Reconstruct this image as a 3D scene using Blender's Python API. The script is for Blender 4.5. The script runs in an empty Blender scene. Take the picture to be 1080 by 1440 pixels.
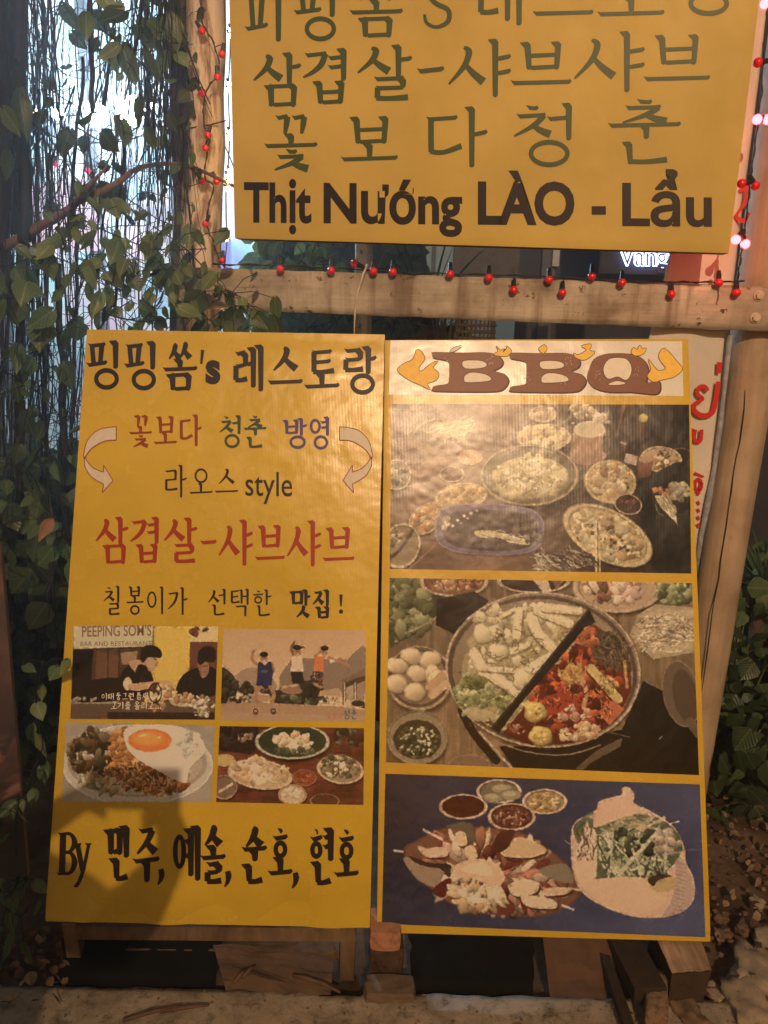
import bpy, bmesh, math, random
import numpy as np
from mathutils import Vector, Matrix, noise as mnoise

scene = bpy.context.scene
COL = scene.collection
R = math.radians

# ------------------------------------------------------------------ camera
FPX = 1100.0                      # focal length in photograph pixels (1080 x 1440)
CAM = Vector((0, 0, 1.4))
PITCH, ROLL = R(14.0), R(1.2)
_f = Vector((0, math.cos(PITCH), -math.sin(PITCH)))
_u0 = Vector((0, math.sin(PITCH), math.cos(PITCH)))
_r0 = Vector((1, 0, 0))
_u = _u0 * math.cos(ROLL) - _r0 * math.sin(ROLL)
_r = _r0 * math.cos(ROLL) + _u0 * math.sin(ROLL)
cd = bpy.data.cameras.new('camera')
cam = bpy.data.objects.new('camera', cd)
COL.objects.link(cam)
m = Matrix((_r, _u, -_f)).transposed().to_4x4()
m.translation = CAM
cam.matrix_world = m
cd.sensor_fit = 'VERTICAL'
cd.sensor_height = 24.0
cd.lens = 24.0 * FPX / 1440.0
cd.clip_start = 0.02
cd.clip_end = 300
scene.camera = cam

# ------------------------------------------------------------------ world, lamp, exposure
world = bpy.data.worlds.new('World')
scene.world = world
world.use_nodes = True
wn = world.node_tree
wn.nodes.clear()
sky = wn.nodes.new('ShaderNodeTexSky')
sky.sky_type = 'NISHITA'
sky.sun_disc = False
sky.sun_elevation = R(3)
sky.sun_rotation = R(180)
bg = wn.nodes.new('ShaderNodeBackground')
bg.inputs['Strength'].default_value = 0.12
wo = wn.nodes.new('ShaderNodeOutputWorld')
tint = wn.nodes.new('ShaderNodeMix'); tint.data_type = 'RGBA'; tint.blend_type = 'MULTIPLY'   # town glow in the night sky
tint.inputs[0].default_value = 1.0
tint.inputs[7].default_value = (1.0, 0.80, 0.56, 1)
wn.links.new(sky.outputs[0], tint.inputs[6]); wn.links.new(tint.outputs[2], bg.inputs[0])
wn.links.new(bg.outputs[0], wo.inputs[0])

LAMP_POS = Vector((0.85, -6.0, 5.3))
LAMP_AIM = Vector((0.42, 1.95, 1.95))
LAMP_COL = (1.0, 0.64, 0.36)
LAMP_W = 3050.0
ld = bpy.data.lights.new('street_lamp_light', 'SPOT')
ld.spot_size = R(40)
ld.spot_blend = 1.0
ld.energy = LAMP_W
ld.color = LAMP_COL
ld.shadow_soft_size = 0.035
lo = bpy.data.objects.new('street_lamp_light', ld)
lo.location = LAMP_POS
lo.rotation_mode = 'QUATERNION'
lo.rotation_quaternion = (LAMP_AIM - LAMP_POS).to_track_quat('-Z', 'Y')
COL.objects.link(lo)

vs = scene.view_settings
vs.view_transform = 'Standard'
vs.look = 'None'
vs.exposure = 0.14
vs.gamma = 1.0
vs.use_curve_mapping = False
scene.cycles.use_denoising = True
scene.cycles.max_bounces = 6
scene.cycles.transparent_max_bounces = 8
scene.cycles.sample_clamp_indirect = 4.0

# ------------------------------------------------------------------ helpers
def ray(px, py):
    return (_r * ((px - 540) / FPX) + _u * ((720 - py) / FPX) + _f)

def hit(px, py, p0, n):
    d = ray(px, py)
    t = (p0 - CAM).dot(n) / d.dot(n)
    return CAM + d * t

def at_y(px, py, y):
    return hit(px, py, Vector((0, y, 0)), Vector((0, 1, 0)))

def at_z(px, py, z):
    return hit(px, py, Vector((0, 0, z)), Vector((0, 0, 1)))

def tag(o, label=None, cat=None, group=None, kind=None):
    if label: o['label'] = label
    if cat: o['category'] = cat
    if group: o['group'] = group
    if kind: o['kind'] = kind
    return o

def empty(name, loc, label=None, cat=None, group=None):
    o = bpy.data.objects.new(name, None)
    o.empty_display_size = 0.05
    o.location = loc
    COL.objects.link(o)
    return tag(o, label, cat, group)

def link_mesh(name, me, parent=None, mat=None, smooth=False):
    if mat is not None and not me.materials:
        me.materials.append(mat)
    if smooth:
        me.polygons.foreach_set('use_smooth', [True] * len(me.polygons))
    o = bpy.data.objects.new(name, me)
    COL.objects.link(o)
    if parent is not None:
        o.parent = parent
        o.matrix_parent_inverse = Matrix.Translation(-parent.location)
    return o

def mesh_from(name, verts, faces, mat=None, parent=None, smooth=False, uvs=None):
    me = bpy.data.meshes.new(name)
    me.from_pydata([tuple(v) for v in verts], [], faces)
    if uvs is not None:
        uv = me.uv_layers.new(name='UVMap')
        li = np.empty(len(me.loops), dtype=np.int32)
        me.loops.foreach_get('vertex_index', li)
        arr = np.array(uvs, dtype=np.float32)[li]
        uv.data.foreach_set('uv', arr.ravel())
    me.update()
    return link_mesh(name, me, parent, mat, smooth)

class MB:
    """collects shapes into one mesh"""
    def __init__(s): s.v, s.f = [], []
    def add(s, vs, fs):
        b = len(s.v); s.v += [Vector(v) for v in vs]; s.f += [tuple(i + b for i in f) for f in fs]
    def box8(s, p):      # 4 front corners (ccw from viewer), 4 back corners
        s.add(p, [(0,1,2,3), (7,6,5,4), (0,4,5,1), (1,5,6,2), (2,6,7,3), (3,7,4,0)])
    def box(s, c, size, rot=None):
        x, y, z = [q / 2 for q in size]
        pts = [Vector(q) for q in ((-x,-y,-z),(x,-y,-z),(x,-y,z),(-x,-y,z),(-x,y,-z),(x,y,-z),(x,y,z),(-x,y,z))]
        if rot is not None: pts = [rot @ q for q in pts]
        s.box8([q + Vector(c) for q in pts])
    def tube(s, pts, rad, n=6, caps=True, wob=0.0, rnd=None):
        pts = [Vector(p) for p in pts]
        if not isinstance(rad, (list, tuple)): rad = [rad] * len(pts)
        rings = []
        ref = Vector((0.13, 0.95, 0.21)).normalized()
        for i, p in enumerate(pts):
            t = (pts[min(i+1, len(pts)-1)] - pts[max(i-1, 0)])
            if t.length < 1e-9: t = Vector((0, 0, 1))
            t.normalize()
            a = t.cross(ref)
            if a.length < 1e-3: a = t.cross(Vector((1, 0, 0)))
            a.normalize(); b = t.cross(a)
            ring = []
            for k in range(n):
                th = 2 * math.pi * k / n
                rr = rad[i] * (1 + (rnd.uniform(-wob, wob) if rnd else 0))
                ring.append(p + (a * math.cos(th) + b * math.sin(th)) * rr)
            rings.append(ring)
        vs = [v for r in rings for v in r]
        fs = []
        for i in range(len(pts) - 1):
            for k in range(n):
                k2 = (k + 1) % n
                fs.append((i*n+k, i*n+k2, (i+1)*n+k2, (i+1)*n+k))
        if caps:
            fs.append(tuple(range(n - 1, -1, -1)))
            fs.append(tuple((len(pts)-1)*n + k for k in range(n)))
        s.add(vs, fs)
    def ball(s, c, r, nu=10, nv=7, sq=(1,1,1)):
        vs, fs = [], []
        for j in range(nv + 1):
            ph = math.pi * j / nv
            for i in range(nu):
                th = 2 * math.pi * i / nu
                vs.append(Vector(c) + Vector((r*sq[0]*math.sin(ph)*math.cos(th), r*sq[1]*math.sin(ph)*math.sin(th), r*sq[2]*math.cos(ph))))
        for j in range(nv):
            for i in range(nu):
                i2 = (i + 1) % nu
                fs.append((j*nu+i, (j+1)*nu+i, (j+1)*nu+i2, j*nu+i2))
        s.add(vs, fs)
    def build(s, name, mat=None, parent=None, smooth=False):
        return mesh_from(name, s.v, s.f, mat, parent, smooth)

# ------------------------------------------------------------------ materials
def srgb(c):
    c = np.asarray(c, dtype=float) / 255.0
    return np.where(c <= 0.04045, c / 12.92, ((c + 0.055) / 1.055) ** 2.4)

class NT:
    def __init__(s, name):
        s.mat = bpy.data.materials.new(name)
        s.mat.use_nodes = True
        s.nt = s.mat.node_tree
        s.p = s.nt.nodes['Principled BSDF']
        s.out = s.nt.nodes['Material Output']
        s.tc = None
    def n(s, t, **kw):
        nd = s.nt.nodes.new(t)
        for k, v in kw.items():
            if k.startswith('_'): setattr(nd, k[1:], v)
            else: nd.inputs[k].default_value = v
        return nd
    def l(s, a, b): s.nt.links.new(a, b)
    def coord(s, which='Object', scale=(1, 1, 1)):
        if s.tc is None: s.tc = s.n('ShaderNodeTexCoord')
        mp = s.n('ShaderNodeMapping')
        mp.inputs['Scale'].default_value = scale
        s.l(s.tc.outputs[which], mp.inputs['Vector'])
        return mp.outputs[0]
    def noise(s, co, scale, detail=4, rough=0.6, dist=0.0):
        nd = s.n('ShaderNodeTexNoise', Scale=scale, Detail=detail, Roughness=rough, Distortion=dist)
        s.l(co, nd.inputs['Vector'])
        return nd.outputs['Fac']
    def ramp(s, fac, stops):
        nd = s.n('ShaderNodeValToRGB')
        el = nd.color_ramp.elements
        while len(el) > 1: el.remove(el[-1])
        el[0].position = stops[0][0]; el[0].color = (*stops[0][1][:3], 1)
        for p, c in stops[1:]:
            e = el.new(p); e.color = (*c[:3], 1)
        s.l(fac, nd.inputs[0])
        return nd.outputs[0]
    def mix(s, fac, a, b, mode='MIX'):
        nd = s.n('ShaderNodeMix', _data_type='RGBA', _blend_type=mode)
        for sock, v in ((nd.inputs[0], fac), (nd.inputs[6], a), (nd.inputs[7], b)):
            if hasattr(v, 'is_output'): s.l(v, sock)
            elif isinstance(v, (int, float)): sock.default_value = v
            else: sock.default_value = (*v[:3], 1)
        return nd.outputs[2]
    def bump(s, h, strength=0.3, dist=0.01, prev=None):
        nd = s.n('ShaderNodeBump', Strength=strength, Distance=dist)
        s.l(h, nd.inputs['Height'])
        if prev is not None: s.l(prev, nd.inputs['Normal'])
        return nd.outputs[0]
    def fin(s, color=None, rough=0.6, normal=None, spec=0.5, coat=None):
        if color is not None:
            if hasattr(color, 'is_output'): s.l(color, s.p.inputs['Base Color'])
            else: s.p.inputs['Base Color'].default_value = (*color[:3], 1)
        if hasattr(rough, 'is_output'): s.l(rough, s.p.inputs['Roughness'])
        else: s.p.inputs['Roughness'].default_value = rough
        s.p.inputs['Specular IOR Level'].default_value = spec
        if normal is not None: s.l(normal, s.p.inputs['Normal'])
        if coat: s.p.inputs['Coat Weight'].default_value = coat
        return s.mat

def simple(name, col, rough=0.6, nscale=40, var=0.25, bump=0.2, spec=0.4, bd=0.002):
    t = NT(name); co = t.coord('Object')
    f = t.noise(co, nscale, 5, 0.65)
    c = t.ramp(f, [(0.25, [q * (1 - var) for q in col]), (0.75, [min(1, q * (1 + var)) for q in col])])
    return t.fin(c, rough, t.bump(f, bump, bd), spec)

def emit(name, col, strength):
    t = NT(name)
    t.p.inputs['Base Color'].default_value = (*col, 1)
    t.p.inputs['Emission Color'].default_value = (*col, 1)
    t.p.inputs['Emission Strength'].default_value = strength
    return t.mat

def vinyl(name, col, image=None, spec=0.40, rough=0.24, ribs=True, dirt=0.18):
    """printed banner vinyl: fine woven ribs, soft gloss, faint dust and blotches"""
    t = NT(name)
    co = t.coord('Object'); uv = t.coord('UV')
    big = t.noise(co, 4.0, 4, 0.55)
    fine = t.noise(co, 160, 3, 0.6)
    if image is not None:
        im = t.n('ShaderNodeTexImage'); im.image = image; im.interpolation = 'Cubic'; im.extension = 'EXTEND'
        t.l(uv, im.inputs[0]); base = im.outputs[0]
    else:
        base = (col[0], col[1], col[2])
    d = t.ramp(big, [(0.3, (1 - dirt,) * 3), (0.7, (1, 1, 1))])
    base = t.mix(1.0, base, d, 'MULTIPLY')
    d2 = t.ramp(fine, [(0.2, (0.94,) * 3), (0.8, (1, 1, 1))])
    base = t.mix(1.0, base, d2, 'MULTIPLY')
    # scuffs: pale streaks where dust has settled
    sc = t.noise(t.coord('Object', (14, 14, 2.2)), 3.0, 6, 0.7)
    scm = t.ramp(sc, [(0.66, (0, 0, 0)), (0.80, (0.10,) * 3)])
    base = t.mix(scm, base, (0.5, 0.42, 0.34))
    wv = t.n('ShaderNodeTexWave', Scale=95.0, Distortion=0.5)
    wv.bands_direction = 'X'
    t.l(co, wv.inputs['Vector'])
    wv2 = t.n('ShaderNodeTexWave', Scale=95.0, Distortion=0.5)
    wv2.bands_direction = 'Z'
    t.l(co, wv2.inputs['Vector'])
    nb = t.bump(wv.outputs['Fac'], 0.08 if ribs else 0.02, 0.001)
    nb = t.bump(fine, 0.04, 0.001, nb)
    nb = t.bump(big, 0.25, 0.03, nb)
    rg = t.ramp(t.noise(co, 9, 4, 0.6), [(0.3, (rough - 0.04,) * 3), (0.7, (rough + 0.08,) * 3)])
    return t.fin(base, rg, nb, spec)

def wood(name, c1, c2, grain=(6, 6, 60), rough=0.7, bump=0.5, along=None):
    t = NT(name)
    co = t.coord('Object', grain)
    f = t.noise(co, 1.0, 8, 0.65, 0.4)
    g = t.noise(t.coord('Object'), 7, 5, 0.6)
    c = t.ramp(f, [(0.3, c1), (0.62, c2), (0.75, [q * 0.8 for q in c2])])
    c = t.mix(1.0, c, t.ramp(g, [(0.3, (0.62,) * 3), (0.65, (1, 1, 1))]), 'MULTIPLY')
    return t.fin(c, rough, t.bump(f, bump, 0.004), 0.3)
# ------------------------------------------------------------------ painting of the printed pictures
def homography(src, dst):
    A, b = [], []
    for (x, y), (u, v) in zip(src, dst):
        A.append([x, y, 1, 0, 0, 0, -u * x, -u * y]); b.append(u)
        A.append([0, 0, 0, x, y, 1, -v * x, -v * y]); b.append(v)
    h = np.linalg.solve(np.array(A, float), np.array(b, float))
    return np.append(h, 1).reshape(3, 3)

class Canvas:
    """a picture painted in the coordinates of its own enlarged view; quad = tl, tr, br, bl"""
    def __init__(s, w, h, quad, bg, seed=1):
        s.w, s.h = w, h
        H = homography([(0, 0), (w, 0), (w, h), (0, h)], quad)
        s.Hi = np.linalg.inv(H)
        yy, xx = np.mgrid[0:h, 0:w] + 0.5
        d = H[2, 0] * xx + H[2, 1] * yy + H[2, 2]
        s.X = (H[0, 0] * xx + H[0, 1] * yy + H[0, 2]) / d
        s.Y = (H[1, 0] * xx + H[1, 1] * yy + H[1, 2]) / d
        s.a = np.zeros((h, w, 3)) + np.array(bg, float)
        s.rng = np.random.default_rng(seed)
    def win(s, x0, y0, x1, y1):
        pts = np.array([[x0, y0, 1], [x1, y0, 1], [x1, y1, 1], [x0, y1, 1]]) @ s.Hi.T
        p = pts[:, :2] / pts[:, 2:]
        a, b = np.floor(p.min(0)).astype(int) - 1, np.ceil(p.max(0)).astype(int) + 2
        x0, y0 = max(a[0], 0), max(a[1], 0); x1, y1 = min(b[0], s.w), min(b[1], s.h)
        if x1 <= x0 or y1 <= y0: return None
        return (slice(y0, y1), slice(x0, x1))
    def put(s, w, mask, col, alpha=1.0):
        mk = (mask * alpha)[..., None]
        s.a[w] = s.a[w] * (1 - mk) + np.asarray(col, float) * mk
    def ell(s, cx, cy, rx, ry, col, rot=0, alpha=1.0, p=2.0, soft=0.0, col2=None, ring=None):
        m_ = max(rx, ry) * 1.1
        w = s.win(cx - m_, cy - m_, cx + m_, cy + m_)
        if w is None: return
        X, Y = s.X[w] - cx, s.Y[w] - cy
        c, sn = math.cos(R(rot)), math.sin(R(rot))
        u, v = (X * c + Y * sn) / rx, (-X * sn + Y * c) / ry
        r = (np.abs(u) ** p + np.abs(v) ** p) ** (1 / p)
        mk = np.clip((1 - r) * min(rx, ry) / max(soft, 0.8), 0, 1)
        if ring: mk = mk * np.clip((r - (1 - ring)) * min(rx, ry) / 0.8, 0, 1)
        cc = np.asarray(col, float)
        if col2 is not None:
            t = np.clip(0.5 - 0.5 * v, 0, 1)[..., None]
            cc = cc * (1 - t) + np.asarray(col2, float) * t
        s.put(w, mk, cc, alpha)
    def poly(s, pts, col, alpha=1.0, smooth=0, col2=None):
        P = np.array(catmull(pts, smooth) if smooth else pts, float)
        w = s.win(P[:, 0].min(), P[:, 1].min(), P[:, 0].max(), P[:, 1].max())
        if w is None: return
        X, Y = s.X[w], s.Y[w]
        ins = np.zeros(X.shape, bool)
        n = len(P)
        for i in range(n):
            x1, y1 = P[i]; x2, y2 = P[(i + 1) % n]
            if y1 == y2: continue
            cnd = ((y1 > Y) != (y2 > Y)) & (X < (x2 - x1) * (Y - y1) / (y2 - y1) + x1)
            ins ^= cnd
        cc = np.asarray(col, float)
        if col2 is not None:
            t = np.clip((Y - P[:, 1].min()) / (np.ptp(P[:, 1]) + 1e-6), 0, 1)[..., None]
            cc = cc * (1 - t) + np.asarray(col2, float) * t
        s.put(w, ins.astype(float), cc, alpha)
    def line(s, pts, width, col, alpha=1.0, smooth=0):
        P = catmull(pts, smooth, False) if smooth else pts
        P = [np.array(p, float) for p in P]
        xs = [p[0] for p in P]; ys = [p[1] for p in P]
        w = s.win(min(xs) - width, min(ys) - width, max(xs) + width, max(ys) + width)
        if w is None: return
        X, Y = s.X[w], s.Y[w]
        dm = np.full(X.shape, 1e9)
        for a, b in zip(P[:-1], P[1:]):
            d = b - a; L = d @ d + 1e-9
            t = np.clip(((X - a[0]) * d[0] + (Y - a[1]) * d[1]) / L, 0, 1)
            dm = np.minimum(dm, np.hypot(X - a[0] - t * d[0], Y - a[1] - t * d[1]))
        s.put(w, np.clip(width / 2 - dm + 0.5, 0, 1), col, alpha)
    def blob(s, cx, cy, r1, r2, rot, col, shade=0.3, rim=0.25, alpha=1.0):
        m_ = max(r1, r2) * 1.5
        w = s.win(cx - m_, cy - m_, cx + m_, cy + m_)
        if w is None: return
        X, Y = s.X[w] - cx, s.Y[w] - cy
        c, sn = math.cos(rot), math.sin(rot)
        u, v = (X * c + Y * sn) / r1, (-X * sn + Y * c) / r2
        th = np.arctan2(v, u)
        k = s.rng.uniform(-1, 1, 6)
        rr = 1 + 0.16 * k[0] * np.cos(2 * th + 3 * k[1]) + 0.12 * k[2] * np.cos(3 * th + 3 * k[3]) + 0.07 * k[4] * np.cos(5 * th + 5 * k[5])
        r = np.hypot(u, v) / rr
        mk = np.clip((1 - r) * min(r1, r2) / 1.0, 0, 1)
        lit = 1 + shade * np.clip(-(X * 0.45 + Y * 0.9) / max(r1, r2), -1, 1) - rim * np.clip((r - 0.72) / 0.28, 0, 1)
        s.put(w, mk, np.asarray(col, float) * lit[..., None], alpha)
    def food(s, clip, cols, n, size, asp=(0.4, 1.0), shade=0.3, rim=0.3, jit=0.12, rot=None):
        """clip = (cx, cy, rx, ry, rot): scatter n irregular pieces inside"""
        cx, cy, rx, ry, ro = clip
        for _ in range(n):
            q = math.sqrt(s.rng.random()); th = s.rng.random() * 2 * math.pi
            x, y = rx * q * math.cos(th), ry * q * math.sin(th)
            c, sn = math.cos(R(ro)), math.sin(R(ro))
            x, y = cx + x * c - y * sn, cy + x * sn + y * c
            sz = s.rng.uniform(*size)
            col = np.array(cols[s.rng.integers(len(cols))], float) * (1 + s.rng.uniform(-jit, jit))
            a = s.rng.uniform(0, math.pi) if rot is None else R(rot) + s.rng.normal() * 0.25
            s.blob(x, y, sz, sz * s.rng.uniform(*asp), a, col, shade, rim * 0.6)
            if sz > 6 and s.rng.random() < 0.6:
                for _k in range(2):
                    qx, qy = x + s.rng.normal() * sz * 0.45, y + s.rng.normal() * sz * 0.45
                    s.blob(qx, qy, sz * s.rng.uniform(0.12, 0.32), sz * s.rng.uniform(0.06, 0.16), s.rng.uniform(0, 3.1), col * s.rng.choice((0.55, 0.72, 1.15)), 0.1, 0.1, 0.8)
    def warp(s, amp=1.6):
        """break the drawn edges the way real food edges wander"""
        h, w = s.h, s.w
        def nz(cell):
            gy, gx = int(h / cell) + 2, int(w / cell) + 2
            g = s.rng.normal(size=(gy + 1, gx + 1)); ys = np.linspace(0, gy - 1.001, h); xs = np.linspace(0, gx - 1.001, w)
            yi, xi = ys.astype(int), xs.astype(int); fy, fx = (ys - yi)[:, None], (xs - xi)[None]
            return g[yi][:, xi] * (1 - fy) * (1 - fx) + g[yi][:, xi + 1] * (1 - fy) * fx + g[yi + 1][:, xi] * fy * (1 - fx) + g[yi + 1][:, xi + 1] * fy * fx
        yy, xx = np.mgrid[0:h, 0:w].astype(float)
        dx = (nz(9) * 0.9 + nz(4) * 0.6) * amp; dy = (nz(9) * 0.9 + nz(4) * 0.6) * amp
        X = np.clip(xx + dx, 0, w - 1.01); Y = np.clip(yy + dy, 0, h - 1.01); xi, yi = X.astype(int), Y.astype(int)
        fx, fy = (X - xi)[..., None], (Y - yi)[..., None]; A = s.a
        s.a = A[yi, xi] * (1 - fx) * (1 - fy) + A[yi, xi + 1] * fx * (1 - fy) + A[yi + 1, xi] * (1 - fx) * fy + A[yi + 1, xi + 1] * fx * fy
        # extra fine detail where the picture is already busy, none on smooth plates
        L = s.a.mean(2); B = L.copy()
        for _ in range(4): B = (np.roll(B, 2, 0) + np.roll(B, -2, 0) + np.roll(B, 2, 1) + np.roll(B, -2, 1) + B) / 5
        busy = np.abs(L - B)
        for _ in range(4): busy = (np.roll(busy, 3, 0) + np.roll(busy, -3, 0) + np.roll(busy, 3, 1) + np.roll(busy, -3, 1) + busy) / 5
        k = np.clip(busy / 14, 0.06, 1)
        d = nz(2.2) * 0.10 + nz(4.5) * 0.12 + nz(9) * 0.09
        s.a = s.a * np.clip(1 + d * k, 0.35, 1.6)[..., None]
        gl = (nz(3.0) > 2.1) & (busy > 6)
        s.a[gl] = s.a[gl] * 0.5 + np.array((240, 205, 160.)) * 0.5
    def strands(s, cx, cy, rx, ry, cols, n, length, width, rot=None, spread=0.5):
        for _ in range(n):
            q = math.sqrt(s.rng.random()); th = s.rng.random() * 2 * math.pi
            x, y = cx + rx * q * math.cos(th), cy + ry * q * math.sin(th)
            a = (s.rng.random() * math.pi) if rot is None else R(rot) + s.rng.normal() * spread
            L = length * s.rng.uniform(0.6, 1.3) / 2
            dx, dy = math.cos(a) * L, math.sin(a) * L
            k = s.rng.normal() * L * 0.3
            col = np.array(cols[s.rng.integers(len(cols))], float) * s.rng.uniform(0.8, 1.12)
            s.line([(x - dx, y - dy), (x - dy / L * k, y + dx / L * k), (x + dx, y + dy)], width * s.rng.uniform(0.7, 1.2), col, smooth=4)
    def plate(s, cx, cy, rx, ry, rim, inner, rot=0, ring=0.12, shadow=True):
        if shadow: s.ell(cx + rx * 0.05, cy + ry * 0.14, rx * 1.04, ry * 1.05, (25, 14, 10), rot, 0.55, soft=ry * 0.16)
        s.ell(cx, cy, rx, ry, rim, rot)
        s.ell(cx, cy, rx, ry, [q * 0.72 for q in rim], rot, ring=0.035)
        s.ell(cx, cy - ry * 0.02, rx * (1 - ring), ry * (1 - ring), [q * 0.78 for q in inner], rot)
        s.ell(cx + rx * 0.01, cy + ry * 0.02, rx * (1 - ring * 1.35), ry * (1 - ring * 1.35), inner, rot)
    def fbm(s, cell, amt, tint=(1, 1, 1), aspect=(1, 1)):
        """smooth value noise over the whole canvas"""
        h, w = s.h, s.w
        tot = np.zeros((h, w)); amp = 1.0; sm = 0
        for o in range(4):
            gy = max(2, int(h / (cell * aspect[1] / 2 ** o)) + 2); gx = max(2, int(w / (cell * aspect[0] / 2 ** o)) + 2)
            g = s.rng.normal(size=(gy + 1, gx + 1))
            ys = np.linspace(0, gy - 1.001, h); xs = np.linspace(0, gx - 1.001, w)
            yi, xi = ys.astype(int), xs.astype(int)
            fy, fx = (ys - yi)[:, None], (xs - xi)[None]
            fy = fy * fy * (3 - 2 * fy); fx = fx * fx * (3 - 2 * fx)
            G = (g[yi][:, xi] * (1 - fy) * (1 - fx) + g[yi][:, xi + 1] * (1 - fy) * fx + g[yi + 1][:, xi] * fy * (1 - fx) + g[yi + 1][:, xi + 1] * fy * fx)
            tot += G * amp; sm += amp * amp; amp *= 0.6
        tot /= math.sqrt(sm)
        s.a *= (1 + amt * tot[..., None] * np.array(tint))
    def blur(s, k=1):
        for _ in range(k):
            p = np.pad(s.a, ((1, 1), (1, 1), (0, 0)), mode='edge')
            a = (p[:-2] + 2 * p[1:-1] + p[2:]) / 4
            s.a = (a[:, :-2] + 2 * a[:, 1:-1] + a[:, 2:]) / 4
    def image(s, name, white, sat=1.0):
        """colours were noted under the orange lamp; divide the lamp out to get the ink colours"""
        rgb = np.clip(s.a, 0, 255)
        lin = srgb(rgb) / (np.asarray(white, float) * np.array((1.0, 1.12, 1.24)))
        lum = (lin @ np.array((0.3, 0.55, 0.15)))[..., None]
        lin = lin * 0.76 + lum * np.array((1.04, 1.0, 0.90)) * 0.24
        lin = lin * (lin / (lin + 0.035)) * 1.04
        g = s.rng.normal(size=lum.shape); g = (g + np.roll(g, 1, 0) + np.roll(g, 1, 1)) / 1.7
        lin = lin * (1 + 0.04 * g)
        lin = np.clip(lin, 0.004, 0.85)
        out = np.where(lin <= 0.0031308, lin * 12.92, 1.055 * lin ** (1 / 2.4) - 0.055)
        im = bpy.data.images.new(name, s.w, s.h)
        px = np.ones((s.h, s.w, 4), dtype=np.float32)
        px[..., :3] = out[::-1]
        im.pixels.foreach_set(px.ravel())
        im.update(); im.pack()
        return im

def catmull(pts, k=6, closed=True):
    P = [np.array(p, float) for p in pts]; n = len(P); out = []
    for i in range(n if closed else n - 1):
        if closed: p0, p1, p2, p3 = P[i - 1], P[i], P[(i + 1) % n], P[(i + 2) % n]
        else: p0, p1, p2, p3 = P[max(i - 1, 0)], P[i], P[i + 1], P[min(i + 2, n - 1)]
        for j in range(k):
            t = j / k
            out.append(0.5 * ((2 * p1) + (-p0 + p2) * t + (2 * p0 - 5 * p1 + 4 * p2 - p3) * t * t + (-p0 + 3 * p1 - 3 * p2 + p3) * t ** 3))
    if not closed: out.append(P[-1])
    return [tuple(q) for q in out]

CREAM, CREAM2, TAN, OLIVE = (214, 172, 116), (196, 150, 92), (160, 110, 68), (120, 98, 58)

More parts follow.
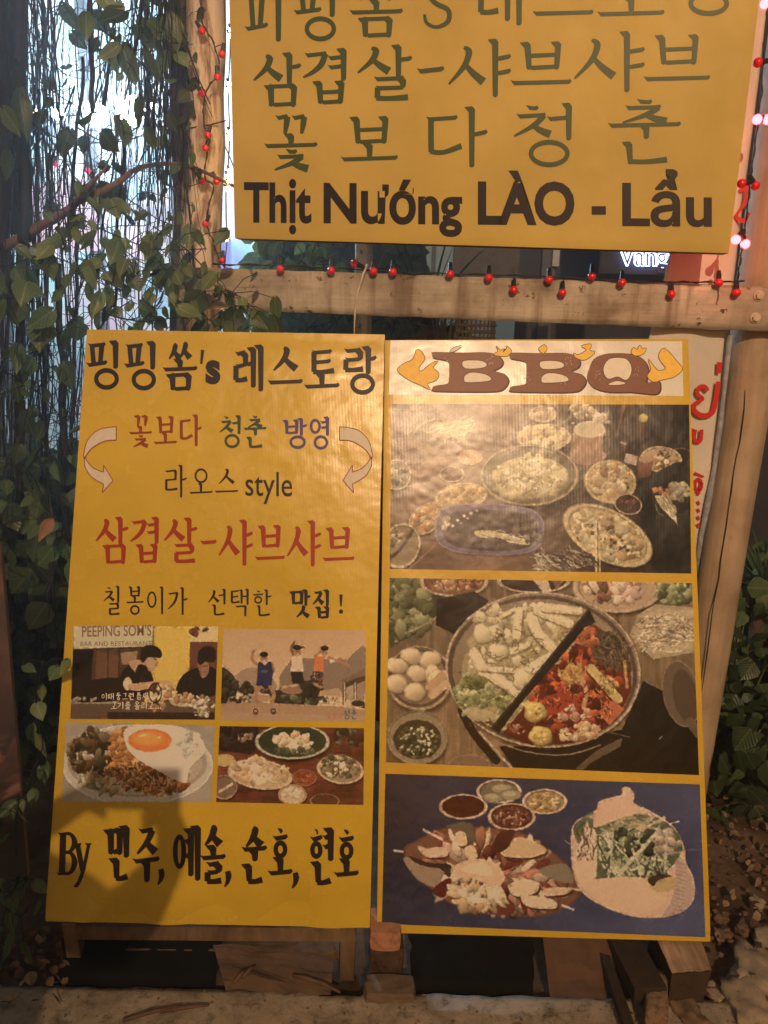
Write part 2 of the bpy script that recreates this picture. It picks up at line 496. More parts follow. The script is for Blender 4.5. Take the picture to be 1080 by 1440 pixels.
def paint_table():
    q = [(48, 238), (975, 243), (995, 780), (40, 765)]
    c = Canvas(820, 470, q, (92, 58, 38), 3)
    t = np.clip((c.X - 350) / 550, 0, 1)[..., None]
    c.a = np.array((126, 84, 56.)) * (1 - t) + np.array((54, 37, 27.)) * t  # lamp glare on the board partly painted in as the paler left
    c.fbm(160, 0.10); c.fbm(14, 0.05, aspect=(8, 1))
    c.poly([(40, 236), (250, 236), (190, 300), (90, 340), (40, 345)], (124, 92, 76), 0.8)
    c.line([(60, 262), (160, 262), (235, 290)], 4, (96, 66, 54), smooth=6)
    c.poly([(310, 236), (440, 236), (432, 330), (330, 335)], (150, 98, 62), 0.5)
    for x in (352, 385, 420): c.line([(x, 245), (x + 4, 335)], 3, (176, 124, 82), 0.5)
    c.ell(205, 325, 112, 48, (104, 72, 50)); c.ell(205, 325, 112, 48, (150, 112, 78), ring=0.06)
    c.line([(112, 335), (135, 305), (180, 285)], 4, (190, 146, 100), smooth=5)
    c.strands(235, 318, 55, 28, [(208, 168, 108), (190, 146, 88), (222, 184, 128)], 90, 60, 3, -25, 0.35)
    c.plate(112, 402, 40, 26, (142, 100, 70), (112, 70, 48))
    c.plate(290, 408, 38, 24, (204, 150, 98), (196, 122, 60)); c.food((290, 408, 24, 12, 0), [(210, 140, 70), (180, 104, 52)], 30, (3, 6))
    c.plate(196, 448, 28, 18, (170, 120, 82), (140, 92, 60)); c.plate(233, 461, 40, 26, (210, 160, 112), (134, 84, 54))
    c.food((233, 463, 26, 14, 0), [(150, 94, 58), (118, 72, 46)], 25, (3, 6))
    c.plate(62, 462, 46, 50, (196, 158, 112), (150, 110, 74)); c.food((58, 460, 30, 30, 0), [(90, 60, 38), (200, 160, 110), (70, 60, 36)], 30, (6, 14))
    c.plate(515, 272, 44, 27, (205, 162, 118), (190, 140, 98)); c.line([(488, 262), (525, 288)], 5, (110, 66, 44)); c.food((520, 270, 28, 14, 0), [CREAM, (190, 136, 96)], 14, (6, 12))
    c.plate(520, 345, 86, 44, (198, 156, 104), (190, 146, 92)); c.food((515, 340, 70, 32, 0), [CREAM, CREAM2, (206, 170, 100)], 90, (7, 16))
    c.food((655, 268, 60, 18, 10), [(206, 170, 118), (180, 140, 92), (120, 90, 54)], 40, (4, 14)); c.line([(560, 315), (605, 278)], 9, (136, 104, 80)); c.ell(610, 300, 6, 3, (215, 190, 160))
    c.food((700, 290, 24, 14, 0), [(205, 165, 125)], 10, (10, 18))
    # the big bowl of rice noodles
    c.plate(475, 465, 157, 99, (186, 146, 102), (128, 98, 64), ring=0.07)
    c.ell(475, 462, 138, 80, (154, 126, 80), col2=(112, 88, 58)); c.ell(480, 470, 118, 66, (186, 150, 94))
    c.food((480, 470, 100, 52, 0), [(208, 172, 110), (196, 158, 96), (218, 184, 126), (176, 140, 84)], 110, (10, 34), (0.35, 0.7), 0.16, 0.2)
    c.strands(475, 468, 100, 55, [(134, 98, 58), (120, 84, 48)], 22, 34, 2.2)
    c.strands(475, 468, 95, 50, [(224, 190, 134)], 30, 40, 3)
    # stool-shaped tissue roll
    c.ell(658, 405, 58, 26, (190, 140, 104)); c.poly([(612, 318), (712, 318), (702, 415), (600, 412)], (184, 128, 90), col2=(150, 92, 62))
    c.ell(652, 412, 50, 20, (156, 98, 68)); c.ell(662, 320, 51, 27, (214, 172, 124)); c.ell(640, 312, 22, 10, (196, 170, 120), alpha=0.6)
    # bottles
    c.poly([(748, 240), (806, 240), (772, 368), (722, 362)], (96, 60, 44), col2=(60, 38, 30)); c.line([(770, 245), (745, 350)], 5, (150, 104, 78), 0.6)
    c.poly([(706, 340), (745, 342), (755, 388), (702, 386)], (60, 36, 26)); c.line([(762, 362), (790, 372)], 8, (170, 122, 86))
    c.poly([(817, 283), (844, 290), (818, 385), (778, 372)], (104, 64, 44), col2=(44, 28, 24)); c.ell(831, 284, 15, 14, (196, 150, 50)); c.ell(830, 279, 12, 7, (214, 172, 70))
    c.poly([(782, 352), (822, 364), (812, 432), (772, 420)], (40, 26, 22)); c.poly([(778, 396), (818, 404), (812, 434), (771, 424)], (190, 150, 118))
    c.plate(730, 486, 84, 70, (204, 160, 102), (196, 150, 92), 10); c.food((730, 482, 62, 50, 0), [CREAM, CREAM2, (182, 128, 74), (150, 100, 56), (212, 176, 120)], 120, (7, 20), (0.4, 0.8), 0.2, 0.25)
    c.plate(890, 415, 68, 42, (196, 150, 102), (186, 138, 92), 5); c.food((900, 400, 30, 14, 0), [(110, 74, 46), (80, 52, 34)], 20, (3, 6)); c.food((885, 425, 40, 18, 0), [CREAM, (130, 90, 54)], 20, (6, 12))
    c.poly([(818, 410), (866, 418), (856, 478), (816, 472)], (150, 84, 58), col2=(110, 56, 40)); c.ell(843, 412, 25, 14, (184, 128, 88))
    # black tray with fish on the right
    c.poly([(812, 500), (850, 470), (990, 440), (1000, 785), (870, 760), (835, 640)], (42, 34, 25), smooth=5)
    c.line([(925, 385), (960, 380), (990, 395)], 3, (120, 90, 64), smooth=5)
    c.food((950, 520, 40, 22, -8), [(186, 154, 106), (160, 132, 90), (140, 116, 80)], 26, (10, 22)); c.food((893, 518, 24, 12, 0), [(180, 108, 58)], 8, (8, 14))
    c.poly([(872, 530), (902, 528), (938, 578), (948, 626), (930, 600), (890, 566)], (198, 162, 110)); c.strands(908, 562, 26, 30, [(222, 190, 140), (160, 124, 80)], 16, 40, 3, 55, 0.15)
    c.plate(788, 558, 46, 33, (190, 146, 104), (74, 38, 26), 14); c.food((787, 556, 28, 18, 10), [(96, 50, 34), (70, 34, 24), (130, 80, 52)], 26, (3, 8))
    # oval plate with chopsticks
    c.plate(725, 657, 158, 82, (206, 162, 104), (196, 150, 92), 28)
    c.food((725, 657, 122, 55, 28), [CREAM, CREAM2, (186, 138, 84), (212, 178, 122), (150, 104, 60)], 170, (8, 30), (0.3, 0.7), 0.22, 0.3)
    c.food((725, 655, 90, 30, 28), [(120, 76, 42), (104, 66, 36)], 18, (3, 9))
    c.line([(686, 612), (690, 780)], 7, (222, 184, 130)); c.line([(697, 612), (702, 780)], 6, (202, 160, 104)); c.line([(692, 612), (696, 780)], 2, (120, 80, 50))
    c.plate(262, 532, 84, 44, (206, 158, 98), (196, 146, 86), -8); c.food((262, 528, 62, 28, -8), [CREAM, (204, 150, 84), (188, 128, 66)], 60, (7, 18))
    c.plate(155, 602, 66, 44, (200, 150, 92), (190, 138, 78), -40); c.food((160, 595, 44, 28, -40), [CREAM, (196, 130, 66), (178, 110, 56)], 40, (8, 20))
    # purple tray
    c.ell(352, 645, 176, 84, (30, 18, 14), 2, 0.5, p=3, soft=12)
    c.ell(352, 638, 172, 82, (118, 92, 98), 2, p=3.0); c.ell(352, 638, 172, 82, (150, 122, 122), 2, p=3.0, ring=0.035)
    c.ell(354, 640, 150, 66, (82, 54, 44), 2, p=2.8, col2=(98, 70, 60)); c.food((354, 645, 120, 46, 0), [(96, 66, 50), (70, 44, 34), (110, 82, 70)], 50, (8, 22), rim=0.1, shade=0.1)
    c.food((212, 620, 10, 20, 15), [(206, 170, 120)], 7, (8, 13))
    for x, y, r in ((237, 626, 6), (252, 608, 6), (272, 594, 6), (292, 586, 6), (311, 578, 5), (262, 617, 4), (283, 602, 4)): c.ell(x, y, r, r * 0.85, (226, 194, 156))
    c.poly([(303, 644), (345, 640), (400, 652), (470, 672), (476, 688), (430, 682), (372, 664), (322, 664)], (210, 172, 116), smooth=4); c.strands(395, 664, 60, 12, [(236, 206, 156), (150, 110, 70)], 16, 50, 2, 14, 0.1)
    c.poly([(418, 650), (440, 598), (446, 640), (440, 664)], (124, 92, 72)); c.food((490, 668, 24, 14, 0), [(130, 104, 88)], 8, (10, 16))
    # left plate, chopsticks, plastic bag
    c.plate(76, 690, 60, 76, (206, 160, 108), (150, 112, 74), 15); c.food((62, 665, 36, 20, 0), [(110, 76, 46), (190, 146, 96)], 26, (6, 14)); c.line([(112, 642), (70, 705), (42, 730)], 10, (86, 56, 38), smooth=5)
    c.line([(100, 765), (192, 678)], 4, (156, 108, 72)); c.line([(112, 768), (182, 700)], 3, (120, 78, 52))
    c.strands(590, 732, 90, 26, [(150, 118, 86), (190, 158, 120), (90, 60, 44), (64, 40, 30)], 80, 60, 3, 28, 0.25)
    c.strands(520, 745, 24, 30, [(206, 180, 136), (160, 130, 94)], 40, 26, 3, 70, 0.5)
    c.strands(350, 735, 120, 18, [(118, 88, 66), (130, 100, 80)], 14, 40, 2, 3, 0.15)
    c.warp(.55); c.blur(1)
    return c

def paint_hotpot():
    q = [(40, 28), (997, 45), (1020, 652), (28, 612)]
    c = Canvas(820, 500, q, (134, 96, 62), 7)
    c.fbm(120, 0.08); c.fbm(9, 0.09, aspect=(1, 14))
    # lettuce, soup, plates along the top
    c.poly([(30, 20), (200, 20), (205, 130), (120, 190), (40, 250)], (70, 62, 34))
    c.food((95, 120, 70, 90, 0), [(120, 106, 60), (92, 84, 44), (70, 62, 36), (140, 124, 76)], 70, (14, 44), (0.35, 0.8), 0.35, 0.4)
    c.line([(90, 200), (150, 172), (198, 140)], 6, (158, 132, 92), smooth=5)
    c.plate(238, 40, 108, 48, (186, 142, 96), (130, 70, 40)); c.food((238, 35, 84, 30, 0), [(156, 84, 48), (120, 60, 34), (186, 124, 78)], 110, (5, 14))
    c.poly([(185, 95), (300, 70), (345, 100), (240, 205), (182, 175)], (44, 30, 24))
    c.plate(488, 38, 118, 38, (200, 156, 110), (56, 32, 24)); c.poly([(480, 30), (530, 30), (545, 70), (520, 75)], (204, 160, 118)); c.poly([(540, 30), (590, 30), (560, 66)], (120, 76, 52))
    c.plate(756, 58, 148, 80, (196, 150, 108), (186, 138, 96)); c.food((740, 60, 90, 36, 0), [(206, 150, 112), (186, 124, 84), (214, 168, 124), (140, 84, 56)], 60, (12, 30), (0.35, 0.7)); c.food((790, 78, 40, 22, 0), [(208, 156, 120)], 12, (16, 28), (0.4, 0.6))
    c.food((940, 70, 62, 36, 0), [(112, 104, 56), (140, 130, 78), (88, 80, 42), (164, 150, 96)], 80, (6, 22))
    c.poly([(822, 140), (880, 110), (1000, 120), (1002, 262), (870, 282), (795, 205)], (176, 140, 98)); c.poly([(835, 150), (885, 125), (1000, 130), (1002, 248), (875, 266), (812, 206)], (192, 152, 104))
    c.strands(915, 195, 84, 52, [(216, 176, 128), (200, 160, 112), (226, 190, 142), (150, 112, 76)], 240, 70, 3.4, -8, 0.4)
    # fish balls
    c.plate(130, 342, 104, 104, (182, 138, 96), (140, 100, 68), 0, ring=0.08); c.ell(130, 342, 92, 92, (96, 66, 46), ring=0.10)
    for x, y, r in ((65, 305, 34), (108, 275, 33), (165, 285, 35), (62, 362, 36), (125, 330, 33), (172, 330, 30), (118, 388, 36), (185, 345, 32)):
        c.blob(x, y, r, r * 0.9, 0.3, (210, 164, 112), 0.3, 0.35)
    c.line([(162, 372), (205, 330)], 24, (196, 138, 90)); c.line([(170, 395), (212, 362)], 26, (206, 152, 104))
    # chopped greens
    c.plate(125, 532, 94, 88, (176, 138, 96), (150, 118, 82), 0, ring=0.05); c.ell(125, 538, 74, 64, (66, 54, 32))
    c.food((125, 545, 66, 52, 0), [(84, 76, 36), (60, 54, 28), (110, 100, 54)], 110, (5, 11)); c.food((128, 545, 58, 48, 0), [(212, 184, 144), (190, 160, 118)], 46, (3, 8))
    c.ell(285, 622, 66, 36, (136, 98, 66)); c.ell(285, 622, 66, 36, (176, 134, 94), ring=0.07)
    # the dark stove
    c.poly([(838, 352), (1025, 446), (1030, 660), (430, 640), (380, 560), (560, 560), (770, 505)], (30, 22, 17), col2=(20, 15, 12))
    c.poly([(618, 632), (690, 570), (770, 530), (765, 560), (670, 612), (640, 640)], (106, 78, 54)); c.line([(735, 515), (795, 530)], 3, (130, 98, 66)); c.line([(890, 536), (898, 528)], 5, (170, 130, 96))
    c.line([(262, 445), (300, 520), (370, 605)], 26, (34, 22, 16), smooth=6); c.line([(318, 515), (420, 632)], 7, (190, 148, 110))
    # steel pot
    P = (520, 318, 310, 246, 6)
    c.ell(525, 330, 312, 250, (40, 26, 18), 6, 0.6, soft=14)
    c.ell(*P[:4], (148, 112, 80), P[4]); c.ell(*P[:4], (196, 156, 116), P[4], ring=0.022); c.ell(518, 320, 300, 236, (96, 68, 48), 6, ring=0.05)
    c.ell(522, 326, 284, 220, (126, 92, 62), 6, col2=(160, 122, 86))
    c.ell(522, 338, 262, 204, (172, 134, 86), 6)
    # left half: white broth
    c.food((440, 300, 175, 150, -30), [(196, 160, 104), (176, 140, 88), (206, 170, 114)], 120, (14, 40), (0.4, 0.8), 0.2, 0.3)
    c.food((330, 395, 92, 82, 30), [(150, 138, 76), (126, 116, 58), (172, 158, 98), (106, 98, 48)], 130, (6, 20), (0.4, 0.9), 0.35, 0.35)
    c.food((430, 150, 140, 30, -5), [(206, 172, 122), (190, 154, 104)], 36, (14, 34), (0.3, 0.6))
    for pts, w_ in (([(385, 150), (430, 124)], 10), ([(440, 130), (432, 215)], 26), ([(480, 150), (500, 200), (545, 245)], 34), ([(500, 130), (600, 170)], 30), ([(520, 120), (630, 130)], 26),
                    ([(300, 262), (330, 320)], 34), ([(340, 320), (450, 395)], 36), ([(470, 315), (560, 265)], 34), ([(320, 310), (420, 318)], 16), ([(420, 260), (470, 235)], 18)):
        c.line([(x + 3, y + 5) for x, y in pts], w_ + 3, (132, 98, 62), 0.8, smooth=4); c.line(pts, w_, (218, 178, 124), smooth=4); c.line([(x - 2, y - 3) for x, y in pts], w_ * 0.5, (228, 190, 138), 0.8, smooth=4)
    for x, y, r in ((378, 260, 33), (455, 348, 38), (330, 205, 36), (370, 195, 24)): c.blob(x, y, r, r * 0.88, 0.4, (216, 178, 122), 0.25, 0.3)
    c.strands(430, 260, 90, 90, [(120, 88, 54), (104, 76, 46)], 36, 26, 2.5)
    c.ell(345, 470, 80, 24, (196, 156, 104), 22, 0.8); c.strands(330, 490, 46, 10, [(96, 74, 46)], 20, 18, 4, 30)
    # right half: red broth
    c.poly([(672, 168), (740, 215), (795, 300), (800, 380), (760, 460), (690, 520), (590, 552), (480, 556), (388, 520)], (128, 44, 20), smooth=0, col2=(96, 34, 18))
    c.food((620, 390, 150, 120, -40), [(150, 46, 20), (176, 62, 26), (110, 32, 16), (196, 84, 36), (90, 28, 16)], 200, (8, 30), (0.4, 0.9), 0.35, 0.3)
    c.poly([(670, 190), (760, 220), (800, 320), (740, 310), (680, 280)], (86, 58, 36), smooth=5); c.strands(735, 260, 56, 50, [(60, 40, 26), (128, 96, 60), (96, 70, 44)], 90, 44, 4, 60, 0.5)
    c.food((660, 210, 34, 24, 0), [(190, 84, 44), (204, 110, 60)], 18, (10, 22))
    c.strands(612, 330, 34, 34, [(206, 148, 70), (190, 116, 50)], 40, 36, 6); c.food((735, 365, 22, 14, 0), [(200, 150, 70)], 4, (10, 16))
    c.line([(672, 318), (720, 370), (755, 412)], 38, (90, 30, 16), 0.8, smooth=5); c.line([(670, 312), (715, 362), (756, 408)], 30, (206, 160, 84), smooth=5); c.strands(712, 362, 34, 34, [(226, 186, 116), (150, 96, 44)], 22, 26, 3, 45, 0.4)
    c.poly([(690, 450), (740, 412), (778, 440), (730, 492)], (196, 92, 48)); c.poly([(520, 400), (600, 380), (650, 420), (600, 470), (530, 450)], (168, 54, 26)); c.line([(640, 340), (655, 390), (645, 435)], 14, (206, 130, 84), smooth=4)
    c.food((620, 455, 60, 20, 0), [(196, 128, 92), (216, 156, 120)], 16, (7, 16)); c.food((630, 515, 60, 22, -8), [(210, 156, 104), (190, 124, 76), (220, 172, 124)], 34, (8, 20)); c.line([(778, 290), (785, 370)], 10, (190, 128, 66))
    c.food((430, 505, 30, 18, 0), [(190, 120, 90), (150, 70, 40)], 14, (5, 10)); c.strands(610, 440, 150, 90, [(226, 130, 90), (70, 20, 12)], 70, 18, 2.5)
    for x, y, r in ((492, 450, 38), (510, 528, 38)): c.blob(x, y, r, r * 0.92, 0.2, (214, 160, 74), 0.3, 0.3); c.food((x, y, r * 0.7, r * 0.6, 0), [(226, 178, 96), (190, 130, 56)], 26, (3, 7))
    c.poly([(662, 122), (684, 166), (652, 182), (440, 430), (378, 516), (352, 500)], (34, 26, 20), col2=(26, 18, 14)); c.line([(664, 126), (356, 502)], 3, (84, 62, 46))
    c.ell(520, 318, 310, 246, (186, 146, 106), 6, ring=0.012)
    c.line([(370, 545), (480, 580), (600, 585), (700, 555)], 5, (150, 114, 82), smooth=6)
    c.ell(962, 392, 60, 108, (112, 82, 58), -12); c.ell(962, 392, 60, 108, (150, 114, 84), -12, ring=0.05); c.ell(975, 400, 40, 88, (92, 66, 46), -12)
    c.line([(990, 480), (1020, 520)], 30, (112, 82, 58))
    c.warp(.55); c.blur(1)
    return c

def paint_meat():
    q = [(68, 38), (1003, 70), (1020, 525), (57, 485)]
    c = Canvas(820, 410, q, (58, 46, 62), 11)
    t = np.clip((c.X - 60) / 950, 0, 1)[..., None]
    c.a = np.array((42, 38, 46.)) * (1 - t) + np.array((68, 64, 78.)) * t
    t2 = np.clip((c.Y - 250) / 260, 0, 1)[..., None]; c.a = c.a * (1 + 0.18 * t2)
    c.fbm(120, 0.05)
    for cx, cy, rx, ry, inn in ((402, 90, 68, 36, (110, 92, 66)), (538, 120, 68, 38, (150, 112, 66)), (297, 135, 73, 38, (78, 28, 18)), (440, 165, 72, 42, (92, 48, 32))):
        c.plate(cx, cy, rx, ry, (198, 148, 112), inn, 0, ring=0.14, shadow=False)
    for x, y in ((385, 108), (412, 82), (438, 100)): c.ell(x, y, 34, 16, (150, 120, 82)); c.ell(x, y, 34, 16, (112, 88, 60), ring=0.16); c.ell(x - 4, y - 3, 20, 8, (172, 140, 98))
    c.food((540, 122, 48, 24, 0), [(196, 152, 96), (172, 126, 72), (150, 104, 56)], 110, (4, 10)); c.food((440, 166, 50, 27, 0), [(120, 60, 42), (80, 34, 24), (170, 116, 88), (96, 46, 30)], 150, (3, 9))
    # platter of meat and mushrooms
    pl = [(118, 268), (160, 232), (250, 195), (360, 196), (470, 212), (545, 255), (620, 322), (650, 385), (610, 430), (540, 460), (420, 462), (320, 448), (240, 412), (160, 340)]
    c.poly(pl, (104, 58, 40), smooth=6); c.poly([(x + (380 - x) * 0.03, y + (330 - y) * 0.03) for x, y in pl], (120, 70, 48), smooth=6)
    meats = [(190, 102, 76), (176, 120, 84), (206, 150, 110), (214, 160, 118), (150, 88, 58), (120, 52, 36)]
    rg = c.rng
    for _ in range(190):
        k = math.sqrt(rg.random()) * 0.92; th = rg.random() * 2 * math.pi
        x, y = 380 + 235 * k * math.cos(th), 330 + 118 * k * math.sin(th) + 0.12 * 235 * k * math.cos(th)
        a = math.atan2(y - 330, (x - 380) * 0.5)
        c.blob(x, y, rg.uniform(22, 46), rg.uniform(8, 17), a + rg.normal() * 0.3, np.array(meats[rg.integers(6)], float) * rg.uniform(0.85, 1.1), 0.25, 0.4)
    c.poly([(250, 190), (310, 180), (330, 215), (325, 250), (300, 255), (295, 205), (255, 200)], (96, 76, 58), smooth=4)
    for pts, col in (([(272, 215), (300, 210), (308, 245), (282, 250)], (210, 160, 108)), ([(300, 258), (325, 250), (340, 282), (312, 292)], (212, 158, 108)), ([(178, 262), (235, 255), (250, 280), (190, 285)], (210, 156, 116)),
                     ([(430, 370), (470, 350), (520, 362), (510, 392), (450, 402)], (212, 162, 114)), ([(540, 378), (620, 376), (600, 395), (540, 400)], (206, 150, 108)), ([(470, 400), (560, 410), (570, 438), (490, 434)], (214, 164, 118)), ([(405, 250), (470, 225), (545, 262), (500, 285), (420, 282)], (196, 146, 98))):
        c.poly([(x + 4, y + 6) for x, y in pts], (84, 46, 32), smooth=5); c.poly(pts, col, smooth=5)
    c.poly([(120, 285), (190, 305), (250, 310), (235, 345), (215, 372), (160, 350)], (152, 112, 82), smooth=5); c.poly([(135, 280), (200, 302), (260, 308), (255, 345), (228, 320), (170, 308)], (64, 46, 32), smooth=5)
    c.poly([(385, 268), (400, 215), (450, 205), (425, 260)], (84, 36, 26), smooth=4); c.poly([(205, 385), (245, 350), (262, 355), (240, 405)], (96, 36, 26), smooth=4)
    c.poly([(360, 420), (420, 405), (450, 430), (440, 455), (380, 455)], (112, 46, 34), smooth=4); c.poly([(520, 320), (600, 305), (625, 360), (560, 350)], (132, 104, 76), smooth=4)
    c.poly([(262, 318), (320, 290), (385, 300), (420, 345), (390, 375), (330, 350), (275, 345)], (210, 152, 108), smooth=5); c.poly([(290, 322), (330, 300), (372, 308), (380, 340), (330, 335)], (222, 166, 120), smooth=5)
    c.food((330, 400, 90, 30, 5), [(212, 162, 108), (196, 142, 90), (222, 176, 124)], 40, (14, 34), (0.3, 0.5))
    c.line([(180, 203), (235, 232)], 7, (210, 160, 130)); c.line([(95, 265), (118, 268)], 7, (214, 170, 144)); c.line([(590, 428), (624, 442)], 6, (214, 170, 140)); c.line([(625, 380), (648, 384)], 6, (200, 150, 120))
    # basket of greens and noodles
    bk = [(617, 215), (635, 175), (690, 145), (700, 120), (745, 105), (768, 100), (770, 80), (790, 78), (806, 100), (806, 128), (850, 145), (920, 190), (955, 250), (962, 300), (985, 350), (985, 410), (950, 448), (880, 466), (800, 462), (720, 435), (655, 395), (622, 330)]
    c.poly(bk, (204, 148, 110), smooth=4); c.poly([(925, 270), (955, 300), (982, 350), (982, 410), (945, 446), (890, 462), (915, 420), (930, 350)], (180, 134, 108), smooth=4)
    for i in range(14):
        a = i / 13; x0, y0 = 930 - 10 * a, 300 + 150 * a; c.line([(x0, y0), (x0 + 34, y0 + 8)], 2, (150, 108, 90))
    c.poly([(624, 200), (640, 176), (684, 150), (680, 200), (660, 205), (640, 245)], (92, 92, 66), smooth=4)
    c.poly([(686, 186), (760, 165), (850, 160), (925, 200), (950, 260), (900, 330), (840, 345), (692, 352), (690, 250)], (86, 84, 56), smooth=3)
    c.strands(800, 255, 105, 80, [(172, 156, 110), (150, 138, 92), (84, 80, 50), (196, 168, 124)], 190, 80, 6, 75, 0.7)
    c.strands(780, 180, 90, 20, [(176, 140, 100), (120, 108, 72)], 36, 60, 9, 5, 0.4); c.food((900, 240, 45, 40, 30), [(190, 146, 112), (150, 122, 90)], 40, (8, 18)); c.food((800, 240, 90, 50, 0), [(52, 52, 34), (66, 62, 42)], 26, (6, 18))
    for x in (742, 905): c.line([(x, 200), (x - 8, 330)], 6, (170, 150, 116))
    c.line([(880, 205), (760, 335)], 12, (186, 158, 118)); c.line([(800, 260), (830, 335)], 9, (180, 152, 116))
    c.poly([(650, 220), (690, 205), (690, 360), (650, 372), (625, 300)], (212, 158, 116), smooth=3); c.strands(664, 240, 24, 40, [(222, 170, 130), (92, 70, 50)], 44, 50, 4, 100, 0.2)
    c.poly([(660, 362), (760, 344), (850, 350), (900, 385), (890, 430), (800, 455), (720, 430)], (212, 154, 112), smooth=4); c.ell(890, 362, 42, 28, (186, 138, 84)); c.poly([(846, 350), (880, 335), (920, 340), (880, 352), (862, 372)], (70, 48, 32), smooth=4)
    c.line([(598, 235), (620, 250)], 3, (150, 134, 100)); c.line([(915, 185), (940, 178)], 4, (206, 160, 130))
    c.poly([(684, 195), (700, 130), (740, 108), (772, 112), (850, 150), (800, 158), (740, 178)], (208, 150, 112), smooth=4)
    c.ell(945, 265, 80, 3, (110, 92, 110), -4, 0.5)
    c.warp(.55); c.blur(1)
    return c

def paint_diners():
    q = [(98, 45), (555, 45), (545, 343), (88, 340)]
    c = Canvas(460, 300, q, (196, 140, 36), 21)
    c.poly([(90, 112), (320, 112), (322, 345), (85, 345)], (84, 52, 34)); c.fbm(50, 0.08)
    c.poly([(355, 40), (465, 40), (465, 345), (355, 345)], (206, 152, 44)); c.poly([(465, 95), (556, 95), (548, 345), (460, 345)], (106, 54, 36))
    c.poly([(465, 45), (555, 45), (553, 95), (465, 95)], (206, 160, 96)); c.food((497, 60, 26, 14, 0), [(110, 50, 30)], 8, (8, 14))
    c.poly([(93, 118), (160, 118), (150, 260), (90, 270)], (38, 26, 20)); c.poly([(170, 125), (240, 140), (235, 220), (165, 225)], (108, 64, 40)); c.poly([(245, 130), (300, 125), (290, 165), (250, 168)], (150, 106, 70)); c.line([(205, 120), (205, 225)], 3, (60, 36, 26)); c.line([(240, 120), (240, 225)], 3, (50, 30, 22))
    c.poly([(98, 42), (349, 42), (349, 108), (98, 120)], (186, 158, 112)); c.line([(349, 42), (347, 108)], 4, (110, 84, 56)); c.line([(98, 121), (340, 112)], 4, (60, 40, 28))
    # table
    c.poly([(88, 290), (230, 290), (560, 285), (560, 345), (80, 345)], (96, 66, 46)); c.poly([(205, 318), (545, 320), (545, 345), (205, 342)], (54, 32, 24)); c.poly([(90, 280), (240, 282), (240, 292), (90, 292)], (150, 118, 86))
    # first diner
    c.poly([(258, 180), (285, 165), (320, 168), (345, 200), (350, 250), (320, 270), (245, 270), (240, 220)], (34, 22, 18), smooth=5); c.poly([(95, 235), (240, 210), (270, 275), (90, 285)], (36, 24, 20), smooth=4)
    c.poly([(318, 138), (352, 135), (362, 160), (358, 178), (342, 188), (330, 186), (322, 170)], (186, 128, 84), smooth=5); c.poly([(270, 160), (318, 155), (330, 195), (300, 200)], (176, 120, 80), smooth=4)
    c.poly([(300, 170), (332, 180), (330, 240), (290, 235)], (36, 24, 20), smooth=3)
    c.poly([(308, 150), (310, 120), (328, 106), (355, 108), (375, 128), (372, 146), (352, 144), (330, 146), (318, 162)], (38, 24, 18), smooth=5)
    c.line([(349, 150), (355, 150)], 2, (60, 34, 24)); c.line([(347, 146), (356, 145)], 1.6, (50, 28, 20)); c.line([(354, 170), (360, 171)], 2, (130, 60, 44)); c.line([(360, 152), (364, 162), (359, 164)], 1.6, (140, 90, 60)); c.poly([(322, 160), (330, 175), (345, 188), (330, 186)], (150, 98, 64), 0.6); c.line([(270, 200), (262, 250)], 3, (54, 38, 32)); c.line([(315, 200), (300, 250)], 3, (54, 40, 34)); c.line([(330, 210), (338, 250)], 2, (56, 40, 34))
    c.ell(268, 229, 15, 22, (206, 160, 106)); c.ell(264, 225, 8, 12, (222, 180, 128), soft=5); c.poly([(270, 232), (340, 222), (395, 218), (412, 230), (405, 245), (360, 240), (290, 252)], (190, 130, 84), smooth=5)
    # second diner
    c.poly([(420, 250), (440, 205), (480, 180), (545, 180), (548, 265), (430, 268)], (34, 22, 18), smooth=4); c.poly([(492, 160), (525, 165), (522, 200), (505, 210), (495, 190)], (150, 96, 62), smooth=5)
    c.poly([(490, 160), (492, 128), (510, 110), (540, 112), (548, 140), (540, 160), (515, 158), (500, 168)], (40, 24, 18), smooth=5)
    c.line([(505, 172), (511, 173)], 2, (60, 34, 24)); c.line([(517, 173), (522, 173)], 2, (60, 34, 24)); c.line([(509, 190), (516, 190)], 2, (110, 54, 40)); c.poly([(495, 165), (503, 175), (503, 205), (495, 192)], (110, 68, 46), 0.6)
    for q in ((450, 210), (470, 200), (530, 210)): c.line([q, (q[0] - 6, q[1] + 45)], 3, (54, 38, 32))
    # dishes
    c.food((378, 262, 44, 30, 0), [(206, 160, 100), (170, 110, 62), (90, 50, 34), (226, 184, 130)], 60, (6, 16)); c.ell(355, 258, 22, 34, (50, 32, 24), ring=0.2)
    c.ell(450, 290, 48, 12, (186, 150, 104)); c.food((450, 275, 30, 14, 0), [(206, 156, 100), (170, 112, 66)], 24, (6, 12)); c.food((505, 300, 36, 34, 0), [(170, 134, 92), (206, 176, 132), (110, 78, 52)], 70, (4, 12)); c.food((350, 305, 40, 10, 0), [(150, 100, 60)], 20, (4, 10))
    c.food((130, 280, 40, 8, 0), [(150, 120, 90)], 16, (4, 9))
    c.warp(.45); c.blur(1)
    return c

